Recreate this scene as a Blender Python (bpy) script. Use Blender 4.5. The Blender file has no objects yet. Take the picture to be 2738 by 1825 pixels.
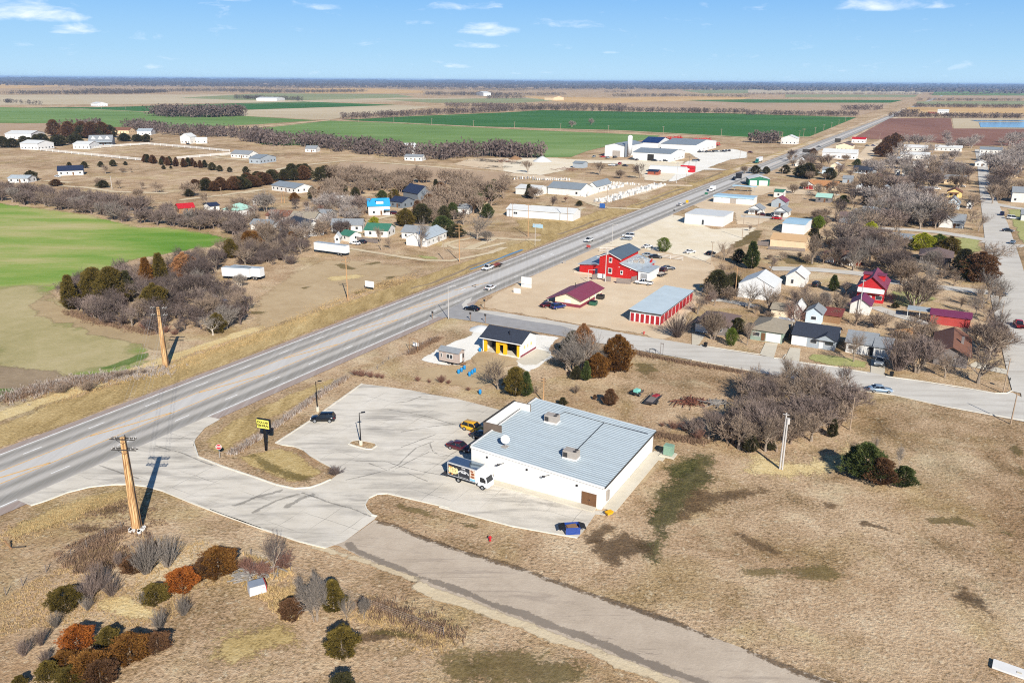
import bpy, math, random
import numpy as np
from mathutils import Vector, Matrix, Quaternion
from mathutils.geometry import tessellate_polygon
from mathutils import noise as mnoise
R = math.radians
rnd = random.Random(7)
sc = bpy.context.scene
COL = sc.collection
PW, PH, FL, CAMH = 2738.0, 1825.0, 2738*28/36.0, 62.0
ROLL = math.atan((225-204)/PW)
PITCH = math.atan((PH/2-214.5)*math.cos(ROLL)/FL)
TH = R(28.6)
U = Vector((math.sin(TH), math.cos(TH), 0)); V = Vector((math.cos(TH), -math.sin(TH), 0))
CR = dict(S=(0,0,1), D=(0,0,.8590), A1=(0,150,3.336), A2=(650,200,3.336), A3=(1300,200,3.336), A4=(2000,200,3.1355), A5=(0,600,3.336), A6=(650,500,3.336),
          A7=(1250,550,3.336), A8=(1850,560,2.65), B1=(0,1000,3.336), B2=(500,970,3.336), B3=(1100,970,3.336), B4=(1700,900,2.267), B5=(0,1400,3.62),
          B6=(550,1350,3.3015), B7=(1100,800,3.62), B8=(1900,1300,2.808), Z3=(1520,640,7.84), Z4=(1600,360,5.8825))
def px(c, x, y):
 a = CR[c]; return a[0]+x/a[2], a[1]+y/a[2]
def g(c, x, y, z=0.0):
 x, y = px(c, x, y)
 X, Y = x-PW/2, PH/2-y
 cs, sn = math.cos(ROLL), math.sin(ROLL)
 Xr, Yr = X*cs-Y*sn, X*sn+Y*cs
 dy = FL*math.cos(PITCH)+Yr*math.sin(PITCH); dz = -FL*math.sin(PITCH)+Yr*math.cos(PITCH)
 dz = min(dz, -FL*0.0016)
 t = (z-CAMH)/dz
 return Vector((Xr*t, dy*t, z))
def gl(c, pts, z=0.0): return [g(c, x, y, z) for x, y in pts]
def uv(u, v, z=0.0): return U*u+V*v+Vector((0,0,z))
def tag(o, label=None, cat=None, group=None, kind=None):
 if label: o['label'] = label
 if cat: o['category'] = cat
 if group: o['group'] = group
 if kind: o['kind'] = kind
 return o
def thing(name, label, cat, loc=(0,0,0), rz=0.0, group=None):
 o = bpy.data.objects.new(name, None); COL.objects.link(o)
 o.empty_display_size = .5; o.location = loc; o.rotation_euler = (0,0,rz)
 return tag(o, label, cat, group)
class MB:
 def __init__(s): s.v = []; s.f = []
 def add(s, vs, fs):
  n = len(s.v); s.v += [tuple(p) for p in vs]; s.f += [tuple(i+n for i in f) for f in fs]; return s
 def box(s, cx, cy, cz, sx, sy, sz, rz=0.0, taper=1.0):
  c, n = math.cos(rz), math.sin(rz); vs = []
  for z, k in ((-.5,1.0),(.5,taper)):
   for x, y in ((-.5,-.5),(.5,-.5),(.5,.5),(-.5,.5)):
    X, Y = x*sx*k, y*sy*k
    vs.append((cx+X*c-Y*n, cy+X*n+Y*c, cz+z*sz))
  return s.add(vs, [(0,3,2,1),(4,5,6,7),(0,1,5,4),(1,2,6,5),(2,3,7,6),(3,0,4,7)])
 def quad(s, *p): return s.add(p, [tuple(range(len(p)))])
 def prism(s, poly, z0, z1):
  n = len(poly); vs = [(x,y,z0) for x,y in poly]+[(x,y,z1) for x,y in poly]
  return s.add(vs, [tuple(range(n))[::-1], tuple(range(n,2*n))]+[(i,(i+1)%n,(i+1)%n+n,i+n) for i in range(n)])
 def exx(s, prof, x0, x1):   # profile in (y,z) run along x
  n = len(prof); vs = [(x0,y,z) for y,z in prof]+[(x1,y,z) for y,z in prof]
  return s.add(vs, [tuple(range(n))[::-1], tuple(range(n,2*n))]+[(i,(i+1)%n,(i+1)%n+n,i+n) for i in range(n)])
 def exy(s, prof, y0, y1):   # profile in (x,z) run along y
  n = len(prof); vs = [(x,y0,z) for x,z in prof]+[(x,y1,z) for x,z in prof]
  return s.add(vs, [tuple(range(n)), tuple(range(n,2*n))[::-1]]+[(i,i+n,(i+1)%n+n,(i+1)%n) for i in range(n)])
 def tube(s, pts, rad, n=6, cap=True):
  pts = [Vector(p) for p in pts]; rings = []; b0 = len(s.v)
  for i, p in enumerate(pts):
   d = (pts[min(i+1,len(pts)-1)]-pts[max(i-1,0)]).normalized()
   a = d.orthogonal().normalized() if i == 0 else (a-d*a.dot(d)).normalized()
   b = d.cross(a); r = rad[i] if hasattr(rad, '__len__') else rad
   for k in range(n):
    t = 2*math.pi*k/n; s.v.append(tuple(p+(a*math.cos(t)+b*math.sin(t))*r))
  for i in range(len(pts)-1):
   for k in range(n):
    q = b0+i*n; s.f.append((q+k, q+(k+1)%n, q+n+(k+1)%n, q+n+k))
  if cap:
   s.f.append(tuple(b0+k for k in range(n))[::-1]); e = b0+(len(pts)-1)*n; s.f.append(tuple(e+k for k in range(n)))
  return s
 def cyl(s, x, y, z0, z1, r, n=12, r1=None): return s.tube([(x,y,z0),(x,y,z1)], [r, r if r1 is None else r1], n)
 def mesh(s, name, mat, smooth=False):
  m = bpy.data.meshes.new(name); m.from_pydata(s.v, [], s.f)
  if smooth: m.polygons.foreach_set('use_smooth', [True]*len(s.f))
  if mat: m.materials.append(mat)
  m.update(); return m
 def build(s, name, mat, parent=None, smooth=False, label=None):
  o = bpy.data.objects.new(name, s.mesh(name, mat, smooth)); COL.objects.link(o)
  if parent is not None: o.parent = parent
  if label: o['label'] = label
  return o
KIDS = {}
def kids(o):
 return [c for c in COL.objects if c.parent == o] if o not in KIDS else KIDS[o]
def copy_tree(o, parent=None):
 c = o.copy(); COL.objects.link(c)
 if parent is not None: c.parent = parent
 for ch in o.children: copy_tree(ch, c)
 return c
def setmat(o, mat, i=0):
 o.material_slots[i].link = 'OBJECT'; o.material_slots[i].material = mat
MATS = {}
class NT:
 def __init__(s, m): s.t = m.node_tree; s.n = s.t.nodes; s.l = s.t.links
 def new(s, t, **k):
  n = s.n.new(t)
  for a, b in k.items(): setattr(n, a, b)
  return n
 def link(s, a, b): s.l.new(a, b)
 def noise(s, vec, scale, detail=4, rough=.55, dist=0.0):
  n = s.new('ShaderNodeTexNoise'); n.inputs['Scale'].default_value = scale; n.inputs['Detail'].default_value = detail
  n.inputs['Roughness'].default_value = rough; n.inputs['Distortion'].default_value = dist
  s.link(vec, n.inputs['Vector']); return n.outputs['Fac']
 def math(s, op, a, b=None, c=None, clamp=False):
  n = s.new('ShaderNodeMath', operation=op); n.use_clamp = clamp
  for i, x in enumerate((a, b, c)):
   if x is None: continue
   if isinstance(x, (int, float)): n.inputs[i].default_value = x
   else: s.link(x, n.inputs[i])
  return n.outputs[0]
 def vec(s, scale=(1,1,1), rz=0.0, coord='Object'):
  tc = s.new('ShaderNodeTexCoord'); mp = s.new('ShaderNodeMapping')
  mp.inputs['Scale'].default_value = scale; mp.inputs['Rotation'].default_value = (0,0,rz)
  s.link(tc.outputs[coord], mp.inputs['Vector']); return mp.outputs['Vector']
 def mixc(s, f, a, b, mode='MIX'):
  n = s.new('ShaderNodeMix', data_type='RGBA', blend_type=mode)
  for k, x in ((0, f), (6, a), (7, b)):
   if isinstance(x, (int, float)): n.inputs[k].default_value = x
   elif isinstance(x, tuple): n.inputs[k].default_value = (*x[:3], 1)
   else: s.link(x, n.inputs[k])
  return n.outputs[2]
 def ramp(s, fac, stops):
  n = s.new('ShaderNodeValToRGB'); e = n.color_ramp.elements
  while len(e) < len(stops): e.new(.5)
  for k, (p, c) in enumerate(stops): e[k].position = p; e[k].color = (*c, 1)
  s.link(fac, n.inputs[0]); return n.outputs[0]
 def bump(s, h, strength, dist, bs):
  n = s.new('ShaderNodeBump'); n.inputs['Strength'].default_value = strength; n.inputs['Distance'].default_value = dist
  s.link(h, n.inputs['Height']); s.link(n.outputs[0], bs.inputs['Normal'])
def newmat(name):
 m = bpy.data.materials.new(name); m.use_nodes = True
 t = NT(m); bs = t.n['Principled BSDF']; out = t.n['Material Output']
 MATS[name] = m; return m, t, bs, out
def hx(s):
 s = s.lstrip('#'); c = [int(s[i:i+2],16)/255 for i in (0,2,4)]
 return tuple(x/12.92 if x <= .04045 else ((x+.055)/1.055)**2.4 for x in c)
def mk(name, col, var=.18, scale=1.5, rough=.8, metal=0.0, bump=0.0, bscale=8.0, stretch=(1,1,1), spec=.3, ribs=None, obj=0.0, rust=None):
 m, t, bs, out = newmat(name); v = t.vec(stretch)
 n = t.noise(v, scale, 5, .6)
 a = tuple(max(0, c*(1-var)) for c in col); b = tuple(min(1, c*(1+var)) for c in col)
 c = t.mixc(t.math('MULTIPLY_ADD', n, 2.2, -.6, True), a, b)
 if obj:
  oi = t.new('ShaderNodeObjectInfo'); hs = t.new('ShaderNodeHueSaturation')
  t.link(t.math('MULTIPLY_ADD', oi.outputs['Random'], obj, 1-obj/2), hs.inputs['Value'])
  hs.inputs['Saturation'].default_value = 1; t.link(c, hs.inputs['Color']); c = hs.outputs[0]
 if rust:
  rn = t.noise(v, scale*2.3, 6, .7); c = t.mixc(t.math('MULTIPLY_ADD', rn, 5, -2.6, True), c, rust)
 t.link(c, bs.inputs['Base Color'])
 bs.inputs['Roughness'].default_value = rough; bs.inputs['Metallic'].default_value = metal
 bs.inputs['Specular IOR Level'].default_value = spec
 if ribs:
  w = t.new('ShaderNodeTexWave', wave_type='BANDS', bands_direction=ribs[0]); w.inputs['Scale'].default_value = ribs[1]
  t.link(t.vec(), w.inputs['Vector']); t.bump(w.outputs['Fac'], ribs[2], .05, bs)
 elif bump:
  t.bump(t.noise(v, bscale, 4), bump, .1, bs)
 return m
def gmat(name, stops, big=.02, mid=.15, fine=1.4, w=(.45,.33,.22), bump=.5, feather=False, stretch=(1,1,1), rz=0.0, con=2.4, rough=.95, extra=None, soft=1.0, edge=.35, wisp=1.2):
 m, t, bs, out = newmat(name); v = t.vec(stretch, rz); vp = t.vec()
 n1 = t.noise(v, big, 5, .6, .4); n2 = t.noise(v, mid, 6, .65, .3); n3 = t.noise(vp, fine, 5, .7)
 f = t.math('ADD', t.math('MULTIPLY', n1, w[0]), t.math('MULTIPLY_ADD', n2, w[1], t.math('MULTIPLY', n3, w[2])))
 f = t.math('MULTIPLY_ADD', f, con, .5-con*.5*1.0, True)
 c = t.ramp(f, stops)
 if extra: c = extra(t, v, vp, c)
 t.link(c, bs.inputs['Base Color']); bs.inputs['Roughness'].default_value = rough; bs.inputs['Specular IOR Level'].default_value = .15
 if bump: t.bump(t.math('MULTIPLY_ADD', n3, 1.0, t.math('MULTIPLY', n2, .6)), bump, .35, bs)
 if feather:
  at = t.new('ShaderNodeAttribute', attribute_name='edge')
  en = t.math('ADD', t.math('MULTIPLY_ADD', t.noise(vp, edge, 6, .7, .5), 3.4, -1.7), t.math('MULTIPLY_ADD', n3, wisp, -wisp*.5))
  a = t.math('ADD', t.math('MULTIPLY', at.outputs['Fac'], 2.0), t.math('MULTIPLY', en, 1.0))
  a = t.math('MULTIPLY', t.math('SUBTRACT', a, .75), 1.7, None, True)
  a = t.math('MULTIPLY', a, soft)
  tr = t.new('ShaderNodeBsdfTransparent'); mx = t.new('ShaderNodeMixShader')
  t.link(a, mx.inputs[0]); t.link(tr.outputs[0], mx.inputs[1]); t.link(bs.outputs[0], mx.inputs[2]); t.link(mx.outputs[0], out.inputs['Surface'])
 return m
def densify(pts, step):
 out = []
 for i, a in enumerate(pts):
  b = pts[(i+1) % len(pts)]; n = max(1, int((b-a).length/step))
  out += [a.lerp(b, k/n) for k in range(n)]
 return out
def sheet(name, pts, mat, z, step=None, jit=0.0, feather=0.0, kind='structure', label=None):
 """flat piece of ground: outline of world points; feather = width over which its edge breaks up"""
 P = [Vector((p.x, p.y, 0)) for p in pts]
 if step: P = densify(P, step)
 if jit: P = [p+Vector((mnoise.noise(p*.31+Vector((3,1,7)))*jit*2, mnoise.noise(p*.31+Vector((11,5,2)))*jit*2, 0)) for p in P]
 n = len(P); ar = sum(P[i].x*P[(i+1)%n].y-P[(i+1)%n].x*P[i].y for i in range(n))
 if ar < 0: P.reverse()
 m = bpy.data.meshes.new(name)
 if feather:   # grid of cells with the distance to the outline stored on the points
  Q = np.array([(p.x, p.y) for p in P]); lo, hi = Q.min(0), Q.max(0); st_ = max(min(feather*.5, float((hi-lo).min())/14), float((hi-lo).max())/170)
  gx, gy = np.arange(lo[0]-st_, hi[0]+2*st_, st_), np.arange(lo[1]-st_, hi[1]+2*st_, st_); GX, GY = np.meshgrid(gx, gy); sh = GX.shape; G_ = np.stack([GX.ravel(), GY.ravel()], 1)
  dist = np.full(len(G_), 1e9); ins = np.zeros(len(G_), bool)
  for a, b in zip(Q, np.roll(Q, -1, 0)):
   ab = b-a; t_ = np.clip(((G_-a)@ab)/max(ab@ab, 1e-9), 0, 1); dist = np.minimum(dist, np.hypot(*(G_-a-t_[:,None]*ab).T))
   if a[1] != b[1]: ins ^= ((a[1] > G_[:,1]) != (b[1] > G_[:,1])) & (G_[:,0] < (b[0]-a[0])*(G_[:,1]-a[1])/(b[1]-a[1])+a[0])
  feather = min(feather, .95*float(np.where(ins, dist, 0).max()))
  val = np.where(ins, np.clip(dist/feather, 0, 1), 0.0); V2 = val.reshape(sh)
  keep = (V2[:-1,:-1]+V2[1:,:-1]+V2[:-1,1:]+V2[1:,1:]) > 0; J, I_ = np.nonzero(keep); w_ = sh[1]; F = np.stack([J*w_+I_, J*w_+I_+1, (J+1)*w_+I_+1, (J+1)*w_+I_], 1)
  us, inv = np.unique(F, return_inverse=True); F = inv.reshape(-1, 4)
  m.from_pydata([(x, y, z) for x, y in G_[us].tolist()], [], F.tolist()); at = m.attributes.new('edge', 'FLOAT', 'POINT'); at.data.foreach_set('value', val[us].astype(np.float32))
 else:
  ff = []
  for f in tessellate_polygon([P]):
   a, b, c = P[f[0]], P[f[1]], P[f[2]]; ff.append(tuple(f) if (b-a).cross(c-a).z >= 0 else tuple(reversed(f)))
  m.from_pydata([(p.x, p.y, z) for p in P], [], ff)
 m.materials.append(mat)
 o = bpy.data.objects.new(name, m); COL.objects.link(o); o['kind'] = kind
 if label: o['label'] = label
 return o
def strip(pts, w, w1=None):
 L, Rr = [], []; n = len(pts)
 for i, p in enumerate(pts):
  d = (pts[min(i+1,n-1)]-pts[max(i-1,0)]).normalized(); q = Vector((-d.y, d.x, 0)); k = w if w1 is None else w+(w1-w)*i/(n-1)
  L.append(p+q*k/2); Rr.append(p-q*k/2)
 return L+Rr[::-1]
def curb(name, pts, w=.25, h=.13, z=0.0):
 m = MB(); n = len(pts)
 L, Rr = [], []
 for i, p in enumerate(pts):
  d = (pts[min(i+1,n-1)]-pts[max(i-1,0)]).normalized(); q = Vector((-d.y, d.x, 0))
  L.append(p+q*w/2); Rr.append(p-q*w/2)
 for i in range(n-1):
  a, b, c, d = L[i], L[i+1], Rr[i+1], Rr[i]
  lo = [(p.x,p.y,z-.05) for p in (a,b,c,d)]; hi = [(p.x,p.y,z+h) for p in (a,b,c,d)]
  m.add(lo+hi, [(4,7,6,5),(0,1,5,4),(1,2,6,5),(2,3,7,6),(3,0,4,7)])
 o = m.build(name, MATS['curb']); o['kind'] = 'structure'; return o
cam = bpy.data.cameras.new('camera'); co = bpy.data.objects.new('camera', cam); COL.objects.link(co)
cam.lens = 28; cam.sensor_width = 36; cam.sensor_fit = 'HORIZONTAL'; cam.clip_start = 1; cam.clip_end = 120000
co.matrix_world = Matrix.Translation((0,0,CAMH)) @ Matrix.Rotation(math.pi/2-PITCH, 4, 'X') @ Matrix.Rotation(ROLL, 4, 'Z')
sc.camera = co
SAZ, SEL = R(164.2), R(31.3)
SUN = Vector((math.sin(SAZ)*math.cos(SEL), math.cos(SAZ)*math.cos(SEL), math.sin(SEL)))
sl = bpy.data.lights.new('sun', 'SUN'); so = bpy.data.objects.new('sun', sl); COL.objects.link(so)
sl.energy = 5.0; sl.angle = R(.5); sl.color = (1.0, .955, .88); so.rotation_euler = (-SUN).to_track_quat('-Z', 'Y').to_euler()
so.location = SUN*300
wd = bpy.data.worlds.new('World'); sc.world = wd; wd.use_nodes = True
t = NT(wd); bg = t.n['Background']
sky = t.new('ShaderNodeTexSky', sky_type='NISHITA'); sky.sun_disc = False; sky.sun_elevation = SEL; sky.sun_rotation = SAZ
sky.air_density = 1.0; sky.dust_density = .25; sky.ozone_density = 2.2; sky.altitude = 500
bg.inputs['Strength'].default_value = .06
hs = t.new('ShaderNodeHueSaturation'); hs.inputs['Saturation'].default_value = 1.2; t.link(sky.outputs[0], hs.inputs['Color'])
skc = t.mixc(1.0, hs.outputs[0], (.9, 1.0, 1.08), 'MULTIPLY')
tc = t.new('ShaderNodeTexCoord'); sx = t.new('ShaderNodeSeparateXYZ'); t.link(tc.outputs['Generated'], sx.inputs[0])
az = t.math('ARCTAN2', sx.outputs[0], sx.outputs[1]); el = t.math('ARCSINE', sx.outputs[2])
rmp = t.ramp(t.math('MULTIPLY', el, 2.2, None, True), [(0,(.50,.75,.96)),(.07,(.38,.66,.95)),(.2,(.22,.50,.93)),(.35,(.13,.37,.82)),(1,(.03,.11,.4))])
skm = t.new('ShaderNodeVectorMath', operation='SCALE'); t.link(rmp, skm.inputs[0]); skm.inputs['Scale'].default_value = 12.4
skc = t.mixc(t.math('MULTIPLY_ADD', el, -1.6, .95, True), skc, skm.outputs[0])
cv = t.new('ShaderNodeCombineXYZ'); t.link(t.math('MULTIPLY', az, 1.0), cv.inputs[0]); t.link(t.math('MULTIPLY', el, 3.2), cv.inputs[1])
cn = t.noise(cv.outputs[0], 26, 8, .62, .35); cn2 = t.noise(cv.outputs[0], 7, 3, .5)
tot = None
def skydir(x, y):
 X, Y = x-PW/2, PH/2-y; cs, sn = math.cos(ROLL), math.sin(ROLL); Xr, Yr = X*cs-Y*sn, X*sn+Y*cs
 d = Vector((Xr, FL*math.cos(PITCH)+Yr*math.sin(PITCH), -FL*math.sin(PITCH)+Yr*math.cos(PITCH))).normalized()
 return math.atan2(d.x, d.y), math.asin(d.z)
for x, y, w, h, s in ((60,38,150,34,1.25),(222,84,75,18,.85),(850,20,50,14,.65),(1120,62,70,12,.45),(1240,18,110,20,.75),(1300,84,95,26,1.2),(1508,68,130,18,.6),
                      (1290,124,75,12,.8),(1228,178,50,10,.7),(2345,18,115,24,1.2),(2530,18,70,8,.4),(1635,141,28,6,.6),(1760,150,45,10,.55),(260,40,30,8,.4),(412,178,28,8,.5),(1378,197,32,5,.5),(1450,193,32,5,.35),(2265,190,40,6,.3),(640,2,60,6,.4)):
 a, e = skydir(x, y)
 da = t.math('DIVIDE', t.math('SUBTRACT', az, a), w/FL); de = t.math('DIVIDE', t.math('SUBTRACT', el, e), h/FL)
 de = t.math('MULTIPLY', de, t.math('MULTIPLY_ADD', t.math('LESS_THAN', de, 0.0), .9, 1.0))   # flatter bases
 r2 = t.math('ADD', t.math('MULTIPLY', da, da), t.math('MULTIPLY', de, de))
 k = t.math('MULTIPLY', t.math('SUBTRACT', 1.0, r2, None, True), s)
 tot = k if tot is None else t.math('MAXIMUM', tot, k)
cl = t.math('SUBTRACT', tot, t.math('MULTIPLY_ADD', cn, -3.0, 1.8)); cl = t.math('POWER', t.math('MULTIPLY', cl, .72, None, True), 1.25)
cl = t.math('MULTIPLY', cl, t.math('MULTIPLY_ADD', cn2, .6, .55), None, True)
skc = t.mixc(cl, skc, (14.6, 14.9, 15.8))
t.link(skc, bg.inputs['Color'])
sc.view_settings.view_transform = 'Standard'; sc.view_settings.look = 'None'; sc.view_settings.exposure = .5; sc.view_settings.gamma = 1
sc.cycles.use_denoising = False; sc.cycles.pixel_filter_type = 'BLACKMAN_HARRIS'; sc.cycles.filter_width = 1.1; sc.cycles.max_bounces = 6; sc.cycles.transparent_max_bounces = 12; sc.cycles.volume_bounces = 0
TAN = [(0,hx('8a7248')),(.35,hx('b59a6b')),(.6,hx('c9b083')),(1,hx('dcc9a2'))]
DRY = [(0,hx('5c4c37')),(.25,hx('967d5b')),(.5,hx('bea180')),(.75,hx('d0b795')),(1,hx('e4d3b5'))]
def dots0(t, v, vp, c):   # tufts: small dark flecks of old growth, light flecks of straw
 d = t.noise(vp, 2.6, 4, .75); big = t.noise(vp, .045, 4, .6, .5)
 k = t.math('MULTIPLY', t.math('MULTIPLY_ADD', d, -7, 3.1, True), t.math('MULTIPLY_ADD', big, 3.2, -1.15, True))
 c = t.mixc(t.math('MULTIPLY', k, .62), c, hx('4d3d26'))
 l = t.noise(vp, 1.7, 5, .7)
 return t.mixc(t.math('MULTIPLY_ADD', l, 3.5, -2.15, True), c, hx('e4d3ad'))
def dots(t, v, vp, c):
 sm = lambda sc_, k, o, d=4: t.math('MULTIPLY_ADD', t.noise(t.vec((1,1,1), sc_*9), sc_, d, .65, .4), k, o, True)
 c = t.mixc(t.math('MULTIPLY', sm(.028, 5, -2.25), .85), c, t.mixc(1.0, c, (.74,.66,.58), 'MULTIPLY'))
 c = t.mixc(t.math('MULTIPLY', sm(.045, 6, -3.0), .8), c, t.mixc(1.0, c, (.80,.82,.60), 'MULTIPLY'))
 c = t.mixc(t.math('MULTIPLY', sm(.055, 6, -3.3, 6), .6), c, hx('dccba6'))
 d = t.noise(vp, 1.5, 7, .78); k = t.math('MULTIPLY_ADD', d, -13, 6.1, True); big = t.math('MULTIPLY_ADD', t.noise(vp, .05, 4, .6, .5), 3.4, -1.0, True)
 c = t.mixc(t.math('MULTIPLY', k, t.math('MULTIPLY_ADD', big, .6, .16)), c, hx('4a3c29'))
 l = t.noise(vp, 1.1, 6, .75, .3)
 return t.mixc(t.math('MULTIPLY', t.math('MULTIPLY_ADD', l, 9, -5.0, True), .5), c, hx('e6d8b8'))
ground_m = gmat('dry_grass', DRY, .012, .12, 2.1, (.28,.32,.40), .75, con=3.5, extra=dots)
def far_extra(t, v, vp, c): return c
gmat('tan_field', [(0,hx('b59d78')),(.5,hx('c9b38d')),(1,hx('d8c7a6'))], .004, .03, .2, bump=.2, stretch=(1,.25,1))
gmat('pale_field', [(0,hx('a8987a')),(.5,hx('bfae8f')),(1,hx('cfc0a4'))], .004, .03, .2, bump=.2, stretch=(.25,1,1))
gmat('tawny_field', [(0,hx('a98655')),(.5,hx('c9a571')),(1,hx('d9bd8d'))], .004, .03, .2, bump=.2)
gmat('green_field', [(0,hx('4f6a33')),(.5,hx('6f8a4b')),(1,hx('97a56f'))], .005, .03, .3, bump=.2, stretch=(.35,1,1), rz=TH)
gmat('deep_green_field', [(0,hx('2b5126')),(.5,hx('3c6a30')),(1,hx('66854b'))], .005, .03, .3, bump=.2, stretch=(.35,1,1), rz=TH)
gmat('dull_green_field', [(0,hx('707a52')),(.5,hx('8d9168')),(1,hx('aaa57f'))], .004, .03, .3, bump=.2, stretch=(.35,1,1), rz=TH)
gmat('plowed_field', [(0,hx('6c4a3c')),(.5,hx('8a6353')),(1,hx('a07a68'))], .006, .05, .5, bump=.3, stretch=(1,.2,1), rz=TH)
gmat('brown_field', [(0,hx('9a7f63')),(.5,hx('b0967a')),(1,hx('c2ab8d'))], .006, .05, .5, bump=.3, stretch=(1,.3,1), rz=TH)
WH = [(0,hx('4c7a1c')),(.26,hx('6b8f35')),(.48,hx('8b9c4e')),(.68,hx('aaa56c')),(1,hx('c2b189'))]
gmat('winter_wheat', WH, .018, .07, .8, (.55,.35,.10), .25, con=2.9, stretch=(.30,1.0,1), rz=R(-4), feather=True)
gmat('bare_soil', [(0,hx('86735a')),(.5,hx('a8926f')),(1,hx('c0ab84'))], .03, .2, 1.5, feather=True, bump=.3, edge=.12)
gmat('worn_wheat', [(0,hx('948c5a')),(.5,hx('b3a578')),(1,hx('c9b892'))], .03, .2, 1.5, feather=True, bump=.3, edge=.03, soft=.9, wisp=.5)
gmat('road_dirt', [(0,hx('84786b')),(1,hx('9c8f80'))], .1, .5, 2, bump=.1, feather=True, soft=.75, wisp=2.5)
gmat('mud', [(0,hx('73634e')),(.5,hx('917e65')),(1,hx('ab977b'))], .04, .3, 1.5, feather=True, bump=.3, edge=.2)
gmat('green_flush', [(0,hx('35621a')),(.5,hx('4e7d27')),(1,hx('7c9c47'))], .04, .3, 1.5, feather=True, bump=.3, edge=.12, soft=.5)
gmat('olive_grass', [(0,hx('453f24')),(.5,hx('6e6138')),(1,hx('978452'))], .05, .4, 2.2, feather=True, bump=.5, edge=.4, soft=.55, con=3, w=(.25,.35,.4), wisp=3.6)
gmat('rough_brown', [(0,hx('352a1f')),(.4,hx('5d4a36')),(.7,hx('846a4c')),(1,hx('a98c66'))], .08, .6, 2.6, feather=True, bump=.8, edge=.5, soft=.6, con=3.4, w=(.25,.35,.4), wisp=3.0)
gmat('dark_green_grass', [(0,hx('2f311a')),(.4,hx('4a4c29')),(.7,hx('6c673b')),(1,hx('9a8757'))], .1, .7, 2.8, feather=True, bump=.8, edge=.6, soft=.65, con=3.6, w=(.25,.35,.4), wisp=3.0)
gmat('golden_grass', [(0,hx('6f5c3c')),(.35,hx('a08758')),(.65,hx('bfa573')),(1,hx('d9c698'))], .06, .35, 1.8, feather=True, bump=.7, edge=.4, stretch=(1,.25,1), rz=TH, con=3, w=(.25,.35,.4), wisp=3.0)
gmat('mown_grass', [(0,hx('8a7345')),(.5,hx('b39a66')),(1,hx('d0ba8a'))], .05, .5, 2.5, feather=True, bump=.5, edge=.5, con=3, w=(.25,.35,.4), wisp=3.0)
gmat('straw', [(0,hx('b89a66')),(.5,hx('d3bb87')),(1,hx('e8d6ad'))], .1, .6, 2.5, feather=True, bump=.6, edge=.4, w=(.25,.35,.4), wisp=3.0)
gmat('green_lawn', [(0,hx('7a8048')),(.5,hx('a1a066')),(1,hx('c0b683'))], .05, .5, 2.5, feather=True, bump=.4, edge=.4, w=(.25,.35,.4), wisp=3.0)
gmat('tan_gravel', [(0,hx('b89f80')),(.4,hx('cdb697')),(.7,hx('d8c4a7')),(1,hx('e4d4ba'))], .025, .15, 2.2, (.5,.35,.15), .25, feather=True, con=2.2, edge=.35)
gmat('white_gravel', [(0,hx('cbb999')),(.4,hx('ddceb2')),(.7,hx('e6dac3')),(1,hx('eee6d6'))], .03, .15, 2.2, (.5,.35,.15), .25, feather=True, con=2.2, edge=.35)
gmat('bright_gravel', [(0,hx('d6cfc0')),(.5,hx('e7e2d6')),(1,hx('f2eee6'))], .05, .3, 2.5, (.45,.35,.2), .3, feather=True, con=2.2, edge=.5)
gmat('dirt_road', [(0,hx('b7a284')),(.5,hx('cbb999')),(1,hx('dccdb2'))], .05, .3, 2, bump=.3, feather=True, edge=.5)
gmat('dirt_patch', [(0,hx('a58b66')),(.5,hx('bda581')),(1,hx('cdb793'))], .05, .3, 2, bump=.3, feather=True, edge=.4, soft=.9)
def stains(t, v, vp, c):
 n = t.noise(t.vec((.07,.4,1), TH), 1.0, 6, .7, .6); m = t.noise(vp, .07, 3, .5)
 k = t.math('MULTIPLY', t.math('MULTIPLY_ADD', n, 4.2, -1.9, True), t.math('MULTIPLY_ADD', m, 3.2, -.9, True))
 c = t.mixc(t.math('MULTIPLY', k, .8), c, hx('77726b'))
 w = t.noise(vp, .25, 3, .5); wv = t.new('ShaderNodeVectorMath', operation='MULTIPLY_ADD')
 cb = t.new('ShaderNodeCombineXYZ'); t.link(w, cb.inputs[0]); t.link(w, cb.inputs[1])
 t.link(cb.outputs[0], wv.inputs[0]); wv.inputs[1].default_value = (.5,.5,0); t.link(t.vec((1,1,1), TH), wv.inputs[2])
 b = t.new('ShaderNodeTexBrick'); b.offset = 0; b.inputs['Scale'].default_value = 1; b.inputs['Mortar Size'].default_value = .045; b.inputs['Mortar Smooth'].default_value = .3
 b.inputs['Brick Width'].default_value = 4.6; b.inputs['Row Height'].default_value = 4.6
 for q, z in (('Color1',1),('Color2',1),('Mortar',0)): b.inputs[q].default_value = (z,z,z,1)
 t.link(wv.outputs[0], b.inputs['Vector'])
 jm = t.math('MULTIPLY', b.outputs['Fac'], t.math('MULTIPLY_ADD', t.noise(vp, .11, 3, .5), 3.4, -1.45, True))
 return t.mixc(t.math('MULTIPLY', jm, .85), c, hx('5d5a55'))
gmat('concrete', [(0,hx('bbb1a0')),(.4,hx('cec5b5')),(.7,hx('dad2c4')),(1,hx('e2dccf'))], .04, .25, 3, (.5,.35,.15), .08, con=2.0, extra=stains, rough=.85)
def street_extra(t, v, vp, c):
 n = t.noise(t.vec((.06,.5,1), TH), 1.0, 5, .6, .4); return t.mixc(t.math('MULTIPLY_ADD', n, 2.6, -1.25, True), c, hx('a59d92'))
gmat('street_concrete', [(0,hx('b3aca0')),(.5,hx('c4beb3')),(1,hx('d2cdc3'))], .03, .2, 2, (.5,.35,.15), .08, extra=street_extra, rough=.9)
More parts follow.
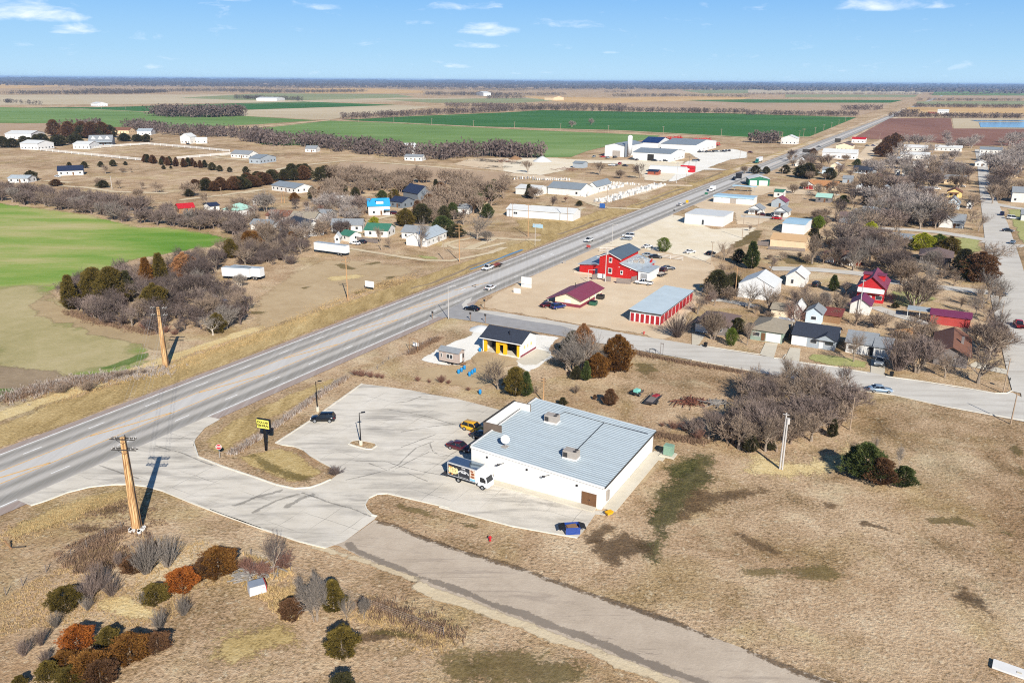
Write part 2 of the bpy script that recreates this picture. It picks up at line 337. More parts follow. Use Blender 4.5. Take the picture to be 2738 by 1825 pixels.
def old_extra(t, v, vp, c):
 n = t.noise(t.vec((.05,.35,1), TH), 1.0, 6, .7, .8); c = t.mixc(t.math('MULTIPLY_ADD', n, 3.2, -1.75, True), c, hx('7d6f66'))
 k = t.noise(t.vec((.12,.9,1), TH), 1.0, 7, .8, 1.2); return t.mixc(t.math('MULTIPLY_ADD', k, 9, -5.4, True), c, hx('6b5f58'))
gmat('old_asphalt', [(0,hx('a1917e')),(.5,hx('b9a995')),(1,hx('cabca8'))], .05, .4, 3, bump=.15, extra=old_extra)
gmat('pad_concrete', [(0,hx('b5ab98')),(.5,hx('c6bdaa')),(1,hx('d3cbba'))], .1, .5, 3, bump=.1)
mk('curb', hx('cfc9bb'), .12, 1.2)
mk('marking_white', hx('e6e4df'), .2, 1.2, rough=.7)
mk('marking_yellow', hx('d9ae70'), .2, 1.2, rough=.7)
mk('tar', hx('2a2827'), .3, 1)
def water_m():
 m, t, bs, out = newmat('pond_water'); bs.inputs['Base Color'].default_value = (.10,.22,.34,1); bs.inputs['Roughness'].default_value = .12
 t.bump(t.noise(t.vec(), .8, 3), .15, .1, bs)
water_m()
def highway_m():
 m, t, bs, out = newmat('highway_asphalt'); v = t.vec((1,1,1), TH); s = t.new('ShaderNodeSeparateXYZ'); t.link(v, s.inputs[0])
 wob = t.math('MULTIPLY_ADD', t.noise(t.vec((.3,.02,1), TH), 1, 3), .5, -.25)
 x = t.math('DIVIDE', t.math('ADD', t.math('ADD', s.outputs[0], wob), 140.0), 25.0)
 L, M, D, C, S = hx('c3bcb1'), hx('ada69c'), hx('959086'), hx('d0cbc3'), hx('a8968a')
 p = lambda q: (q+140)/25
 c = t.ramp(x, [(p(-138.0),S),(p(-137.0),S),(p(-136.6),L),(p(-135.7),D),(p(-134.6),M),(p(-133.5),L),(p(-132.4),D),(p(-131.2),M),(p(-130.2),C),(p(-126.4),C),
                   (p(-125.4),M),(p(-124.3),D),(p(-123.2),L),(p(-122.3),L),(p(-121.3),D),(p(-120.2),D),(p(-119.2),M),(p(-118.6),L),(p(-118.3),S)])
 n = t.noise(t.vec((1.6,.012,1), TH), 1, 5, .65); c = t.mixc(t.math('MULTIPLY_ADD', n, 1.6, -.55, True), c, t.mixc(1.0, c, (.76,.75,.74), 'MULTIPLY'))
 n2 = t.noise(t.vec((.9,.02,1), TH), 2.3, 5, .65); c = t.mixc(t.math('MULTIPLY_ADD', n2, 2.2, -1.05, True), c, t.mixc(.6, c, hx('c9c7c4')))
 n3 = t.noise(t.vec(), 2.5, 5, .8); c = t.mixc(.25, c, t.mixc(n3, c, hx('5f5f61')))
 t.link(c, bs.inputs['Base Color']); bs.inputs['Roughness'].default_value = .85; bs.inputs['Specular IOR Level'].default_value = .25
highway_m()
xs = [-42000,-20000,-9000,-4000,-2000,-1000,-500,-250,-120,-60,0,60,120,250,500,1000,2000,4000,9000,20000,42000]
mb = MB(); N = len(xs)
mb.v = [(x,y,0.0) for y in xs for x in xs]; mb.f = [(j*N+i, j*N+i+1, (j+1)*N+i+1, (j+1)*N+i) for j in range(N-1) for i in range(N-1)]
gr = mb.build('ground', ground_m); gr['kind'] = 'structure'
mt = MATS
Z = [0.002]
def zz(): Z[0] += .0012; return Z[0]
def field(mat, c, pts, name='field', **k): return sheet(name, gl(c, pts), mt[mat], .12+zz(), **k)
field('pale_field', 'S', [(-600,255),(600,253),(1100,262),(1500,262),(1500,268),(700,275),(520,277),(300,279),(-600,285)])
field('dull_green_field', 'S', [(480,262),(700,250),(1060,252),(1110,260),(820,268),(640,268)])
field('tawny_field', 'S', [(-500,219),(0,221),(190,229),(60,237),(-500,238)])
field('tawny_field', 'S', [(800,236),(1000,236),(1130,243),(1140,249),(820,250)])
field('dull_green_field', 'S', [(1020,266),(1400,263),(1500,268),(1380,276),(1150,275)])
field('tawny_field', 'S', [(1390,258),(1640,262),(1900,257),(2010,260),(1980,268),(1750,272),(1600,278),(1500,272)])
field('dull_green_field', 'S', [(1820,242),(2000,238),(2140,240),(2000,250),(1880,250)])
field('brown_field', 'S', [(1600,278),(1750,272),(2000,272),(2380,276),(2340,298),(2280,312),(2000,300),(1720,294)])
field('deep_green_field', 'S', [(1820,268),(2000,266),(2415,268),(2382,275),(2000,275)])
field('dull_green_field', 'S', [(2100,253),(2220,253),(2455,254),(2445,260),(2200,260),(2100,260)])
field('pale_field', 'S', [(2000,240),(2300,240),(2480,240),(2460,252),(2200,251),(2000,250)])
field('green_field', 'S', [(2500,244),(2800,241),(2800,256),(2490,255)])
field('brown_field', 'S', [(2470,258),(2800,256),(2800,264),(2460,262)])
field('dull_green_field', 'S', [(2452,272),(2800,270),(2800,280),(2450,281)])
field('tawny_field', 'S', [(2430,287),(2800,285),(2800,303),(2400,304)])
field('deep_green_field', 'S', [(-600,300),(0,288),(262,287),(650,276),(812,272),(1064,281),(650,294),(400,298)])
field('pale_field', 'S', [(650,295),(1064,281),(1160,286),(912,315),(880,321),(640,310)])
field('green_field', 'S', [(-900,300),(0,287),(210,291),(395,300),(640,310),(850,322),(700,332),(505,342),(270,348),(145,330),(0,329),(-900,345)])
field('brown_field', 'S', [(-600,334),(140,331),(148,352),(0,368),(-600,380)])
field('deep_green_field', 'S', [(914,321),(1100,311),(1350,301),(1450,295),(2000,305),(2290,314),(2163,366),(2000,367),(1650,348),(1300,339),(1040,327)])
field('green_field', 'S', [(640,350),(880,323),(1040,329),(1350,345),(1765,363),(1745,371),(1645,386),(1570,404),(1528,420),(1460,421),(1300,412),(1000,396),(700,386)])
field('plowed_field', 'S', [(2378,317),(2542,316),(2547,343),(2900,345),(2900,390),(2580,390),(2480,380),(2282,369)])
field('pale_field', 'S', [(2546,317),(2900,317),(2900,345),(2550,344)])
field('brown_field', 'S', [(910,434),(1050,440),(1350,462),(1350,500),(1190,487),(1000,460),(900,447)])
sheet('pond', gl('S', [(2617,328),(2900,325),(2900,344),(2622,341)]), mt['pond_water'], .45)
sheet('pond', gl('S', [(2594,322),(2900,321.5),(2900,324.2),(2614,325.5)]), mt['pond_water'], .45)
for c, pts, w in (('S', [(-300,300),(0,287),(210,291),(395,300)], 7), ('S', [(640,345),(880,322.5),(1040,327.5),(1300,341),(1650,350),(2000,368),(2170,367)], 9),
                  ('S', [(260,287),(640,279),(1040,268),(1380,262)], 8)):
 sheet('dirt_lane', strip(gl(c, pts), w), mt['tan_field'], .3+zz())
wheat = gl('S', [(-900,520),(-200,533),(0,540),(240,570),(390,605),(450,602),(600,626),(636,638),(585,662),(510,672),(360,702),(225,745),(150,790),(140,830),(270,868),(420,900),(436,985),(330,1005),(160,1030),(0,1072),(-700,1260)])
sheet('wheat_field', wheat, mt['winter_wheat'], zz(), step=5, jit=1.0, feather=7.0)
sheet('worn_wheat', gl('S', [(-200,790),(60,740),(200,750),(290,850),(450,885),(460,990),(335,1016),(160,1040),(-200,1100)]), mt['worn_wheat'], zz(), step=3, jit=1.5, feather=16)
sheet('bare_headland', gl('S', [(120,780),(180,760),(150,800),(280,855),(430,885),(470,900),(450,960),(380,930),(240,900),(100,850),(60,815)]), mt['bare_soil'], zz(), step=3, jit=1.2, feather=3)
sheet('muddy_ground', gl('S', [(-300,1000),(0,965),(130,985),(300,1000),(330,1015),(160,1045),(0,1085),(-300,1150)]), mt['mud'], zz(), step=3, jit=1.2, feather=3.5)
sheet('green_patch', gl('S', [(-60,1042),(60,1030),(100,1045),(20,1075),(-80,1100)]), mt['green_flush'], zz(), step=2, jit=.8, feather=2)
sheet('green_patch', gl('S', [(310,968),(360,945),(412,938),(405,955),(350,975),(270,992),(225,985)]), mt['green_flush'], zz(), step=2, jit=.6, feather=2)
def uvsheet(name, mat, pts, feather=1.2, step=4, jit=.5): return sheet(name, [uv(a, b) for a, b in pts], mt[mat], zz(), step=step, jit=jit, feather=feather)
uvsheet('roadside_grass', 'golden_grass', [(20,-139),(430,-139),(430,-147),(300,-149),(150,-151),(20,-150)])
uvsheet('roadside_grass', 'straw', [(20,-150),(165,-151),(165,-156),(20,-157)], feather=1.8)
uvsheet('roadside_grass', 'golden_grass', [(430,-139),(1050,-139),(1050,-149),(430,-149)])
uvsheet('roadside_grass', 'tan_gravel', [(600,-139),(2400,-138),(2400,-146),(600,-146)])
uvsheet('roadside_grass', 'tan_gravel', [(620,-117),(2400,-119),(2400,-110),(620,-108)])
ditch = gl('S', [(880,812),(960,790),(1060,750),(1150,715),(1250,722-5),(1300,700),(1360,682),(1396,668)])
sheet('ditch', strip(gl('A6', [(1500,905),(1700,850),(1900,770),(2050,700),(2200,650),(2335,612)])+gl('A7', [(120,560),(250,505),(380,440),(480,398)]), 1.6, 2.4), mt['mud'], zz(), step=3, jit=.4, feather=.4)
sheet('ditch', strip(gl('A7', [(20,572),(130,532),(260,480),(400,425),(490,392)]), .8, 1.2), mt['pond_water'], zz(), step=3, jit=.15)
sheet('ditch', strip(gl('A3', [(640,1425),(800,1370),(960,1310),(1090,1262)]), 1.5, 2.2), mt['mud'], zz(), step=5, jit=.4, feather=.3)
sheet('ditch', strip(gl('A3', [(1330,1165),(1480,1115),(1640,1050),(1770,1012)]), 1.5, 2.5), mt['mud'], zz(), step=5, jit=.4, feather=.3)
sheet('ditch', strip(gl('A3', [(1850,965),(1980,920),(2100,870)]), 1.5, 2.5), mt['mud'], zz(), step=5, jit=.4, feather=.3)
P = lambda name, mat, c, pts, **k: sheet(name, gl(c, pts), mt[mat], zz(), **{**dict(step=2.5, jit=.7, feather=2.2), **k})
P('meadow', 'dirt_patch', 'A6', [(60,1000),(400,760),(700,640),(1000,640),(1500,700),(1600,760),(1300,850),(1000,980),(600,1150),(200,1300),(20,1250)], feather=5)
for q in ([(800,690),(900,670),(960,700),(1040,730),(960,750),(850,730)], [(0,1110),(120,1095),(270,1110),(150,1140),(30,1150)], [(480,900),(600,880),(680,850),(560,920)], [(940,945),(1050,915),(1130,930),(1000,975)], [(1020,700),(1180,660),(1300,670),(1150,700)], [(1240,800),(1400,780),(1380,810),(1260,830)]):
 P('worn_grass', 'olive_grass', 'A6', q, feather=1.8, jit=.5)
P('meadow', 'straw', 'A6', [(680,800),(1000,770),(1150,790),(1000,830),(760,850)], feather=3)
P('meadow', 'green_lawn', 'A6', [(1480,590),(1740,620),(1760,655),(1600,640)], feather=2)
P('meadow', 'golden_grass', 'A3', [(230,1290),(800,1270),(1100,1180),(1350,1205),(900,1330),(560,1440),(300,1400)], feather=3)
P('grassland', 'straw', 'B4', [(550,640),(900,720),(1100,700),(1180,610),(1350,610),(1420,700),(1250,850),(900,900),(600,850)], feather=5, jit=1.5)
P('dirt_patch', 'dirt_patch', 'B4', [(0,880),(90,760),(200,700),(180,760),(100,860),(0,980)], feather=2)
P('green_patch', 'dark_green_grass', 'D', [(1530,1060),(1600,1025),(1670,1045),(1670,1100),(1630,1150),(1590,1200),(1560,1270),(1510,1320),(1420,1300),(1450,1220),(1470,1170),(1500,1110)], feather=4, jit=1.2)
P('brown_patch', 'rough_brown', 'D', [(1330,1250),(1420,1210),(1500,1225),(1520,1270),(1450,1325),(1370,1300)], feather=3, jit=1.2)
P('green_patch', 'dark_green_grass', 'B4', [(130,760),(250,700),(420,730),(460,790),(330,870),(260,960),(180,1080),(80,1130),(20,1080),(140,930)], feather=3, jit=1)
P('brown_patch', 'rough_brown', 'B4', [(330,900),(560,890),(760,880),(900,930),(870,960),(700,980),(560,1060),(350,1130),(250,1080)], feather=4, jit=1.5)
P('brown_patch', 'rough_brown', 'B4', [(1110,990),(1200,985),(1265,1030),(1230,1070),(1140,1050)], feather=1.6)
P('brown_patch', 'rough_brown', 'B8', [(60,320),(250,330),(420,400),(620,500),(560,530),(300,470),(120,400)], feather=3, jit=1)
P('brown_patch', 'rough_brown', 'B8', [(1100,260),(1300,300),(1570,380),(1560,410),(1280,340),(1110,300)], feather=2.4, jit=1)
P('brown_patch', 'rough_brown', 'B8', [(1750,700),(2100,760),(2300,900),(2200,1000),(1900,900),(1750,800)], feather=6, jit=2)
P('brown_patch', 'rough_brown', 'B4', [(300,960),(420,900),(480,960),(440,1040),(360,1130),(230,1120),(180,1060)], feather=2.5, jit=1.2)
P('brown_patch', 'rough_brown', 'B3', [(1450,1530),(1600,1440),(1750,1420),(1900,1470),(1850,1568),(1700,1640),(1550,1640)], feather=3, jit=1.2)
P('brown_patch', 'olive_grass', 'B8', [(0,600),(400,560),(800,560),(1150,640),(1050,760),(600,700),(200,700)], feather=6, jit=2)
P('brown_patch', 'olive_grass', 'B8', [(1500,200),(1900,220),(2300,330),(2300,400),(1900,330)], feather=3, jit=1.5)
P('green_patch', 'olive_grass', 'S', [(1100,1690),(1500,1720),(1650,1800),(1500,1900),(1150,1850)], feather=6, jit=2)
P('green_patch', 'olive_grass', 'B4', [(2260,650),(2353,640),(2353,900),(2300,880)], feather=2.5)
P('grassland', 'olive_grass', 'B3', [(-150,1240),(100,1300),(400,1390),(700,1460),(650,1500),(350,1440),(60,1370),(-150,1300)], feather=1.2)
P('grassland', 'mown_grass', 'B2', [(440,830),(700,770),(840,760),(1000,790),(1150,900),(1240,960),(1200,1040),(950,1090),(700,1010),(500,910)], feather=1.5)
P('grassland', 'olive_grass', 'B2', [(480,800),(640,790),(900,930),(1150,1010),(1100,1080),(900,1060),(640,960)], feather=1.8)
P('grassland', 'golden_grass', 'B2', [(110,720),(300,560),(620,400),(1000,230),(1440,90),(1480,130),(1100,330),(700,560),(380,790),(240,850)], feather=1.8)
P('grassland', 'golden_grass', 'B1', [(150,1330),(430,1190),(760,1080),(1020,1010),(1300,1030),(1150,1120),(800,1250),(450,1400),(100,1500),(0,1420)], feather=2)
P('rough_grass', 'rough_brown', 'B1', [(760,1240),(1000,1160),(1130,1110),(1160,1180),(1060,1280),(860,1270)], feather=1.6)
P('rough_grass', 'rough_brown', 'B1', [(600,1360),(760,1330),(1000,1340),(980,1400),(640,1440)], feather=1.6)
P('rough_grass', 'straw', 'B5', [(900,700),(1300,650),(1600,850),(1500,1000),(1100,1000),(900,850)], feather=2)
P('rough_grass', 'rough_brown', 'B6', [(1300,1060),(1700,1080),(2100,1160),(2146,1300),(1700,1250),(1350,1180)], feather=3, jit=1.2)
P('rough_grass', 'olive_grass', 'B6', [(1400,1090),(1800,1100),(2000,1180),(1700,1200)], feather=2.5)
P('rough_grass', 'mown_grass', 'B6', [(20,1050),(500,980),(900,1080),(950,1300),(500,1500),(0,1500)], feather=6, jit=2)
P('dirt_patch', 'dirt_patch', 'B7', [(0,640),(250,640),(560,620),(760,500),(1000,620),(900,800),(600,900),(300,840),(0,800)], feather=2.5)
P('grassland', 'olive_grass', 'A7', [(1480,1380),(1700,1400),(1760,1480),(1600,1540),(1450,1480)], feather=2.5)
P('green_patch', 'green_lawn', 'A8', [(1855,200),(2040,200),(2060,300),(1900,310)], feather=1)
P('green_patch', 'green_lawn', 'A8', [(1400,570),(1700,590),(1760,640),(1500,700),(1400,660)], feather=2)
P('green_patch', 'green_lawn', 'A8', [(850,1020),(1000,1030),(1250,1080),(1250,1130),(950,1100),(790,1060)], feather=1.2)
P('green_patch', 'olive_grass', 'A8', [(640,310),(900,350),(880,400),(640,390)], feather=2)
P('green_patch', 'olive_grass', 'A8', [(350,140),(520,150),(480,230),(320,280),(260,270)], feather=2)
P('green_patch', 'green_lawn', 'S', [(2690,560),(2800,560),(2800,700),(2722,640)], feather=1.5)
P('gravel_lot', 'tan_gravel', 'S', [(1283,822),(1300,800),(1345,775),(1420,735),(1500,697),(1600,652),(1760,668),(1905,672),(1915,720),(1890,745),(1885,790),(1850,840),(1835,880),(1775,912),(1694,893),(1550,869),(1430,849)], feather=1.2)
P('gravel_lot', 'white_gravel', 'S', [(1560,668),(1640,630),(1700,600),(1790,570),(1850,585),(1905,612),(2035,606),(1990,640),(1950,665),(1905,690),(1900,705),(1760,672),(1650,660)], feather=2)
P('gravel_lot', 'tan_gravel', 'S', [(1830,540),(1900,520),(2030,545),(2100,560),(2060,590),(2020,606),(1965,600),(1960,570),(1870,560)], feather=2)
P('gravel_lot', 'bright_gravel', 'B7', [(80,590),(280,460),(560,350),(600,300),(690,255),(760,290),(860,268),(1150,330),(1450,368),(1345,470),(1395,555),(1150,725),(1095,700),(1000,640),(740,480),(560,600),(480,650),(250,640)], feather=.8, jit=.4, step=1.2)
P('dirt_pile', 'bright_gravel', 'B7', [(610,300),(690,258),(740,285),(640,310)], feather=.8, step=1)
sheet('garage_apron', gl('B7', [(1010,595),(1215,482),(1335,512),(1342,550),(1210,636),(1080,640)]), mt['pad_concrete'], zz())
P('dirt_yard', 'dirt_patch', 'B7', [(560,560),(680,500),(1040,565),(1060,640),(900,660),(620,640)], feather=1)
P('gravel_lot', 'white_gravel', 'A3', [(560,740),(900,760),(1300,760),(1780,770),(1760,900),(1600,960),(1400,940),(1300,800),(900,790),(700,860),(500,900),(250,880),(0,840),(0,760),(300,740)], feather=3)
P('drive', 'bright_gravel', 'A3', [(1780,770),(1900,760),(1800,700),(2200,660),(2335,690),(2335,740),(2180,760),(1990,830),(2170,850),(1950,850),(1700,950),(1600,960)], feather=2)
P('gravel_lot', 'tan_gravel', 'A3', [(840,1130),(700,1080),(800,1000),(1050,980),(1250,960),(1650,980),(1450,1060),(1050,1150),(1000,1180)], feather=2)
P('drive', 'tan_gravel', 'A3', [(0,860),(500,900),(900,950),(1400,965),(1850,985),(1850,1000),(1400,990),(900,975),(400,925),(0,885)], feather=1.5)
P('gravel_lot', 'tan_gravel', 'A4', [(880,700),(980,600),(1100,540),(1180,550),(1060,700),(1000,740)], feather=3)
P('gravel_lot', 'tan_gravel', 'A4', [(0,920),(300,940),(450,960),(760,1000),(740,1025),(300,1000),(200,990),(0,1060)], feather=3)
P('yard', 'tan_gravel', 'A4', [(1180,690),(1250,600),(1300,590),(1230,700)], feather=3)
for c, pts, w in (('A6', [(2335,498),(2100,555),(1900,550),(1800,500)], 3.2), ('A6', [(2335,470),(2150,440),(1900,480),(1800,510),(1790,540)], 3), ('A6', [(940,550),(1200,590),(1450,630),(1620,655),(1850,660),(2200,590),(2335,540)], 3.2), ('A7', [(660,310),(400,300),(250,285),(0,390)], 4.5),
                  ('A1', [(400,1150),(800,1175),(1010,1210),(1500,1225)], 5), ('A1', [(640,1130),(400,1110),(330,1120)], 5), ('A1', [(1600,1285),(2000,1240),(2335,1190)], 5), ('A2', [(170,870),(500,810),(900,770),(1300,790),(1800,830),(2335,880)], 6), ('A2', [(0,1060),(200,1020),(300,1030)], 4), ('A2', [(1180,1290),(1400,1240)], 4),
                  ('A1', [(800,830),(1050,800),(1330,785),(1500,780)], 6), ('A1', [(2060,880),(1900,905),(2200,930)], 6), ('A3', [(870,1180),(700,1260),(500,1230)], 4), ('A3', [(900,1140),(1060,1185),(1380,1200)], 5)):
 sheet('dirt_lane', strip(densify(gl(c, pts), 20)[:-1] if False else gl(c, pts), w), mt['dirt_road'], zz(), step=3, jit=.35, feather=.5)
P('yard', 'tan_gravel', 'A2', [(1850,800),(2000,750),(2335,740),(2335,870),(2000,820)], feather=3)
GZ = .15
def hs_(name, pts, mat, dz, **k):
 return sheet(name, pts, mt[mat], GZ-.03+dz, **k)
hs_('highway', densify([uv(-160,-116.3), uv(0,-116.3), uv(190,-116.3), uv(196,-118.2), uv(1000,-118.2), uv(1600,-120), uv(9000,-120), uv(9000,-135), uv(1600,-135), uv(1000,-138.0), uv(330,-138.0), uv(-160,-139.4)], 200), 'highway_asphalt', .0, )
lot = gl('B1', [(160,1128),(275,1178),(300,1170),(420,1132),(600,1062),(800,1012),(1000,991),(1150,988),(1300,1006),(1450,1046),(1700,1150),(2000,1266),(2335,1382)])+gl('B6', [(420,190),(820,325),(900,355),(1060,385),(1225,325),(1490,130)])+gl('B2', [(1695,1372),(1650,1362),(1602,1312),(1586,1270),(1620,1212),(1700,1174),(1790,1170),(2335,1296)])+gl('B3', [(250,1290),(560,1372),(900,1462),(1480,1565),(1540,1500),(1640,1355),(1730,1365),(1740,1340),(1690,1318),(1620,1320)])
lot += gl('B3', [(1640,1285),(950,960),(1050,560),(1000,480),(760,415),(600,372),(400,322),(0,252)])+gl('B2', [(2335,315),(2000,246),(1700,206),(1562,190),(1100,520),(790,720),(850,736),(960,751),(1040,781),(1100,831),(1200,890),(1310,946),(1362,972),(1350,992),(1280,1046),(1200,1082),(1100,1116),(960,1126),(800,1092),(600,1022),(300,921),(100,842),(55,700)])+gl('B1', [(1725,650),(1745,582),(1830,482),(1965,406),(1855,379)])
lotz = GZ-.03+.006
sheet('parking_lot', lot, mt['concrete'], lotz)
old = gl('S', [(921,1449),(1001,1390)])+gl('B6', [(1700,195),(1850,260),(2146,375)])+gl('S', [(1250,1480),(1400,1521),(1560,1580),(1720,1632),(1900,1699),(2010,1744),(2120,1786),(2245,1828),(2500,1930),(2300,1960),(1990,1905)])+gl('S', [(1830,1832),(1660,1765),(1480,1695),(1320,1637),(1180,1588),(1080,1546),(985,1500),(905,1463),(880,1460)])
sheet('old_road', old, mt['old_asphalt'], GZ-.03+.003, step=3, jit=.25)
sheet('road_edge', strip(gl('B6', [(1500,140),(1700,200),(1850,265),(2146,380)])+gl('S', [(1400,1523),(1560,1583),(1720,1636),(1900,1703),(2120,1790),(2240,1836)]), 1.6), mt['rough_brown'], GZ-.03+.004, step=3, jit=.4, feather=.9)
sheet('road_edge', strip(gl('B6', [(1240,330),(1300,390),(1500,480),(1700,560),(1900,640),(2100,715)])+gl('S', [(1320,1618),(1480,1675),(1660,1745),(1830,1810),(2060,1910)]), 1.8), mt['road_dirt'], GZ-.03+.005, step=3, jit=.4, feather=.8)
sheet('road_edge', strip(gl('S', [(1100,1560),(1180,1592),(1320,1643),(1480,1702),(1660,1772),(1830,1840)]), 2.4), mt['dirt_road'], GZ-.03+.0045, step=3, jit=.5, feather=.9)
sheet('road_edge', strip(gl('B6', [(900,352),(1020,392),(1260,455),(1480,528),(1700,612),(1900,680)]), 2.0), mt['dirt_road'], GZ-.03+.0045, step=3, jit=.3, feather=.9)
st = gl('S', [(1136,857),(1150,851),(1175,847),(1205,851),(1255,858),(1326,870),(1500,899),(1677,932),(1850,963),(2076,1005),(2265,1040),(2390,1057),(2529,1089),(2738,1128),(2900,1160),(2900,1100),(2738,1066),(2707,1050),(2661,1053),(2600,1043),(2386,1009),(2333,997),(2190,975),(2031,951),(1873,925),(1694,896),(1550,871),(1430,850),(1330,834),(1277,828),(1255,822),(1248,814),(1258,806),(1262,795)])
sheet('side_street', st, mt['street_concrete'], GZ-.03+.004)
hs_('side_street', gl('A6', [(1640,1190),(1700,1165),(1900,1150),(2010,1165),(2335,1215),(2335,1130),(2080,1085),(1990,1075),(1960,1040),(2060,985)])+gl('A7', [(60,905)]) if False else gl('S', [(1150,852),(1170,846),(1205,849),(1330,869),(1500,898),(1640,922),(1640,905),(1500,870),(1330,842),(1270,833),(1240,822),(1236,812),(1250,800)]), 'highway_asphalt' if False else 'street_concrete', .0055)
mk('street_asphalt', hx('9a9794'), .14, .4, stretch=(1,1,1))
sheet('side_street', gl('S', [(1142,856),(1160,847),(1205,850),(1330,870),(1500,899),(1560,909),(1560,890),(1500,872),(1400,857),(1300,839),(1262,831),(1240,824),(1234,815),(1246,803),(1262,795)]), mt['street_asphalt'], GZ-.03+.007)
rs = gl('S', [(2730,1052),(2707,1047),(2694,1000),(2680,937),(2650,801),(2639,711),(2632,630),(2618,500),(2612,430),(2606,400),(2618,400),(2640,440),(2657,519),(2695,599),(2730,700),(2765,820),(2800,950),(2880,1130),(2738,1128)])
sheet('side_street', rs, mt['street_concrete'], GZ-.03+.0085)
for c, pts, w in (('A8', [(560,420),(850,425),(1200,455),(1400,512),(1700,545),(2110,590)], 6.5), ('A4', [(-60,1185),(150,1195),(330,1212),(520,1230)], 7), ('A4', [(1040,1285),(1300,1295),(1600,1320),(2000,1385)], 7), ('A4', [(1960,1395),(2314,1440)], 7), ('A4', [(2050,1080),(2200,1110),(2400,1140)], 7), ('A8', [(100,640),(230,645),(460,690)], 3.5), ('A8', [(1290,690),(1450,745),(1680,815)], 4.5),
                  ('A4', [(200,965),(500,985),(760,1010)], 6)):
 sheet('side_street', strip(gl(c, pts), w), mt['street_concrete'], GZ-.03-.002, step=4, jit=.2)
for c, pts in (('A8', [(480,1030),(520,945),(610,950),(580,1055)]), ('A8', [(0,965),(0,880),(95,890),(50,960)]), ('A8', [(655,1065),(695,980),(770,985),(760,1080)]), ('A8', [(1265,1160),(1270,1060),(1370,1070),(1365,1180)]), ('A4', [(1050,1290),(1040,1215),(1100,1215),(1110,1290)]), ('A8', [(1950,1110),(2010,1080),(2250,1140),(2230,1170)])):
 sheet('driveway', gl(c, pts), mt['pad_concrete'], GZ-.03-.0008)
mw, my = MB(), MB(); mz = GZ-.03+.010
def mquad(m, u0, v0, u1, v1, w):
 d = Vector((u1-u0, v1-v0)); d.normalize(); q = Vector((-d.y, d.x))*w/2
 m.quad(*[uv(a, b, mz) for a, b in ((u0-q.x,v0-q.y),(u1-q.x,v1-q.y),(u1+q.x,v1+q.y),(u0+q.x,v0+q.y))])
def seg(m, u0, u1, v, w, st=60):
 u = u0
 while u < u1: mquad(m, u, v, min(u+st, u1), v, w); u += st
UA = (g('B1',165,1125)).dot(U); UB = (g('B1',1855,380)).dot(U); UC = g('A6',1640,1188).dot(U)
seg(mw, -160, UA, -118.9, .26); seg(mw, UB, UC, -118.9, .26); seg(mw, -160, 520, -136.7, .26); seg(mw, 520, 3000, -136.6, .16)
DU = g('B1',1570,425).dot(U)
for k in range(-26, 46):
 u = DU+12.2*k
 mquad(mw, u, -122.5, u+3.3, -122.5, .24); mquad(mw, u+2, -133.5, u+5.3, -133.5, .24)
seg(my, -160, 200, -126.2, .26); seg(my, -160, 200, -130.4, .26)
HU = g('B1',800,555).dot(U); 
for k in range(-6, 6):
 u = HU+24.4*k
 mquad(my, u, -130.2, u+14.5, -126.4, .42)
seg(my, 560, 3000, -127.6, .14); seg(my, 560, 3000, -128.6, .14)
def arrow(u, v, s):
 for a in ([(0,-.15),(2.2,-.15),(2.2,.15),(0,.15)], [(2.0,.15),(2.3,.15),(2.3,1.1),(2.0,1.1)], [(1.6,1.0),(2.7,1.0),(2.15,1.7)]):
  mw.quad(*[uv(u+s*x, v-s*y*.8, mz) for x, y in a])
for c, x, y, s in (('A6',1965,920,1),('A6',2065,878,-1),('A7',670,460,1),('A7',745,430,-1),('A7',1140,265,1),('A7',1190,240,-1),('A7',1500,110,1),('A7',1545,92,-1),('A7',65,712,-1)):
 p = g(c, x, y); u, v = p.dot(U), p.dot(V)
 for dy in (-.15, ): arrow(u-1.3*s, -128.3, s*1.35)
o = mw.build('road_marking', mt['marking_white']); o['kind'] = 'structure'
o = my.build('road_marking', mt['marking_yellow']); o['kind'] = 'structure'
gmat('tyre_rubber', [(0,hx('4a4743')),(1,hx('5d5954'))], .1, .5, 2, bump=0, feather=True, soft=.3, wisp=3.4)
for c, pts, w in (('B2', [(1620,900),(1780,960),(1900,900),(2050,760),(2200,700)], .5), ('B2', [(1400,1050),(1600,1010),(1780,960),(1960,980),(2150,1060)], .45), ('B2', [(1500,880),(1750,880),(2000,950),(2300,1010)], .4), ('B2', [(2160,720),(2180,780),(2240,815),(2335,830)], .35), ('B2', [(1850,360),(1960,350),(2100,300)], .5), ('B2', [(1020,1160),(1250,1240),(1450,1300),(1650,1370)], .6), ('B2', [(1900,760),(2080,690),(2230,640)], .4),
                  ('B3', [(-150,950),(150,800),(330,830),(470,760)], .4), ('B3', [(170,740),(190,800),(260,835),(400,840)], .3), ('B1', [(880,815),(1100,890),(1250,940)], .5), ('B1', [(1380,640),(1600,700),(1900,820)], .5), ('B2', [(400,1290),(620,1200),(880,1130)], 1.2), ('B2', [(850,1310),(1000,1220),(1150,1170)], 1.6), ('B2', [(560,1350),(800,1230),(1010,1170)], 1.0), ('B3', [(-100,620),(200,570),(470,540)], .5), ('B3', [(-200,420),(100,470),(400,560)], .4)):
 sheet('tyre_mark', strip(gl(c, pts), w), mt['tyre_rubber'], lotz+.0015, step=1, jit=.12, feather=w*.5)
cz = lotz
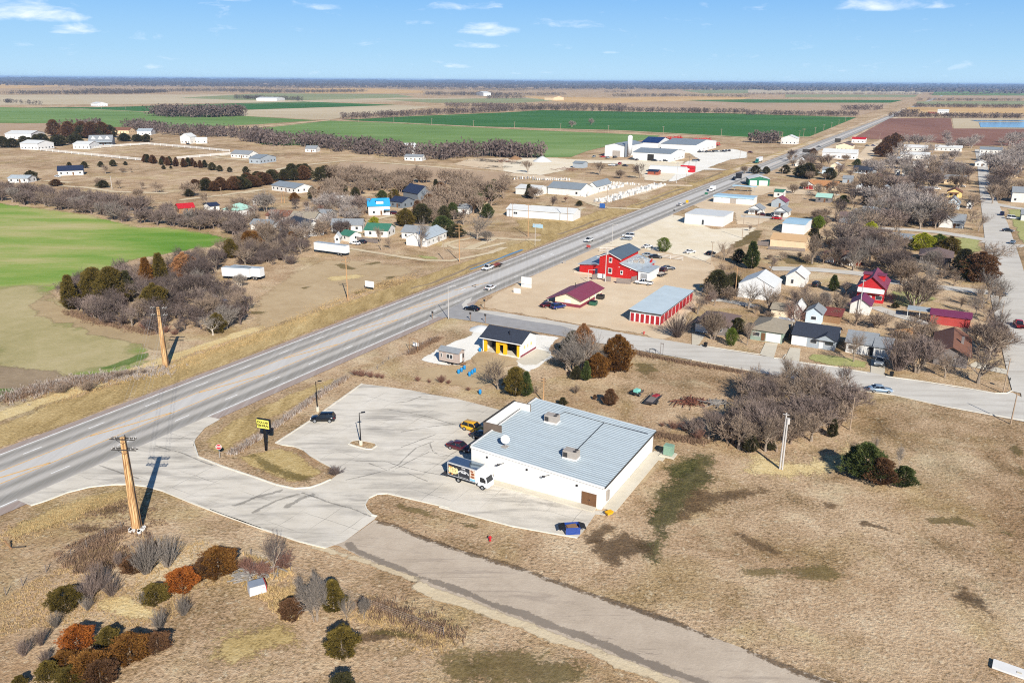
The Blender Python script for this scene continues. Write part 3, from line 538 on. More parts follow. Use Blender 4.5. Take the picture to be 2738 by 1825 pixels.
for c, pts in (('B2', [(1562,190),(1100,520),(790,720),(850,736),(960,751),(1040,781),(1100,831),(1200,890),(1310,946)]), ('B2', [(1280,1046),(1200,1082),(1100,1116),(960,1126),(800,1092),(600,1022),(300,921),(100,842),(55,700)]),
               ('B2', [(1695,1372),(1650,1362),(1602,1312),(1586,1270),(1620,1212),(1700,1174),(1790,1170),(2335,1296)]), ('B3', [(250,1290),(560,1372),(900,1462),(1480,1565)]),
               ('B1', [(275,1178),(420,1132),(600,1062),(800,1012),(1000,991),(1150,988),(1300,1006),(1450,1046),(1700,1150),(2000,1266),(2335,1382)]), ('B6', [(40,45),(420,190),(820,325),(1060,385)])):
 curb('curb', gl(c, pts), .22, .14, cz)
isl = gl('B2', [(1440,728),(1470,705),(1530,698),(1630,715),(1680,728),(1690,745),(1650,775),(1600,775),(1500,748)])
sheet('island', isl, mt['dirt_patch'] if False else mt['pad_concrete'], cz+.05)
sheet('island', [p.lerp(sum(isl, Vector())/len(isl), .06) for p in isl], MATS['dry_grass'], cz+.10)
curb('curb', isl+[isl[0]], .22, .15, cz)
for pts in (gl('A8', [(0,1068),(600,1180),(1100,1272),(1430,1317),(1800,1400),(2353,1498)]), gl('A8', [(60,965),(250,995),(480,1030)]), gl('A8', [(580,1055),(640,1060),(665,1030)]), gl('A8', [(760,1085),(1000,1115),(1240,1160)]), gl('A8', [(1375,1185),(1600,1215),(1900,1260),(2150,1305),(2230,1305),(2270,1285)])):
 curb('curb', pts, .2, .12, GZ-.03)
GZV = Vector((0,0,GZ-.02))
def at(c, x, y): return g(c, x, y)+GZV
def proj_y(p):
 zz_ = p.z-CAMH; d = p.y*math.cos(PITCH)-zz_*math.sin(PITCH); up = p.y*math.sin(PITCH)+zz_*math.cos(PITCH)
 Xr, Yr = p.x/d*FL, up/d*FL; cs, sn = math.cos(ROLL), math.sin(ROLL)
 return PH/2-(-Xr*sn+Yr*cs)
def height(c, bx, by, ty):
 b = g(c, bx, by); y = px(c, bx, ty)[1]; lo, hi = 0, 59
 for _ in range(40):
  m = (lo+hi)/2
  if proj_y(Vector((b.x,b.y,m))) > y: lo = m
  else: hi = m
 return lo
mk('bark', hx('8f8172'), .3, 1.5, bump=.4, obj=.35); mk('pale_bark', hx('b3a899'), .3, 1.5, obj=.2)
mk('twigs', hx('86745f' if False else '857362'), .22, .6, obj=.4); mk('mauve_twigs', hx('7c6c63'), .22, .6, obj=.4); mk('grey_twigs', hx('7d746b'), .2, .6, obj=.35); mk('rust_twigs', hx('7d5b4d'), .25, .6, obj=.3); mk('dark_twigs', hx('5f524c'), .22, .6, obj=.3)
def leafmat(name, a, b, c, sc_=1.1):
 m, t, bs, out = newmat(name); v = t.vec()
 n = t.noise(v, sc_, 4, .65); col = t.ramp(t.math('MULTIPLY_ADD', n, 2.4, -.7, True), [(0,hx(a)),(.5,hx(b)),(1,hx(c))])
 oi = t.new('ShaderNodeObjectInfo'); h2 = t.new('ShaderNodeHueSaturation'); t.link(t.math('MULTIPLY_ADD', oi.outputs['Random'], .4, .8), h2.inputs['Value']); t.link(col, h2.inputs['Color'])
 t.link(h2.outputs[0], bs.inputs['Base Color']); bs.inputs['Roughness'].default_value = .8; bs.inputs['Specular IOR Level'].default_value = .15
leafmat('cedar_green', '2e3a1c', '45502a', '66653a'); leafmat('cedar_olive', '403a1b', '5d5024', '796530'); leafmat('cedar_rust', '523519', '6f4a22', '8b6632')
leafmat('cedar_orange', '6e3b1a', '925222', 'ab6c31'); leafmat('cedar_brown', '46301f', '604530', '7a5b40'); leafmat('cedar_dark', '2b2d1c', '413f28', '5b5335')
leafmat('yellow_green', '6b7020', '949628', 'b3ad3f'); leafmat('bush_green', '3c4a1e', '5b6a26', '7b8236'); leafmat('dead_leaf', '7d5436', '9a6c48', 'a98660')
def bare_proto(seed, spread=1.0, low=.22, dens=1.0, thick=1.0, multi=1):
 r = random.Random(seed); T, C = MB(), MB()
 def rv(): return Vector((r.uniform(-1,1), r.uniform(-1,1), r.uniform(-1,1)))
 def blade(p, q, w):
  d = (q-p); s = d.cross(rv()).normalized()*w; C.add([p-s, p+s, q], [(0,1,2)])
 def grow(p, d, L, rad, lv):
  n = 3 if lv < 3 else 2; pts = [p]; q = p.copy(); dd = d.copy()
  for i in range(n):
   dd = (dd+rv()*(.10 if lv == 0 else .2)+Vector((0,0,.07 if lv else .04))).normalized(); q = q+dd*L/n; pts.append(q.copy())
  rr = [rad*(1-.55*i/n) for i in range(n+1)]
  if lv <= 2: T.tube(pts, rr, 7 if lv == 0 else (5 if lv == 1 else 4), cap=False)
  elif lv == 3: C.tube(pts, [x*1.0 for x in rr], 3, cap=False)
  if lv >= 4:
   blade(pts[0], pts[-1], rad); return
  k = {0: r.randint(4,6), 1: r.randint(4,5), 2: int(5*dens), 3: int(5*dens)}[lv]
  for i in range(k):
   f = (.55+.45*(i+.5)/k) if lv == 0 else (.25+.75*(i+.6)/k)
   j = min(int(f*n), n-1); a = pts[j].lerp(pts[j+1], f*n-j)
   ax = dd.orthogonal().normalized(); ax.rotate(Quaternion(dd, 2*math.pi*(i/k*1.6+r.random()*.4)))
   tilt = (r.uniform(.35,.8) if lv == 0 else r.uniform(.5,1.0))*spread
   nd = (dd*math.cos(tilt)+ax*math.sin(tilt)).normalized()
   nd = (nd+Vector((0,0,.12))).normalized()
   LL = L*{0:r.uniform(1.1,1.5),1:r.uniform(.5,.75),2:r.uniform(.5,.75),3:r.uniform(.5,.8)}[lv]
   grow(a, nd, LL, max(rr[j]*(.66 if lv < 2 else .6), .024*thick), lv+1)
  if lv in (1,2): grow(pts[-1], dd, L*.55, max(rr[-1]*.8, .02*thick), lv+1)
  if lv == 3:
   for _ in range(2): blade(pts[-1], pts[-1]+(dd+rv()*.7)*L*.6, .026*thick)
 for m_ in range(multi):
  a = 2*math.pi*m_/multi+r.random(); off = Vector((math.cos(a), math.sin(a), 0))*(.35 if multi > 1 else 0)
  grow(off+Vector((0,0,-.2)), (Vector((0,0,1))+off*(.9 if multi > 1 else 0)).normalized(), 10*low*(1.0 if multi == 1 else .8), (.29 if multi == 1 else .19), 0)
 zmax = max(p[2] for p in T.v+C.v); k = 10/zmax
 for M in (T, C): M.v = [(x*k, y*k, z*k) for x, y, z in M.v]
 return T.mesh('bare_trunk', MATS['bark']), C.mesh('bare_crown', MATS['twigs']), T, C
BARE = [bare_proto(11, .95, .22), bare_proto(12, 1.15, .18), bare_proto(13, .8, .26), bare_proto(14, 1.0, .2, multi=3), bare_proto(15, .75, .2, 1.0, multi=4), bare_proto(16, 1.25, .2), bare_proto(17, .9, .3)]
def joined(T, C, name, m1, m2):
 m = bpy.data.meshes.new(name); n = len(T.v)
 m.from_pydata(T.v+C.v, [], T.f+[tuple(i+n for i in f) for f in C.f]); m.materials.append(m1); m.materials.append(m2)
 m.polygons.foreach_set('material_index', [0]*len(T.f)+[1]*len(C.f)); m.update(); return m
FAR = []
for s in range(6):
 b = bare_proto(31+s, .9+.08*s, .2, .85, 1.9, multi=(1,1,3,1,1,4)[s]); FAR.append(joined(b[2], b[3], 'bare_tree', MATS['bark'], MATS['twigs'])); bpy.data.meshes.remove(b[0]); bpy.data.meshes.remove(b[1])
def cedar_proto(seed, prof, n=650, lean=.5, L=.95, w=.055):
 r = random.Random(seed); T, C = MB(), MB()
 T.tube([(0,0,-.2),(0,0,6)], [.22,.08], 6)
 for i in range(n):
  z = (i+.5)/n; z = z**.85; a = r.random()*6.2832; lump = 1+.22*math.sin(a*3+z*9+seed)+.15*math.sin(a*5-z*14)
  R_ = prof(z)*lump; q = R_*math.sqrt(r.uniform(.25,1)); p = Vector((math.cos(a)*q, math.sin(a)*q, z*9.3+.15))
  out = Vector((math.cos(a), math.sin(a), lean+z*.9)).normalized()
  l = L*r.uniform(.6,1.25)*(1-.25*z)
  for k in range(7):
   d = (out+Vector((r.uniform(-1,1), r.uniform(-1,1), r.uniform(-.7,1)))*.55).normalized(); s = d.cross(Vector((r.uniform(-1,1), r.uniform(-1,1), r.uniform(-1,1)))).normalized()*w*r.uniform(.7,1.5)
   b = p+d*l*.35; C.add([p, b-s, p+d*l, b+s], [(0,1,2,3)])
 return T.mesh('cedar_trunk', MATS['bark']), C.mesh('cedar_crown', MATS['cedar_green'])
cone = lambda z: .35+2.3*min(1, z*5)*(1-z)**.8
oval = lambda z: .3+3.6*math.sqrt(max(0, 1-(2*z-.85)**2)) if z < .93 else .4
ballp = lambda z: .2+4.6*math.sqrt(max(0, 1-(2*z-.95)**2))
wide = lambda z: .5+4.4*min(1, z*4)*(1-z)**.6
CED = [cedar_proto(1, cone, 1500), cedar_proto(2, oval, 2300), cedar_proto(3, wide, 2200), cedar_proto(4, cone, 1500, .9), cedar_proto(5, oval, 2300, .9), cedar_proto(6, ballp, 3000, .3, .5, .09)]
def bush_proto(seed, n=70):
 r = random.Random(seed); C = MB()
 for i in range(n):
  a = r.random()*6.283; t_ = r.uniform(.05,.75); d = Vector((math.cos(a)*math.sin(t_), math.sin(a)*math.sin(t_), math.cos(t_))); L = 9*r.uniform(.6,1.1)
  p = Vector((math.cos(a), math.sin(a), 0))*r.random()*1.2; q = p+d*L*.55
  C.tube([p, q, q+(d+Vector((0,0,.25)))*L*.4], [.07,.05,.02], 3, cap=False)
  for k in range(14):
   f = r.uniform(.3,1); b = p+d*L*f*.9; e = (d+Vector((r.uniform(-1,1), r.uniform(-1,1), r.uniform(-.3,1)))*.8).normalized()*L*.25
   s = e.cross(Vector((r.uniform(-1,1), r.uniform(-1,1), r.uniform(-1,1)))).normalized()*.05; C.add([b-s, b+s, b+e], [(0,1,2)])
 return C.mesh('bare_shrub', MATS['mauve_twigs'])
BUSH = [bush_proto(1), bush_proto(2), bush_proto(3, 100)]
NT_ = dict(bare=0, cedar=0)
def plant(pos, h, kind, label, group=None, w=1.0, mat=None, bark=None, proto=None, far=None, cat=None):
 d = math.hypot(pos.x, pos.y); far = d > 330 if far is None else far
 rz = rnd.uniform(0, 6.28); s = h/10
 if kind == 'bare' or kind == 'big':
  NT_['bare'] += 1
  if far:
   o = bpy.data.objects.new('bare_tree', FAR[rnd.randrange(6) if proto is None else proto % 6]); COL.objects.link(o)
   if mat: setmat(o, MATS[mat], 1)
   o.location = pos; o.rotation_euler.z = rz; o.scale = (s*w, s*w, s); return tag(o, label, cat or 'tree', group)
  pr = BARE[rnd.randrange(len(BARE)) if proto is None else proto]; nm = 'bare_tree'; pn = ('trunk', 'crown'); ms = (bark, mat)
 elif kind == 'bush':
  o = bpy.data.objects.new('bare_shrub', BUSH[rnd.randrange(3)]); COL.objects.link(o)
  if mat: setmat(o, MATS[mat])
  o.location = pos; o.rotation_euler.z = rz; o.scale = (s*w, s*w, s); return tag(o, label, cat or 'shrub', group)
 else:
  NT_['cedar'] += 1
  pr = CED[{'cedar':rnd.choice((0,3)), 'oval':rnd.choice((1,4)), 'wide':2, 'ball':5}[kind] if proto is None else proto]; nm = 'evergreen_shrub' if kind == 'ball' else ('oak_tree' if mat == 'dead_leaf' else 'cedar_tree'); pn = ('trunk', 'crown'); ms = (None, mat)
 root = thing(nm, label, cat or 'tree', pos, rz, group); root.scale = (s*w, s*w, s)
 for me, n_, m_ in zip(pr[:2], pn, ms):
  c = bpy.data.objects.new(n_, me); COL.objects.link(c); c.parent = root
  if m_: setmat(c, MATS[m_])
 return root
def tr(c, bx, by, ty, kind, label, group=None, **k):
 if c in ('B5','B6') and kind in ('oval','wide','cedar'):   # seen from above: the crown hides its own foot
  by -= .24*(by-ty); k['w'] = k.get('w', 1)*1.12
 return plant(at(c, bx, by), height(c, bx, by, ty), kind, label, group, **k)
def inside(p, poly):
 r = False; n = len(poly)
 for i in range(n):
  a, b = poly[i], poly[(i+1) % n]
  if (a.y > p.y) != (b.y > p.y) and p.x < (b.x-a.x)*(p.y-a.y)/(b.y-a.y)+a.x: r = not r
 return r
def scatter(poly, n, mind, r=rnd):
 x0, x1 = min(p.x for p in poly), max(p.x for p in poly); y0, y1 = min(p.y for p in poly), max(p.y for p in poly); out = []; tries = 0
 while len(out) < n and tries < n*60:
  tries += 1; p = Vector((r.uniform(x0,x1), r.uniform(y0,y1), GZ-.02))
  if inside(p, poly) and all((p-q).length > mind for q in out): out.append(p)
 return out
def grove(c, pts, n, h, label, group, mind=2.0, kind='bare', w=1.0, mats=('twigs',), far=None, proto=None):
 for p in scatter(gl(c, pts), n, mind):
  plant(p, rnd.uniform(*h), kind, label, group, w=w*rnd.uniform(.85,1.2), mat=rnd.choice(mats), far=far, proto=None if proto is None else rnd.choice(proto))
def row(c, pts, n, h, label, group, jit=2.0, kind='bare', w=1.0, mats=('twigs',), far=None):
 P_ = gl(c, pts); Ls = [(P_[i+1]-P_[i]).length for i in range(len(P_)-1)]; tot_ = sum(Ls)
 for k in range(n):
  s = tot_*(k+rnd.uniform(.2,.8))/n
  for i, L in enumerate(Ls):
   if s <= L or i == len(Ls)-1: p = P_[i].lerp(P_[i+1], s/L); break
   s -= L
  plant(Vector((p.x+rnd.uniform(-jit,jit), p.y+rnd.uniform(-jit,jit), GZ-.02)), rnd.uniform(*h), kind, label, group, w=w*rnd.uniform(.85,1.2), mat=rnd.choice(mats), far=far)
GREY = ('twigs','mauve_twigs','grey_twigs','dark_twigs')
grove('S', [(175,795),(240,852),(430,892),(540,885),(640,868),(665,830),(620,800),(560,770),(585,720),(610,690),(560,690),(500,700),(400,730),(250,760)], 50, (6,9), 'bare grey brown tree tangled in the thicket at the edge of the green wheat', 'bare trees of the wheat field thicket', 2.1, mats=('mauve_twigs','dark_twigs','dark_twigs','twigs'))
grove('S', [(165,790),(232,848),(320,872),(330,800),(200,762)], 9, (5.5,8.5), 'bare tree at the left tip of the thicket by the wheat', 'bare trees at the left tip of the thicket', 1.8, mats=('dark_twigs','mauve_twigs'))
grove('S', [(600,690),(640,660),(700,640),(800,645),(812,668),(760,690),(700,700),(650,712)], 14, (7,10), 'bare tree in the woodlot end behind the white semi trailers', 'bare trees behind the semi trailers', 3.2, mats=('dark_twigs','twigs'))
for bx, by, ty, m, k, l in ((640,760,450,'cedar_olive','cedar','olive cedar standing at the far left tip of the thicket'),(860,700,385,'cedar_olive','wide','broad olive green cedar with flat top, left half of the thicket'),(1010,720,380,'cedar_olive','wide','olive brown cedar beside the flat topped olive cedar'),(1320,580,295,'cedar_rust','cedar','rusty cedar at the back of the thicket by the wheat'),
 (1440,560,255,'cedar_olive','cedar','pointed olive cedar, tallest at the back of the thicket'),(1390,800,525,'cedar_olive','oval','rounded golden olive cedar in the middle of the thicket'),(1940,965,790,'cedar_olive','oval','olive cedar at the right front corner of the thicket by the highway'),(2060,300,130,'cedar_olive','wide','olive brown cedar left of the rusty oaks behind the trailers'),
 (1650,480,250,'dead_leaf','oval','tree still holding reddish brown dead leaves in the thicket'),(2230,260,60,'cedar_rust','wide','wide rust brown tree behind the semi trailers'),(1150,690,410,'cedar_dark','cedar','dark narrow cedar in the centre left of the thicket')):
 tr('A5', bx, by, ty, k, l, mat=m)
for bx, by, ty, l in ((1900,985,780,'pale trunked bare tree at the right front corner of the thicket'),(1770,570,380,'pale branching bare tree at the back right of the thicket'),(2140,560,420,'small bare tree in front of the two white trailers'),(1940,610,500,'bushy bare tree between the old bus and the trailers'),(940,690,530,'pale leafless tree rising in the left of the thicket'),(2010,930,700,'bare sapling beside the old bus')):
 tr('A5', bx, by, ty, 'bare', l, mat='grey_twigs', bark='pale_bark')
for bx, by, ty in ((990,885,830),(1090,890,840),(1290,935,860),(1480,965,900),(830,825,770),(1560,985,930)):
 tr('A5', bx, by, ty, 'bush', 'low reddish brown bush along the front foot of the thicket', 'bushes at the foot of the thicket', w=1.6, mat='rust_twigs')
for bx, by, ty in ((1060,1360,1310),(1160,1345,1290),(1280,1330,1290),(560,1500,1420),(780,1480,1400)):
 tr('A5', bx, by, ty, 'bush', 'pale dead weed clump on the highway bank below the wheat', 'weed clumps on the highway bank', w=2.2, mat='twigs')
for bx, by, ty in ((60,680,600),(150,690,610),(-10,690,610),(230,660,560),(330,650,570),(430,690,600)):
 tr('A6', bx, by, ty, 'bush', 'low bare brush at the edge of the meadow below the woodlot', 'brush below the woodlot', w=1.5, mat='dark_twigs')
tr('A6', 110, 590, 395, 'wide', 'large rust and olive tree over the bare brush left of the single trailer', mat='cedar_rust'); tr('A6', 20, 560, 440, 'wide', 'golden olive tree at the left of the woodlot behind the trailers', mat='cedar_olive'); tr('A6', 440, 540, 400, 'wide', 'brown leaved tree just left of the single white trailer', mat='cedar_rust')
grove('A6', [(150,640),(250,570),(560,500),(600,560),(450,640),(250,700)], 14, (4.5,7), 'bare tree in the dark brush left of the single white trailer', 'bare trees left of the single trailer', 3, mats=('dark_twigs',))
grove('B4', [(530,640),(590,690),(900,700),(1180,600),(1290,470),(1320,380),(1230,300),(1000,300),(760,300),(640,330),(600,480)], 34, (4.8,7.4), 'bare tree in the dense thicket right of the store', 'bare trees of the thicket right of the store', 2.0, mats=('mauve_twigs','twigs','dark_twigs'), w=1.2)
tr('B4', 690, 700, 590, 'wide', 'dark green cedar at the front left of the thicket by the store', mat='cedar_dark'); tr('B4', 820, 690, 630, 'wide', 'small dark cedar beside it, behind the twin utility pole', mat='cedar_dark'); tr('B4', 1190, 610, 500, 'cedar', 'small cedar at the front right of the store side thicket', mat='cedar_dark')
for bx, by, ty, m in ((1380,850,650,'cedar_green'),(1480,890,740,'cedar_brown'),(1620,905,790,'cedar_green'),(1330,800,700,'cedar_green')):
 tr('B4', bx, by, ty, 'wide', {'cedar_green':('tall green cedar, highest of the clump in the open field' if bx == 1380 else 'low green cedar at the right of the field clump' if bx == 1620 else 'green cedar at the left of the field clump'), 'cedar_brown':'brown cedar in the middle of the field clump'}[m], mat=m, w=1.4)
tr('B4', 1590, 800, 640, 'bare', 'bare tree behind the cedar clump in the open field', mat='grey_twigs', w=.7); tr('B4', 1440, 720, 590, 'bare', 'dead crooked tree rising from the field cedar clump', mat='grey_twigs', w=.5)
for bx, by, ty, l in ((440,620,420,'bare tree over the brush and scrap near the store'),(350,600,480,'small bare tree in the brush patch right of the store'),(470,560,440,'thin bare tree left of the thicket by the scrap')):
 tr('B4', bx, by, ty, 'bare', l, mat='mauve_twigs')
for bx, by, ty in ((230,560,510),(160,545,520),(300,570,520),(380,620,560)):
 tr('B4', bx, by, ty, 'bush', 'brown brush clump right of the store back corner', 'brush right of the store', w=1.6, mat='rust_twigs')
for bx, by, ty, k, m, l in ((1010,930,660,'wide','cedar_olive','olive cedar beside the leaning bare tree behind the store'),(1110,940,700,'cedar','cedar_green','green cedar right of the olive one behind the store'),(1690,790,600,'cedar','cedar_green','green cedar at the foot of the bare tree group by the garage'),(1800,760,520,'oval','cedar_rust','rust brown cedar in the tree group by the garage'),(1990,690,345,'oval','cedar_rust','large pointed rust cedar right of the tree group by the garage'),(1600,780,650,'wide','cedar_dark','low dark cedar at the front of the tree group by the garage'),
 (1560,560,310,'wide','cedar_dark','dark cedar at the back left of the tree group by the garage'),(1920,690,480,'oval','cedar_brown','brown cedar next to the large pointed one')):
 tr('B7', bx, by, ty, k, l, mat=m)
for bx, by, ty, l in ((840,870,520,'leaning dark bare tree in front of the black roofed garage'),(1500,690,400,'grey bare tree at the left of the tree group by the garage'),(1650,680,235,'tallest bare tree of the group right of the garage'),(1850,700,430,'grey bare tree between the cedars right of the garage'),(1560,700,380,'bare trunked tree in the middle of the group right of the garage'),(1760,700,400,'bare tree behind the rust cedar right of the garage')):
 tr('B7', bx, by, ty, 'bare', l, mat='dark_twigs' if bx == 840 else 'grey_twigs', w=1.15 if bx == 840 else .95)
tr('B7', 1660, 560, 235, 'oval', 'brown leaved top of the tree group right of the garage', mat='dead_leaf', w=.7)
for c, bx, by, ty, m, w, l in (('B3',1770,380,235,'cedar_brown',1.3,'round brown cedar bush alone on the grass behind the store'),('B3',1635,330,285,'cedar_brown',1.2,'small brown bush beside the round one behind the store'),('B3',1350,385,310,'cedar_dark',1.5,'dark low cedar bush against the back edge of the store roof')):
 tr(c, bx, by, ty, 'wide', l, mat=m, w=w*.8)
for bx, by in ((1060,800),(1130,830),(1190,850),(1000,690)):
 tr('B7', bx, by+60, by-10, 'bush', 'thin brush on the bank between the store and the garage', 'brush between store and garage', w=1.4, mat='twigs')
tr('B7', 1590, 910, 830, 'bush', 'upright bare sapling on the grass behind the store', mat='twigs')
for bx, by, ty in ((265,180,110),(330,190,150),(60,165,120),(160,180,145),(510,250,215)):
 tr('B3', bx, by, ty, 'bush', 'sparse dead weed on the grass above the parking lot', 'weeds above the parking lot', w=1.3, mat='rust_twigs')
for bx, by, ty in ((1500,110,60),(1560,120,60),(1640,130,80),(1700,135,95),(1740,140,105)):
 tr('B2', bx, by, ty, 'bush', 'reddish weed clump by the corner posts beyond the lot', 'weeds by the corner posts', w=1.8, mat='rust_twigs')
tr('B2', 1320, 1000, 935, 'bush', 'dark dead bush at the tip of the grass island by the lot entrance', mat='dark_twigs', w=2.2)
for bx, by, ty, k, m, l in ((640,880,620,'oval','cedar_olive','olive brown cedar alone at the left of the foreground slope'),(1300,510,310,'oval','cedar_brown','dark brown cedar bush below the big foreground pole'),(1510,810,590,'oval','cedar_olive','olive cedar left of the orange one in the foreground'),(1770,700,440,'oval','cedar_orange','bright orange cedar bush in the foreground'),(2000,580,330,'wide','cedar_brown','red brown cedar right of the orange bush'),(2120,560,240,'oval','cedar_rust','taller rust cedar at the right end of the foreground row'),
 (760,1260,1000,'oval','cedar_orange','rust orange cedar at the top left of the lower clump'),(1060,1230,1010,'wide','cedar_olive','olive cedar behind the middle of the lower clump'),(1270,1380,1080,'oval','cedar_rust','olive and rust cedar at the right of the lower clump'),(1530,1270,1060,'oval','cedar_brown','red brown cedar at the far right of the lower clump'),
 (480,1560,1340,'wide','cedar_olive','broad olive cedar at the bottom left corner'),(880,1560,1250,'oval','cedar_rust','large rust brown cedar at the bottom edge of the lower clump'),(980,1600,1330,'oval','cedar_brown','red brown cedar at the bottom right of the lower clump'),(640,1420,1240,'oval','cedar_rust','rust cedar low in the left of the lower clump'),(200,1620,1480,'wide','cedar_olive','olive cedar cut by the bottom left corner of the view'),(700,1640,1400,'oval','cedar_olive','olive cedar at the bottom edge below the rust one')):
 tr('B5', bx, by, ty, k, l, mat=m, w=1.38 if k == 'oval' else 1.2)
for bx, by, ty, k, m, l in ((760,1055,830,'oval','cedar_brown','round red brown cedar bush left of the olive column cedar'),(1130,1010,670,'cedar','cedar_olive','tall olive column cedar in the lower foreground'),(1205,1390,1085,'oval','cedar_olive','egg shaped olive cedar at the bottom of the foreground'),(1210,1700,1490,'oval','cedar_dark','dark cedar top cut by the bottom edge of the view')):
 tr('B6', bx, by, ty, k, l, mat=m, w=1.12 if k == 'oval' else 1.35)
for bx, by, ty, l in ((605,630,210,'leafless tree with dark branches beside the concrete entrance road'),(970,1020,570,'grey leafless tree left of the olive column cedar'),(1250,1040,790,'slender bare tree just right of the olive column cedar'),(1400,990,800,'small bare tree at the start of the weed row'),(840,850,600,'reddish bare sapling left of the grey leafless tree')):
 tr('B6', bx, by, ty, 'bare', l, mat='grey_twigs' if bx != 605 else 'dark_twigs', w=.52)
for c, bx, by, ty, m, n_ in (('B5',1420,480,130,'grey_twigs',1),('B5',1620,420,110,'grey_twigs',1),('B5',960,640,380,'mauve_twigs',1),('B5',1080,700,500,'mauve_twigs',1),('B5',880,720,470,'mauve_twigs',1),('B5',540,1010,860,'grey_twigs',1),('B5',1550,1030,830,'grey_twigs',1),('B5',1780,890,700,'grey_twigs',1),('B5',230,1280,1120,'mauve_twigs',1),('B5',440,1360,1230,'mauve_twigs',1),('B5',400,1180,1020,'mauve_twigs',1),('B5',850,840,700,'grey_twigs',1),('B5',1390,790,660,'grey_twigs',1),('B5',1160,420,280,'mauve_twigs',1)):
 tr(c, bx, by, ty, 'bush', 'pale leafless shrub among the cedars of the foreground slope', 'leafless shrubs of the foreground slope', w=.75, mat=m)
for bx, by, ty in ((420,620,500),(520,630,520),(350,560,470),(690,560,420)):
 tr('B6', bx, by, ty, 'bush', 'brown brush beside the junk pile near the entrance road', 'brush beside the junk pile', w=1.5, mat='rust_twigs')
for c, bx, by, ty, k, m, l, w in (('A8',1580,695,430,'bare','twigs','wide spreading bare tree on the lawn right of the red house',1.15),('A8',1145,1080,850,'bare','twigs','bare tree before the grey roofed house with the parked pickup',1.0),('A8',1590,1150,850,'bare','mauve_twigs','bare tree at the left of the brown roofed corner house',1.0),('A8',1790,1190,990,'bare','twigs','slim bare tree directly before the brown roofed corner house',.8),('A8',2025,1230,960,'bare','dark_twigs','dark bare tree at the street corner right of the brown roofed house',1.1),
 ('A8',2130,1010,770,'bare','dark_twigs','spreading bare tree behind the brown roofed corner house by the street',1.2),('A8',1900,720,600,'bare','twigs','small bare tree above the long red shed',.7),('A8',2095,770,690,'bare','dark_twigs','little bare tree by the street right of the red shed',.9),('A8',540,740,520,'bare','twigs','bare tree in front of the white gable ended hall',.9),('A8',150,920,700,'bare','twigs','bare tree before the low house left of the round green bush',1.0),('A8',390,960,770,'bare','twigs','bare tree in the yard right of the round green bush',.95),
 ('A8',730,860,660,'bare','rust_twigs','reddish bare tree between the back sheds',.8),('A8',1030,740,560,'bare','twigs','bare tree left of the white shed with maroon roof',1.0),('A8',935,690,570,'bare','grey_twigs','grey bare tree below the pointed cedar',.9),('A8',1090,600,500,'bare','dark_twigs','dark bare bush left of the red house',1.2),('A8',2100,640,420,'big','grey_twigs','white barked tree leaning over the street',1.0),('A8',2080,420,200,'bare','twigs','bare tree at the bend of the street above the white barked one',1.3),
 ('A8',850,385,140,'bare','twigs','tall bare tree beside the tan roofed shed',.8),('A8',1140,430,130,'big','mauve_twigs','very tall bare tree in the middle of the block',.8),('A8',1075,310,20,'big','mauve_twigs','largest broad bare tree above the brown roofed ranch house',1.1),('A8',2030,155,10,'bare','twigs','spreading bare tree at the corner by the grey house',1.2),('A8',1500,540,400,'bare','twigs','bare tree before the hip roofed brown house',.9),('A8',1390,350,190,'bare','grey_twigs','pale bare tree left of the big olive tree row',.7),
 ('A8',160,680,550,'bare','mauve_twigs','mauve bare tree left of the white gable ended hall',1.0),('A8',110,670,600,'bare','rust_twigs','rust coloured bare shrub tree by the storage units',1.0),('A8',560,440,300,'bare','mauve_twigs','bare tree behind the white gable ended hall',1.0),('A8',230,360,210,'bare','twigs','bare tree at the edge of the white gravel lot',1.0),('A8',410,155,100,'bare','twigs','little bare tree on the bank right of the white metal store',1.1),('A8',40,740,590,'bare','twigs','bare tree right of the storage units',1.0),
 ('A7',1870,1175,940,'bush','dark_twigs','dense bushy bare tree at the front corner of the storage units',1.0),('A7',2190,1190,900,'bare','twigs','bare tree in front of the low grey house',.9),('A8',1460,1140,880,'bush','mauve_twigs','bare brush between the grey roofed and brown roofed houses',.9)):
 tr(c, bx, by, ty, k, l, mat=m, w=w, far=False if by > 0 else None)
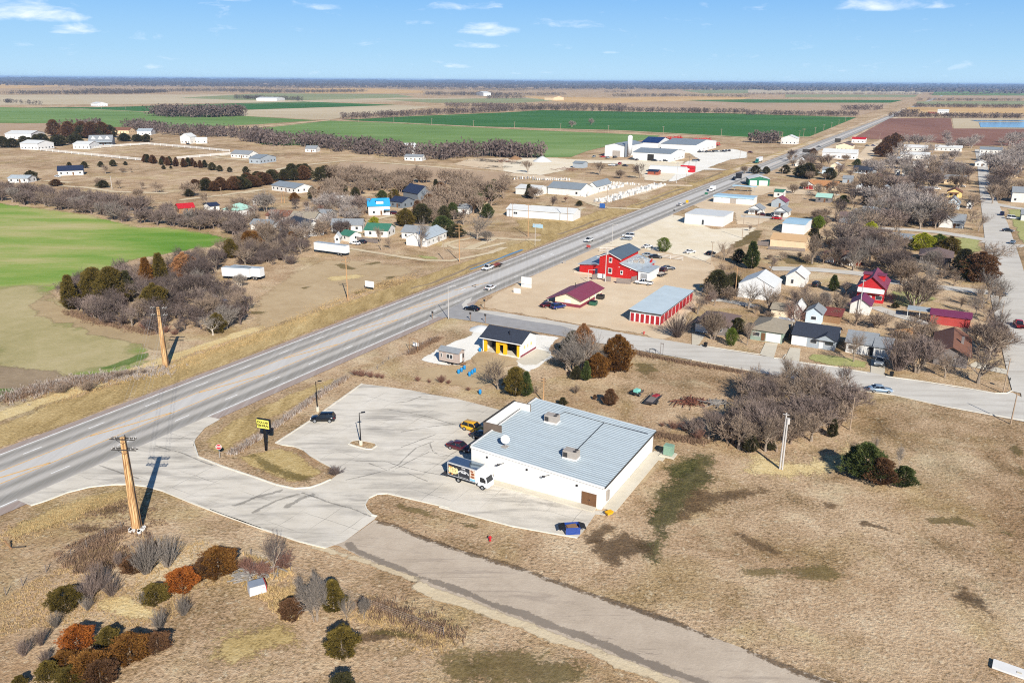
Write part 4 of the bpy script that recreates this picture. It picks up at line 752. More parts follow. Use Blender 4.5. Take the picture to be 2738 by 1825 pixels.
for c, bx, by, ty, k, m, l, w in (('A8',275,965,835,'ball','bush_green','round bright green bush in the yard by the street',.62),('A8',420,420,225,'cedar','cedar_green','tall pointed dark cedar behind the gravel lot',1.1),('A8',330,380,280,'wide','cedar_dark','dark cedar left of the tall pointed one',1.2),('A8',180,600,430,'wide','cedar_dark','dark cedar at the edge of the tan gravel lot',1.3),('A8',290,560,450,'oval','cedar_dark','dark cedar left of the white gable ended hall',1.1),('A8',1000,580,465,'cedar','cedar_green','pointed green cedar in the yard left of the red house',1.3),('A8',320,880,770,'wide','cedar_dark','dark cedar behind the round bright green bush',1.3),
 ('A8',1630,290,165,'oval','yellow_green','leafy olive green tree, left end of the evergreen row',1.5),('A8',1740,290,175,'oval','bush_green','leafy olive green tree in the middle of the evergreen row',1.4),('A8',1820,320,190,'oval','cedar_olive','olive brown tree at the right end of the evergreen row',1.2),('A8',890,135,50,'oval','bush_green','olive evergreen beside the blue roofed white building',1.1),('A8',1260,205,85,'oval','yellow_green','yellow green tree right of the tallest bare tree',1.0),('A8',1330,260,165,'oval','cedar_brown','rusty brown cedar by the flat roofed grey house',1.2),('A8',860,240,130,'wide','cedar_dark','dark cedar right of the tan roofed shed',1.0),
 ('A8',1920,440,280,'wide','cedar_dark','dark cedar right of the hip roofed brown house',1.2),('A8',2030,510,300,'oval','cedar_brown','big brownish cedar beside the street',1.3),('A8',1960,500,350,'wide','cedar_green','green cedar in the clump beside the street',1.3),('A8',1440,700,660,'wide','cedar_dark','low dark hedge bush below the red house lawn',1.6),('A7',1748,412,280,'ball','bush_green','big round clipped evergreen alone on the white gravel lot',.88),
 ('A4',1210,620,510,'oval','cedar_brown','brown cedar windbreak tree, nearest big one by the machine yard',1.3),('A4',1150,690,570,'oval','cedar_brown','brown cedar windbreak tree in front of its taller neighbour',1.3),('A4',545,675,615,'oval','cedar_brown','brown round cedar beside the highway billboard',1.2),('A4',500,870,740,'wide','cedar_dark','dark evergreen behind the tan roofed ranch',1.5),('A4',430,860,760,'wide','cedar_dark','dark evergreen left of the ranch house yard',1.4),('A4',680,880,780,'wide','cedar_dark','dark evergreen right above the tan roofed ranch',1.4),('A4',60,830,760,'wide','cedar_dark','dark evergreen behind the green garage',1.6),('A4',150,830,770,'wide','cedar_dark','second dark evergreen behind the green garage',1.4),('A4',310,830,755,'wide','cedar_dark','dark evergreen between the garage and the ranch house',1.4),
 ('A4',910,770,705,'wide','cedar_green','green cedar before the big white metal building',1.3),('A4',800,1080,1010,'wide','cedar_green','green cedar in the yard below the white roofed house',1.8),('A4',990,1090,1010,'wide','cedar_dark','dark cedar clump left of the grey gabled house',1.6),('A4',1040,1120,1060,'oval','cedar_green','rounded green bush behind the white house with blue porch',1.2),('A4',590,1280,1180,'oval','bush_green','tall yellowish evergreen by the blue roofed building',1.1)):
 tr(c, bx, by, ty, k, l, mat=m, w=w)
TT = 'bare street and yard trees of the far town blocks'
TL = 'bare yard tree among the far houses of the town'
for c, pts, n, h in (('A4', [(700,1000),(900,940),(1250,900),(1600,820),(1880,860),(1900,1000),(1560,1090),(1650,1280),(1180,1200),(960,1120),(700,1060)], 34, (9,14)),
                     ('A4', [(2010,1000),(2110,860),(2200,860),(2100,1090),(2050,1100)], 8, (10,14)), ('A4', [(300,760),(420,680),(620,700),(760,800),(860,900),(700,900),(420,800)], 7, (8,11)),
                     ('A4', [(640,1560),(700,1300),(1000,1280),(1250,1500),(1300,1640),(800,1640)], 14, (7,11)), ('A4', [(1160,1220),(1560,1240),(1590,1300),(1200,1290)], 7, (9,13))):
 grove(c, pts, n, h, TL, TT, 6, mats=GREY, w=1.15)
mk('town_twigs', hx('958a82'), .2, .3); grove('A8', [(900,330),(1300,300),(1500,350),(1600,420),(1250,440),(950,420)], 9, (7,10), 'bare yard tree in the block below the long brown ranch', 'bare trees below the brown ranch', 5, mats=GREY)
grove('A8', [(1380,430),(1700,420),(1850,540),(1650,560),(1420,520)], 7, (7,11), 'bare yard tree between the red house and the hip roofed house', 'bare trees between red and hip roofed houses', 6, mats=GREY)
grove('A8', [(380,700),(800,660),(1080,700),(1050,790),(700,790),(420,780)], 8, (5,8), 'bare back yard tree among the small sheds', 'bare trees among the small sheds', 4, mats=GREY)
grove('A8', [(1980,700),(2180,680),(2240,1000),(2120,1100),(2020,950)], 6, (7,10), 'bare tree along the yard edge of the right street', 'bare trees along the right street', 6, mats=GREY)
grove('A8', [(950,30),(1500,60),(1480,140),(1000,150)], 8, (8,12), 'bare tree behind the olive evergreen row', 'bare trees behind the evergreen row', 6, mats=GREY)
LIGHT = []
for s in range(4):
 b = bare_proto(61+s, 1.0+.08*s, .19, .75, 2.2, multi=(1,1,3,1)[s]); LIGHT.append((np.array(b[2].v+b[3].v, np.float32), [len(b[2].v)], b[2].f+[tuple(i+len(b[2].v) for i in f) for f in b[3].f])); bpy.data.meshes.remove(b[0]); bpy.data.meshes.remove(b[1])
def mass(name, label, mat, areas, seed=3):
 """trees past the countable ones, grown into one mesh"""
 r = random.Random(seed); V_, F_ = [], []; n0 = 0
 for kind, c, pts, n, h in areas:
  P_ = gl(c, pts)
  if kind == 'p': Q = scatter(P_, n, 4, r)
  else:
   Q = []
   for k in range(n):
    i = r.randrange(len(P_)-1); Q.append(P_[i].lerp(P_[i+1], r.random())+Vector((r.uniform(-3,3), r.uniform(-3,3), 0)))
  for p in Q:
   vs, _, fs = r.choice(LIGHT); hh = r.uniform(*h)/10; a = r.random()*6.283; w = hh*r.uniform(1.0,1.35); c_, s_ = math.cos(a)*w, math.sin(a)*w
   V_.append(np.stack([vs[:,0]*c_-vs[:,1]*s_+p.x, vs[:,0]*s_+vs[:,1]*c_+p.y, vs[:,2]*hh+GZ-.02], 1)); F_ += [tuple(i+n0 for i in f) for f in fs]; n0 += len(vs)
 m = bpy.data.meshes.new(name); m.from_pydata(np.concatenate(V_).tolist(), [], F_); m.materials.append(MATS[mat]); o = bpy.data.objects.new(name, m); COL.objects.link(o); return tag(o, label, None, None, 'stuff')
mass('town_trees', 'bare trees massed among the farthest houses of the town', 'town_twigs', [('p','A4',[(850,860),(1150,740),(1600,740),(1880,720),(1880,860),(1500,920),(1200,900)],20,(8,12)),('p','A4',[(1200,600),(1560,520),(1900,560),(1900,720),(1560,740),(1250,740)],18,(9,14)),('p','A4',[(2010,760),(2110,700),(2314,640),(2400,820),(2200,860),(2100,860),(2050,1000)],24,(9,14)),('p','A4',[(2100,600),(2314,540),(2500,600),(2500,700),(2150,680)],16,(11,16)),('p','A4',[(960,1120),(1180,1200),(1500,1230),(1560,1100),(1250,1010)],26,(8,12)),('p','A2',[(0,1330),(200,1380),(420,1480),(620,1480),(760,1400),(1050,1330),(1060,1260),(600,1300),(100,1290)],16,(5,8)),('p','A2',[(620,1270),(700,1150),(1050,1180),(1060,1240)],12,(6,9))])
mass('undergrowth', 'dark bare undergrowth filling the thicket beside the wheat', 'dark_twigs', [('p','S',[(165,795),(232,855),(430,897),(545,888),(645,868),(665,830),(620,790),(570,760),(590,710),(610,690),(560,690),(500,700),(400,730),(250,760)],190,(3,5.5)),('p','A6',[(0,700),(150,640),(250,570),(560,500),(600,560),(450,640),(250,700)],50,(2.5,4.5))], 6)
mass('undergrowth', 'bare brush filling the thicket right of the store', 'twigs', [('p','B4',[(540,640),(600,690),(900,700),(1180,600),(1280,480),(1300,380),(1220,320),(1000,310),(760,320),(650,350),(600,480)],90,(3,5.5))], 8)
mass('yard_brush', 'bare shrubs and small trees scattered through the town yards', 'twigs', [('p','A8',[(860,60),(1550,40),(1560,160),(1000,300),(850,200)],16,(3,6)),('p','A8',[(520,310),(900,330),(1250,420),(900,410),(560,400)],9,(2,4.5)),('p','A8',[(1250,430),(1900,480),(1900,560),(1400,510)],9,(3,6)),('p','A8',[(400,700),(1100,720),(1100,800),(500,790)],9,(2,4)),('p','A8',[(1050,820),(1700,830),(1700,900),(1300,860)],10,(2.5,5)),('p','A8',[(1430,900),(1700,900),(1690,1080),(1450,1100)],8,(3,5)),('p','A8',[(1980,880),(2230,880),(2230,1060),(2010,1080)],8,(3,5)),('p','A8',[(60,560),(260,450),(300,640),(120,690)],7,(3,6)),('p','A4',[(350,960),(900,960),(1250,1100),(1240,1200),(700,1120),(400,1040)],18,(4,8)),('p','A4',[(200,720),(600,650),(900,740),(900,900),(500,880)],14,(4,8)),('p','A4',[(1150,1180),(1600,1080),(1900,1080),(1900,1300),(1300,1280)],14,(4,9)),('p','A4',[(2080,1000),(2314,950),(2314,1100),(2090,1100)],8,(5,9)),('p','A4',[(640,1400),(900,1300),(1300,1400),(1200,1520),(700,1540)],12,(4,8))], 9)
grove('A2', [(1480,1290),(1700,1120),(2000,990),(2335,1000),(2335,1290),(2150,1300),(1800,1330)], 16, (5,9), 'dark cedar among the bare wood right of the navy roofed house', 'cedars in the bare wood', 8, kind='wide', mats=('cedar_dark','cedar_green','cedar_brown'))
grove('A2', [(550,1140),(700,1000),(1100,990),(1450,1000),(1420,1080),(1060,1150)], 9, (5,8), 'dark cedar in the wooded strip above the blue roof', 'cedars above the blue roof', 8, kind='wide', mats=('cedar_dark','cedar_brown'))
mass('hedgerow_trees', 'bare trees behind the front of the wheat hedgerow', 'mauve_twigs', [('l','S',[(-60,528),(60,543),(150,555),(260,573),(360,594),(480,604),(560,617),(640,630)],60,(4,8)),('l','S',[(-60,515),(100,530),(250,552),(400,575),(560,598),(650,618)],70,(5.5,9))], 4)
mass('wood_trees', 'bare trees of the woods around the neighbourhood left of the highway', 'twigs', [('p','A2',[(550,1140),(700,1000),(1100,990),(1450,1000),(1420,1080),(1060,1150),(700,1200)],24,(7,11)),('p','A2',[(1480,1290),(1700,1120),(2000,990),(2335,1000),(2335,1290),(2150,1300),(1800,1330)],30,(7,12)),('l','A2',[(820,950),(950,955),(1050,960),(1250,1000)],16,(8,13)),('l','A2',[(1250,1000),(1600,960),(2000,990)],16,(8,12))], 5)
row('A4', [(2010,1080),(2150,1080)], 1, (11,12), 'tall bare tree at the corner left of the far street', None, 1)
for k, (bx, by) in enumerate(((1090,650),(1120,625),(1150,600),(1170,570),(1240,575),(1265,565),(1230,545))):
 tr('A4', bx, by+20, by-60, 'oval', 'rust brown cedar of the windbreak beside the machine yard', 'cedar windbreak of the machine yard', mat='cedar_brown', w=1.2)
for bx, by, ty, l, w in ((1010,895,770,'broad bare tree on the lawn left of the brick cottage',1.1),(1195,925,835,'small bare tree between the two broad ones before the factory',1.0),(1370,925,770,'broad dark bare tree right beside the brick cottage',1.1),(370,875,760,'bare tree among scrap in the salvage yard',1.1),(430,1110,980,'dark bare tree at the front of the monument shop',1.0),(590,1190,1060,'brown bushy tree beside the long white building',1.0),(2300,880,800,'bare tree at the roadside by the billboard',1.0)):
 tr('A3', bx, by, ty, 'bare', l, mat='dark_twigs' if bx in (1370,590) else 'twigs', w=w)
for bx, by, l in ((765,465,'lone pale tree in the deep green field'),(935,445,'thin lone tree in the deep green field')):
 tr('A3', bx, by, by-(65 if bx == 765 else 72), 'bare', l, mat='grey_twigs', w=1.0 if bx == 765 else .7)
tr('A3', 380, 1100, 975, 'cedar', 'dark spruce before the monument shop', mat='cedar_dark', w=1.2); tr('A3', 830, 1170, 1125, 'wide', 'low cedar by the monument shop lot', mat='cedar_dark', w=1.6); tr('A3', 710, 1140, 1085, 'bare', 'reddish bare shrub by the monument shop', mat='rust_twigs')
for c, bx, by, ty, k, m, l, w in (('A6',1590,545,240,'big','grey_twigs','large grey bare tree over the white house by the lane',.9),('A6',2090,470,220,'big','grey_twigs','big bare tree where the lane loops',1.0),('A6',2180,490,370,'bare','grey_twigs','bushy grey tree right of the big one at the lane loop',1.0),('A6',2120,250,60,'bare','twigs','tall bare tree at the back of the lane loop',1.0),('A6',880,420,260,'bare','dark_twigs','dark bare tree left of the green roofed house',1.1),('A6',1220,500,340,'bare','twigs','bare tree before the green roofed house',.9),('A6',1310,550,420,'bare','twigs','bare tree by the wooden yard fence',1.0),
 ('A6',200,220,0,'bare','grey_twigs','pale bare tree below the white ranch house',.9),('A6',810,250,40,'bare','mauve_twigs','tall bare tree left of the bright blue roof',.8),('A6',1060,250,40,'bare','mauve_twigs','tall bare tree just behind the bright blue roof',.8),('A6',590,220,110,'bare','mauve_twigs','mauve bare tree in the middle of the neighbourhood',1.2),('A6',700,250,150,'bare','rust_twigs','reddish bare tree near the tan roofed house',1.2),('A6',480,200,90,'bare','dark_twigs','dark bare tree above the maroon roof',1.1),('A6',1880,300,190,'bare','twigs','bare tree beyond the triple armed pole',1.0)):
 tr(c, bx, by, ty, k, l, mat=m, w=w)
for bx, by, ty, k, m, l, w in ((1170,345,265,'oval','yellow_green','vivid yellow green bush by the green roofed house',1.25),(1450,350,190,'oval','cedar_olive','olive gold tree behind the green roofed house',1.2),(1780,420,260,'wide','cedar_green','dark green cedar behind the white house by the lane',1.7),(1900,450,330,'wide','cedar_dark','second dark cedar behind the triple armed pole',1.6),(1600,330,150,'wide','cedar_dark','dark cedar above the large grey bare tree',1.3),(930,190,110,'wide','cedar_green','green cedar left of the blue roofed house',1.5),(1240,110,30,'wide','cedar_green','green cedar above the blue roofed house',1.5),(1350,110,20,'wide','cedar_olive','olive cedar left of the navy roofed house',1.4),(2050,140,10,'wide','cedar_green','large green cedar beyond the lane loop',1.4),(1720,40,-70,'cedar','cedar_dark','pointed dark cedar behind the navy roofed house',1.2),(460,130,50,'wide','cedar_rust','rusty tree right of the white ranch house',1.4),(700,70,-10,'oval','cedar_rust','rust brown tree at the right of the white ranch house',1.2)):
 tr('A6', bx, by, ty, k, l, mat=m, w=w)
grove('A2', [(0,1330),(200,1380),(420,1480),(620,1480),(760,1400),(1050,1330),(1060,1260),(780,1260),(600,1300),(300,1340),(100,1290)], 12, (6,9), 'bare yard tree among the small houses left of the blue roof', 'bare trees among the small houses', 5, mats=GREY)
row('A6', [(1380,340),(1560,330),(2000,330)], 5, (5,8), 'bare tree along the yards behind the lane', 'bare trees along the yards behind the lane', 8, mats=GREY)
row('S', [(-60,525),(60,540),(150,552),(260,570),(360,592),(480,602),(560,615),(640,630)], 14, (6,9), 'bare hedgerow tree along the top edge of the green wheat field', 'hedgerow trees above the wheat', 6, mats=GREY, w=1.25)
for bx, by, ty in ((380,1190,1130),(1260,1380,1200),(1700,1250,1100),(1850,1330,1200),(2150,1380,1230),(2080,1440,1310),(940,1050,960),(1095,1040,985),(1165,1035,990),(900,1170,1070),(1070,1180,1090),(1260,1190,1110),(1400,1220,1110),(1240,1270,1170)):
 tr('A1', bx, by, ty, 'bare', 'bare tree standing in the pasture above the wheat hedgerow', 'bare trees of the upper pasture', mat='twigs', w=1.1)
tr('A1', 280, 1110, 1020, 'oval', 'round dark evergreen beside the low white house', mat='cedar_dark', w=1.5); tr('A1', 500, 1160, 1100, 'wide', 'dark rust cedar in the pasture right of the round evergreen', mat='cedar_brown', w=2.2); tr('A1', 920, 1175, 1110, 'wide', 'dark cedar under the pasture pole', mat='cedar_dark', w=2); tr('A1', 1690, 1255, 1190, 'wide', 'dark cedar by the pasture lane', mat='cedar_dark', w=1.6)
for bx, by, ty in ((620,985,945),(755,1000,940),(900,990,940),(1010,985,925),(1120,975,940),(1460,1010,975),(1525,1005,980),(1895,1020,950),(1960,1030,975),(2050,1035,990),(2195,1045,985)):
 tr('A1', bx, by, ty, 'wide', 'dark cedar dotted along the pasture by the white fence', 'cedars dotted along the pasture', mat='cedar_dark', w=1.3)
row('A1', [(1290,945),(1420,960),(1560,980),(1700,990),(1820,1000)], 22, (4.5,6.5), 'dark cedar of the windbreak below the white paddock fence', 'cedar windbreak below the paddock', 4, kind='cedar', mats=('cedar_dark','cedar_brown'), w=1.5)
row('A1', [(1790,1190),(1950,1200),(2100,1200),(2335,1140)], 22, (5.5,8), 'dark brown cedar of the windbreak above the lane', 'cedar windbreak above the lane', 5, kind='wide', mats=('cedar_dark','cedar_brown','cedar_brown'), w=1.4)
row('A2', [(0,1020),(120,990),(250,960),(380,940)], 14, (5.5,8), 'dark brown cedar of the windbreak left of the white ranch house', 'cedar windbreak left of the ranch house', 6, kind='wide', mats=('cedar_dark','cedar_brown'), w=1.4)
row('A1', [(70,820),(300,800),(520,800),(640,780)], 14, (8,11), 'dark evergreen of the windbreak beside the far white sheds', 'evergreen windbreak by the far sheds', 8, kind='wide', mats=('cedar_dark',), w=1.5)
row('A1', [(500,720),(700,730),(850,740),(990,725)], 12, (13,18), 'tall dark evergreen behind the grey house with dormers', 'tall evergreens behind the dormer house', 8, kind='wide', mats=('cedar_dark','cedar_brown'), w=1.2)
row('A1', [(1110,755),(1200,765),(1300,770)], 6, (6,8), 'dark cedar right of the dormer house', 'cedars right of the dormer house', 5, kind='wide', mats=('cedar_dark',), w=1.5)
row('A2', [(460,925),(560,935),(650,950),(760,950)], 8, (7,10), 'dark brush tree at the edge of the brown field', 'brush trees at the edge of the brown field', 6, kind='wide', mats=('cedar_brown','cedar_dark'), w=1.2)
def lowtree(V_, F_, p, h, r, w=.55, n=30):
 b = len(V_); k = 0
 for i in range(n):
  a = r.random()*6.283; t_ = r.random()**.7; q = w*h*.5*math.sqrt(r.random()); zc = h*(.15+.75*r.random()*(1-(q/(w*h))**2))
  c0 = Vector((p.x+math.cos(a)*q, p.y+math.sin(a)*q, p.z+zc)); s = h*.11
  for _ in range(3):
   V_.append((c0.x+r.uniform(-s,s), c0.y+r.uniform(-s,s), c0.z+r.uniform(-s,s*1.6)))
  F_.append((b+k, b+k+1, b+k+2)); k += 3
 V_ += [(p.x-.02*h, p.y, p.z-.3), (p.x+.02*h, p.y, p.z-.3), (p.x, p.y, p.z+h*.8)]; F_.append((b+k, b+k+1, b+k+2))
def woods(name, label, mat, strips, seed=5):
 r = random.Random(seed); V_, F_ = [], []
 for c, pts, n, h, dep, nn, w in strips:
  P_ = gl(c, pts); Ls = [(P_[i+1]-P_[i]).length for i in range(len(P_)-1)]; T_ = sum(Ls)
  for k in range(n):
   s = T_*r.random()
   for i, L in enumerate(Ls):
    if s <= L or i == len(Ls)-1: p = P_[i].lerp(P_[i+1], min(1, s/L)); break
    s -= L
   p = p+Vector((r.uniform(-.15,.15)*dep, r.random()*dep, .3)); lowtree(V_, F_, p, r.uniform(*h), r, w, nn)
 m = bpy.data.meshes.new(name); m.from_pydata(V_, [], F_); m.materials.append(MATS[mat]); o = bpy.data.objects.new(name, m); COL.objects.link(o)
 return tag(o, label, None, None, 'stuff')
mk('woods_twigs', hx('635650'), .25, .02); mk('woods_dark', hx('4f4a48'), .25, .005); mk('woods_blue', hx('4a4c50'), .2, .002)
woods('shelterbelt', 'bare tree belt between the town edge and the large green field', 'woods_twigs', [('A1', [(1100,650),(1400,700),(1750,720),(2335,745)], 260, (9,14), 40, 34, .6), ('A2', [(0,595),(300,640),(560,640),(870,690),(1150,720),(1400,740),(1700,770),(2000,740),(2335,735)], 420, (9,15), 40, 34, .6), ('A3', [(0,730),(250,745),(430,750),(530,750)], 90, (9,15), 25, 34, .6), ('A1', [(500,690),(700,690),(850,670)], 30, (14,18), 20, 30, .5)])
woods('hedgerow', 'long bare hedgerow behind the deep green field', 'woods_twigs', [('A2', [(870,400),(1200,385),(1600,362),(2000,345),(2335,328)], 300, (9,13), 18, 26, .8), ('A3', [(0,333),(500,318),(1000,326),(1500,338),(2335,350)], 420, (9,13), 18, 26, .8), ('A4', [(0,340),(450,345),(930,347)], 200, (8,12), 14, 24, .8), ('A2', [(1800,285),(2335,300)], 140, (9,13), 30, 22, .8), ('A3', [(0,300),(300,300),(600,305),(900,300),(1300,310)], 260, (9,14), 60, 22, .8)], 6)
woods('grove', 'grove of bare trees standing in the far green field', 'woods_twigs', [('A1', [(1310,535),(1500,545),(1700,550),(1900,548),(2100,540)], 240, (15,22), 60, 34, .5)], 7)
woods('hedgerow', 'bare hedgerows around the ponds and the ploughed field', 'woods_twigs', [('A4', [(1205,355),(1700,362),(2314,370)], 260, (8,12), 14, 24, .8), ('A4', [(1410,275),(1700,277),(2314,282)], 240, (9,13), 25, 22, .8), ('A4', [(1425,218),(1700,220),(2314,222)], 200, (9,13), 40, 20, .9), ('A4', [(1290,325),(1450,328)], 40, (8,11), 10, 24, .8), ('A4', [(790,298),(1120,298)], 60, (10,16), 20, 24, .7), ('A4', [(55,580),(150,580),(260,575)], 40, (10,14), 25, 40, .6), ('A4', [(1545,172),(2000,168),(2314,170)], 200, (10,14), 60, 18, 1), ('A4', [(0,170),(300,168),(480,165)], 120, (10,15), 80, 18, 1), ('A4', [(480,165),(1000,167),(1460,168)], 200, (10,14), 60, 18, 1)], 8)
woods('far_woods', 'dark bare woods stretching across the far plain', 'woods_dark', [('A1', [(0,345),(600,345),(1000,342),(1250,335)], 620, (11,17), 260, 18, .9), ('A1', [(0,240),(400,240),(620,270),(1100,280),(1700,285),(2335,300)], 700, (12,18), 420, 14, 1.1), ('A1', [(600,318),(1200,325),(1900,318),(2335,330)], 620, (12,18), 260, 16, 1), ('A2', [(0,165),(420,165),(500,165),(970,160)], 420, (12,18), 300, 16, 1), ('A2', [(0,120),(500,130),(1000,125),(1600,135),(2335,150)], 900, (12,18), 900, 12, 1.2), ('A2', [(1600,185),(2335,190)], 260, (12,18), 150, 16, 1), ('A3', [(0,150),(700,140),(1400,140),(2335,130)], 900, (12,18), 900, 12, 1.3), ('A3', [(0,215),(330,213)], 70, (11,15), 40, 20, .8), ('A3', [(0,190),(700,185)], 160, (11,15), 120, 16, 1), ('A3', [(1160,198),(1700,195),(2335,205)], 260, (11,15), 80, 18, 1), ('A3', [(1050,160),(1270,160)], 40, (11,15), 60, 18, 1), ('A1', [(2080,383),(2335,388)], 60, (11,15), 40, 20, .8), ('A2', [(0,218),(300,225),(520,235)], 120, (10,14), 40, 20, .8), ('A1', [(0,420),(120,425)], 30, (9,13), 30, 20, .8), ('A1', [(150,430),(350,440)], 20, (9,13), 20, 20, .8)], 9)
def horizon(name, label, mat, dist, h, step, seed, a0=-42, a1=42):
 r = random.Random(seed); V_, F_ = [], []; a = a0
 while a < a1:
  d = dist*r.uniform(.93,1.25); p = Vector((math.sin(R(a))*d, math.cos(R(a))*d, 0)); b = len(V_); w = d*R(step)*r.uniform(.8,2.2); hh = h*r.uniform(.55,1.15)*(1+.45*mnoise.noise(Vector((a*.35,seed,0)))); n = 7
  t_ = Vector((math.cos(R(a)), -math.sin(R(a)), 0)); q_ = Vector((math.sin(R(a)), math.cos(R(a)), 0))
  ring0 = [p+t_*w*math.cos(k*6.283/n)+q_*w*1.5*math.sin(k*6.283/n) for k in range(n)]
  V_ += [(v.x, v.y, -.5) for v in ring0]+[(p.x+(v.x-p.x)*.8, p.y+(v.y-p.y)*.8, hh*r.uniform(.7,1)) for v in ring0]+[(p.x, p.y, hh*1.1)]
  F_ += [(b+k, b+(k+1)%n, b+n+(k+1)%n, b+n+k) for k in range(n)]+[(b+n+k, b+n+(k+1)%n, b+2*n) for k in range(n)]; a += step*r.uniform(.35,1.0)
 m = bpy.data.meshes.new(name); m.from_pydata(V_, [], F_); m.materials.append(MATS[mat]); o = bpy.data.objects.new(name, m); COL.objects.link(o); return tag(o, label, None, None, 'stuff')
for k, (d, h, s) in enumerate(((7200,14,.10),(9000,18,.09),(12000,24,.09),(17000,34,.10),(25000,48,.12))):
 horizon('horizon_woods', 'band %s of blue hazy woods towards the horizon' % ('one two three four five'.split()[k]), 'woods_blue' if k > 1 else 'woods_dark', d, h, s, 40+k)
mk('white_siding', hx('d3d1cb'), .09, .8, ribs=('Z',7,.25)); mk('white_metal', hx('d6d6d4'), .04, .5, rough=.5, ribs=('X',3.2,.35)); mk('white_paint', hx('dbd9d4'), .05, 1)
mk('store_wall', hx('dedbd5'), .08, .8, stretch=(1.5,1.5,.15), rough=.6, ribs=('X',3.6,.3)); mk('store_trim', hx('dcd9d3'), .03, 1, rough=.6); mk('dark_trim', hx('3b3733'), .1, 1); mk('brown_panel', hx('6a5c50'), .1, .8, ribs=('X',4,.3)); mk('brown_door', hx('6b4c33'), .1, 1)
mk('store_roof', hx('98a4a9'), .16, 1.0, stretch=(.12,.9,1), rough=.5, metal=.12, spec=.4); mk('roof_rib', hx('c8d0d3'), .05, 1, rough=.4, metal=.2)
mk('hvac_metal', hx('a39a90'), .1, 1.5, rough=.6); mk('hvac_dark', hx('3a3838'), .1, 1); mk('satin_steel', hx('c6c9ca'), .08, 1, rough=.35, metal=.6)
mk('red_barn', hx('b01e1c'), .1, .6, ribs=('X',3,.25)); mk('red_house', hx('b3262a'), .08, .8, ribs=('Z',6,.2)); mk('red_door', hx('9d2026'), .08, 1, ribs=('Z',4,.3)); mk('brick_red', hx('94513c'), .2, 2); mk('red_paint', hx('b3202a'), .08, 1); mk('faded_red', hx('a8433e'), .1, 1)
mk('slate_roof', hx('5d6a74'), .08, .4, rough=.5, metal=.2, ribs=('X',1.2,.5)); mk('maroon_roof', hx('7d3a4b'), .08, .5, rough=.5, ribs=('Y',1.2,.4)); mk('maroon_trim', hx('7c3541'), .1, 1); mk('cream_wall', hx('e0cfb2'), .05, .7, ribs=('X',3,.2))
mk('light_roof', hx('aeb7bb'), .1, .35, rough=.5, metal=.15, rust=hx('8f8d88')); mk('blue_white_roof', hx('b9c5c9'), .08, .3, rough=.55, metal=.05); mk('pale_blue_roof', hx('9fbccb'), .06, .4, rough=.5)
mk('black_shingle', hx('333843'), .15, 2, bump=.3); mk('navy_roof', hx('2b3348'), .12, 1, rough=.5); mk('grey_shingle', hx('84888b'), .15, 1.6, bump=.3); mk('tan_shingle', hx('8f8574'), .15, 1.6, bump=.3); mk('brown_shingle', hx('75503f'), .15, 1.6, bump=.3); mk('brown_hip', hx('6b5a55'), .15, 1.6, bump=.3); mk('tan_metal', hx('c2a077'), .06, .5, rough=.5); mk('white_roof', hx('cdcdc9'), .06, .4, rough=.5); mk('grey_metal_roof', hx('8b9398'), .08, .3, rough=.5, metal=.2, ribs=('X',1,.3)); mk('orange_tan_roof', hx('ad7a50'), .1, 1)
mk('green_metal', hx('2d6b52'), .08, .6, ribs=('X',3,.25)); mk('green_roof', hx('3d705b'), .1, .6, rough=.5); mk('teal_roof', hx('9fc4b4'), .06, .6, rough=.5); mk('bright_blue_roof', hx('2e93c4'), .06, .6, rough=.5); mk('purple_roof', hx('6f3350'), .1, .5, rough=.5); mk('rust_roof', hx('7a3e38'), .15, .8, rough=.6)
mk('grey_siding', hx('9aa2a8'), .06, .8, ribs=('Z',6,.25)); mk('pale_blue_siding', hx('c3d2da'), .05, .8, ribs=('Z',6,.25)); mk('sage_siding', hx('8a9a8c'), .06, .8, ribs=('Z',6,.25)); mk('tan_siding', hx('d8bf9c'), .06, .8, ribs=('X',3,.25)); mk('taupe_siding', hx('a99a90'), .06, .8, ribs=('Z',6,.25)); mk('yellow_siding', hx('d9c07c'), .06, .8); mk('brick_grey', hx('77706c'), .2, 2.2); mk('slate_siding', hx('6d747b'), .06, .8, ribs=('Z',6,.25)); mk('blue_paint', hx('2f5a9a'), .1, 1); mk('yellow_paint', hx('e0a818'), .07, 1)
mk('wood_grey', hx('7a706a'), .2, 3); mk('wood_brown', hx('8a6a4c'), .2, 3); mk('pole_wood', hx('9a8671'), .2, 1.4, stretch=(6,6,.4)); mk('pole_tan', hx('b08a62'), .2, 1.4, stretch=(6,6,.4)); mk('pole_grey', hx('b5b0aa'), .1, 1); mk('dark_metal', hx('25252a'), .1, 1, rough=.5); mk('black_paint', hx('131316'), .1, 1, rough=.5); mk('dark_inside', hx('2a2724'), .2, 1)  # last colour holds the shade inside open bays and doorways
def glass_m(name, col):
 m, t, bs, out = newmat(name); bs.inputs['Base Color'].default_value = (*col, 1); bs.inputs['Roughness'].default_value = .08; bs.inputs['Specular IOR Level'].default_value = .6
glass_m('pane', (.035,.042,.05)); glass_m('solar', (.015,.025,.09))
M_ = MATS
def frame_of(A, B, snap=True):
 d = B-A; d.z = 0
 x = V.copy() if snap else d.normalized()
 L = d.dot(x); y = Vector((-x.y, x.x, 0))
 return x, y, L
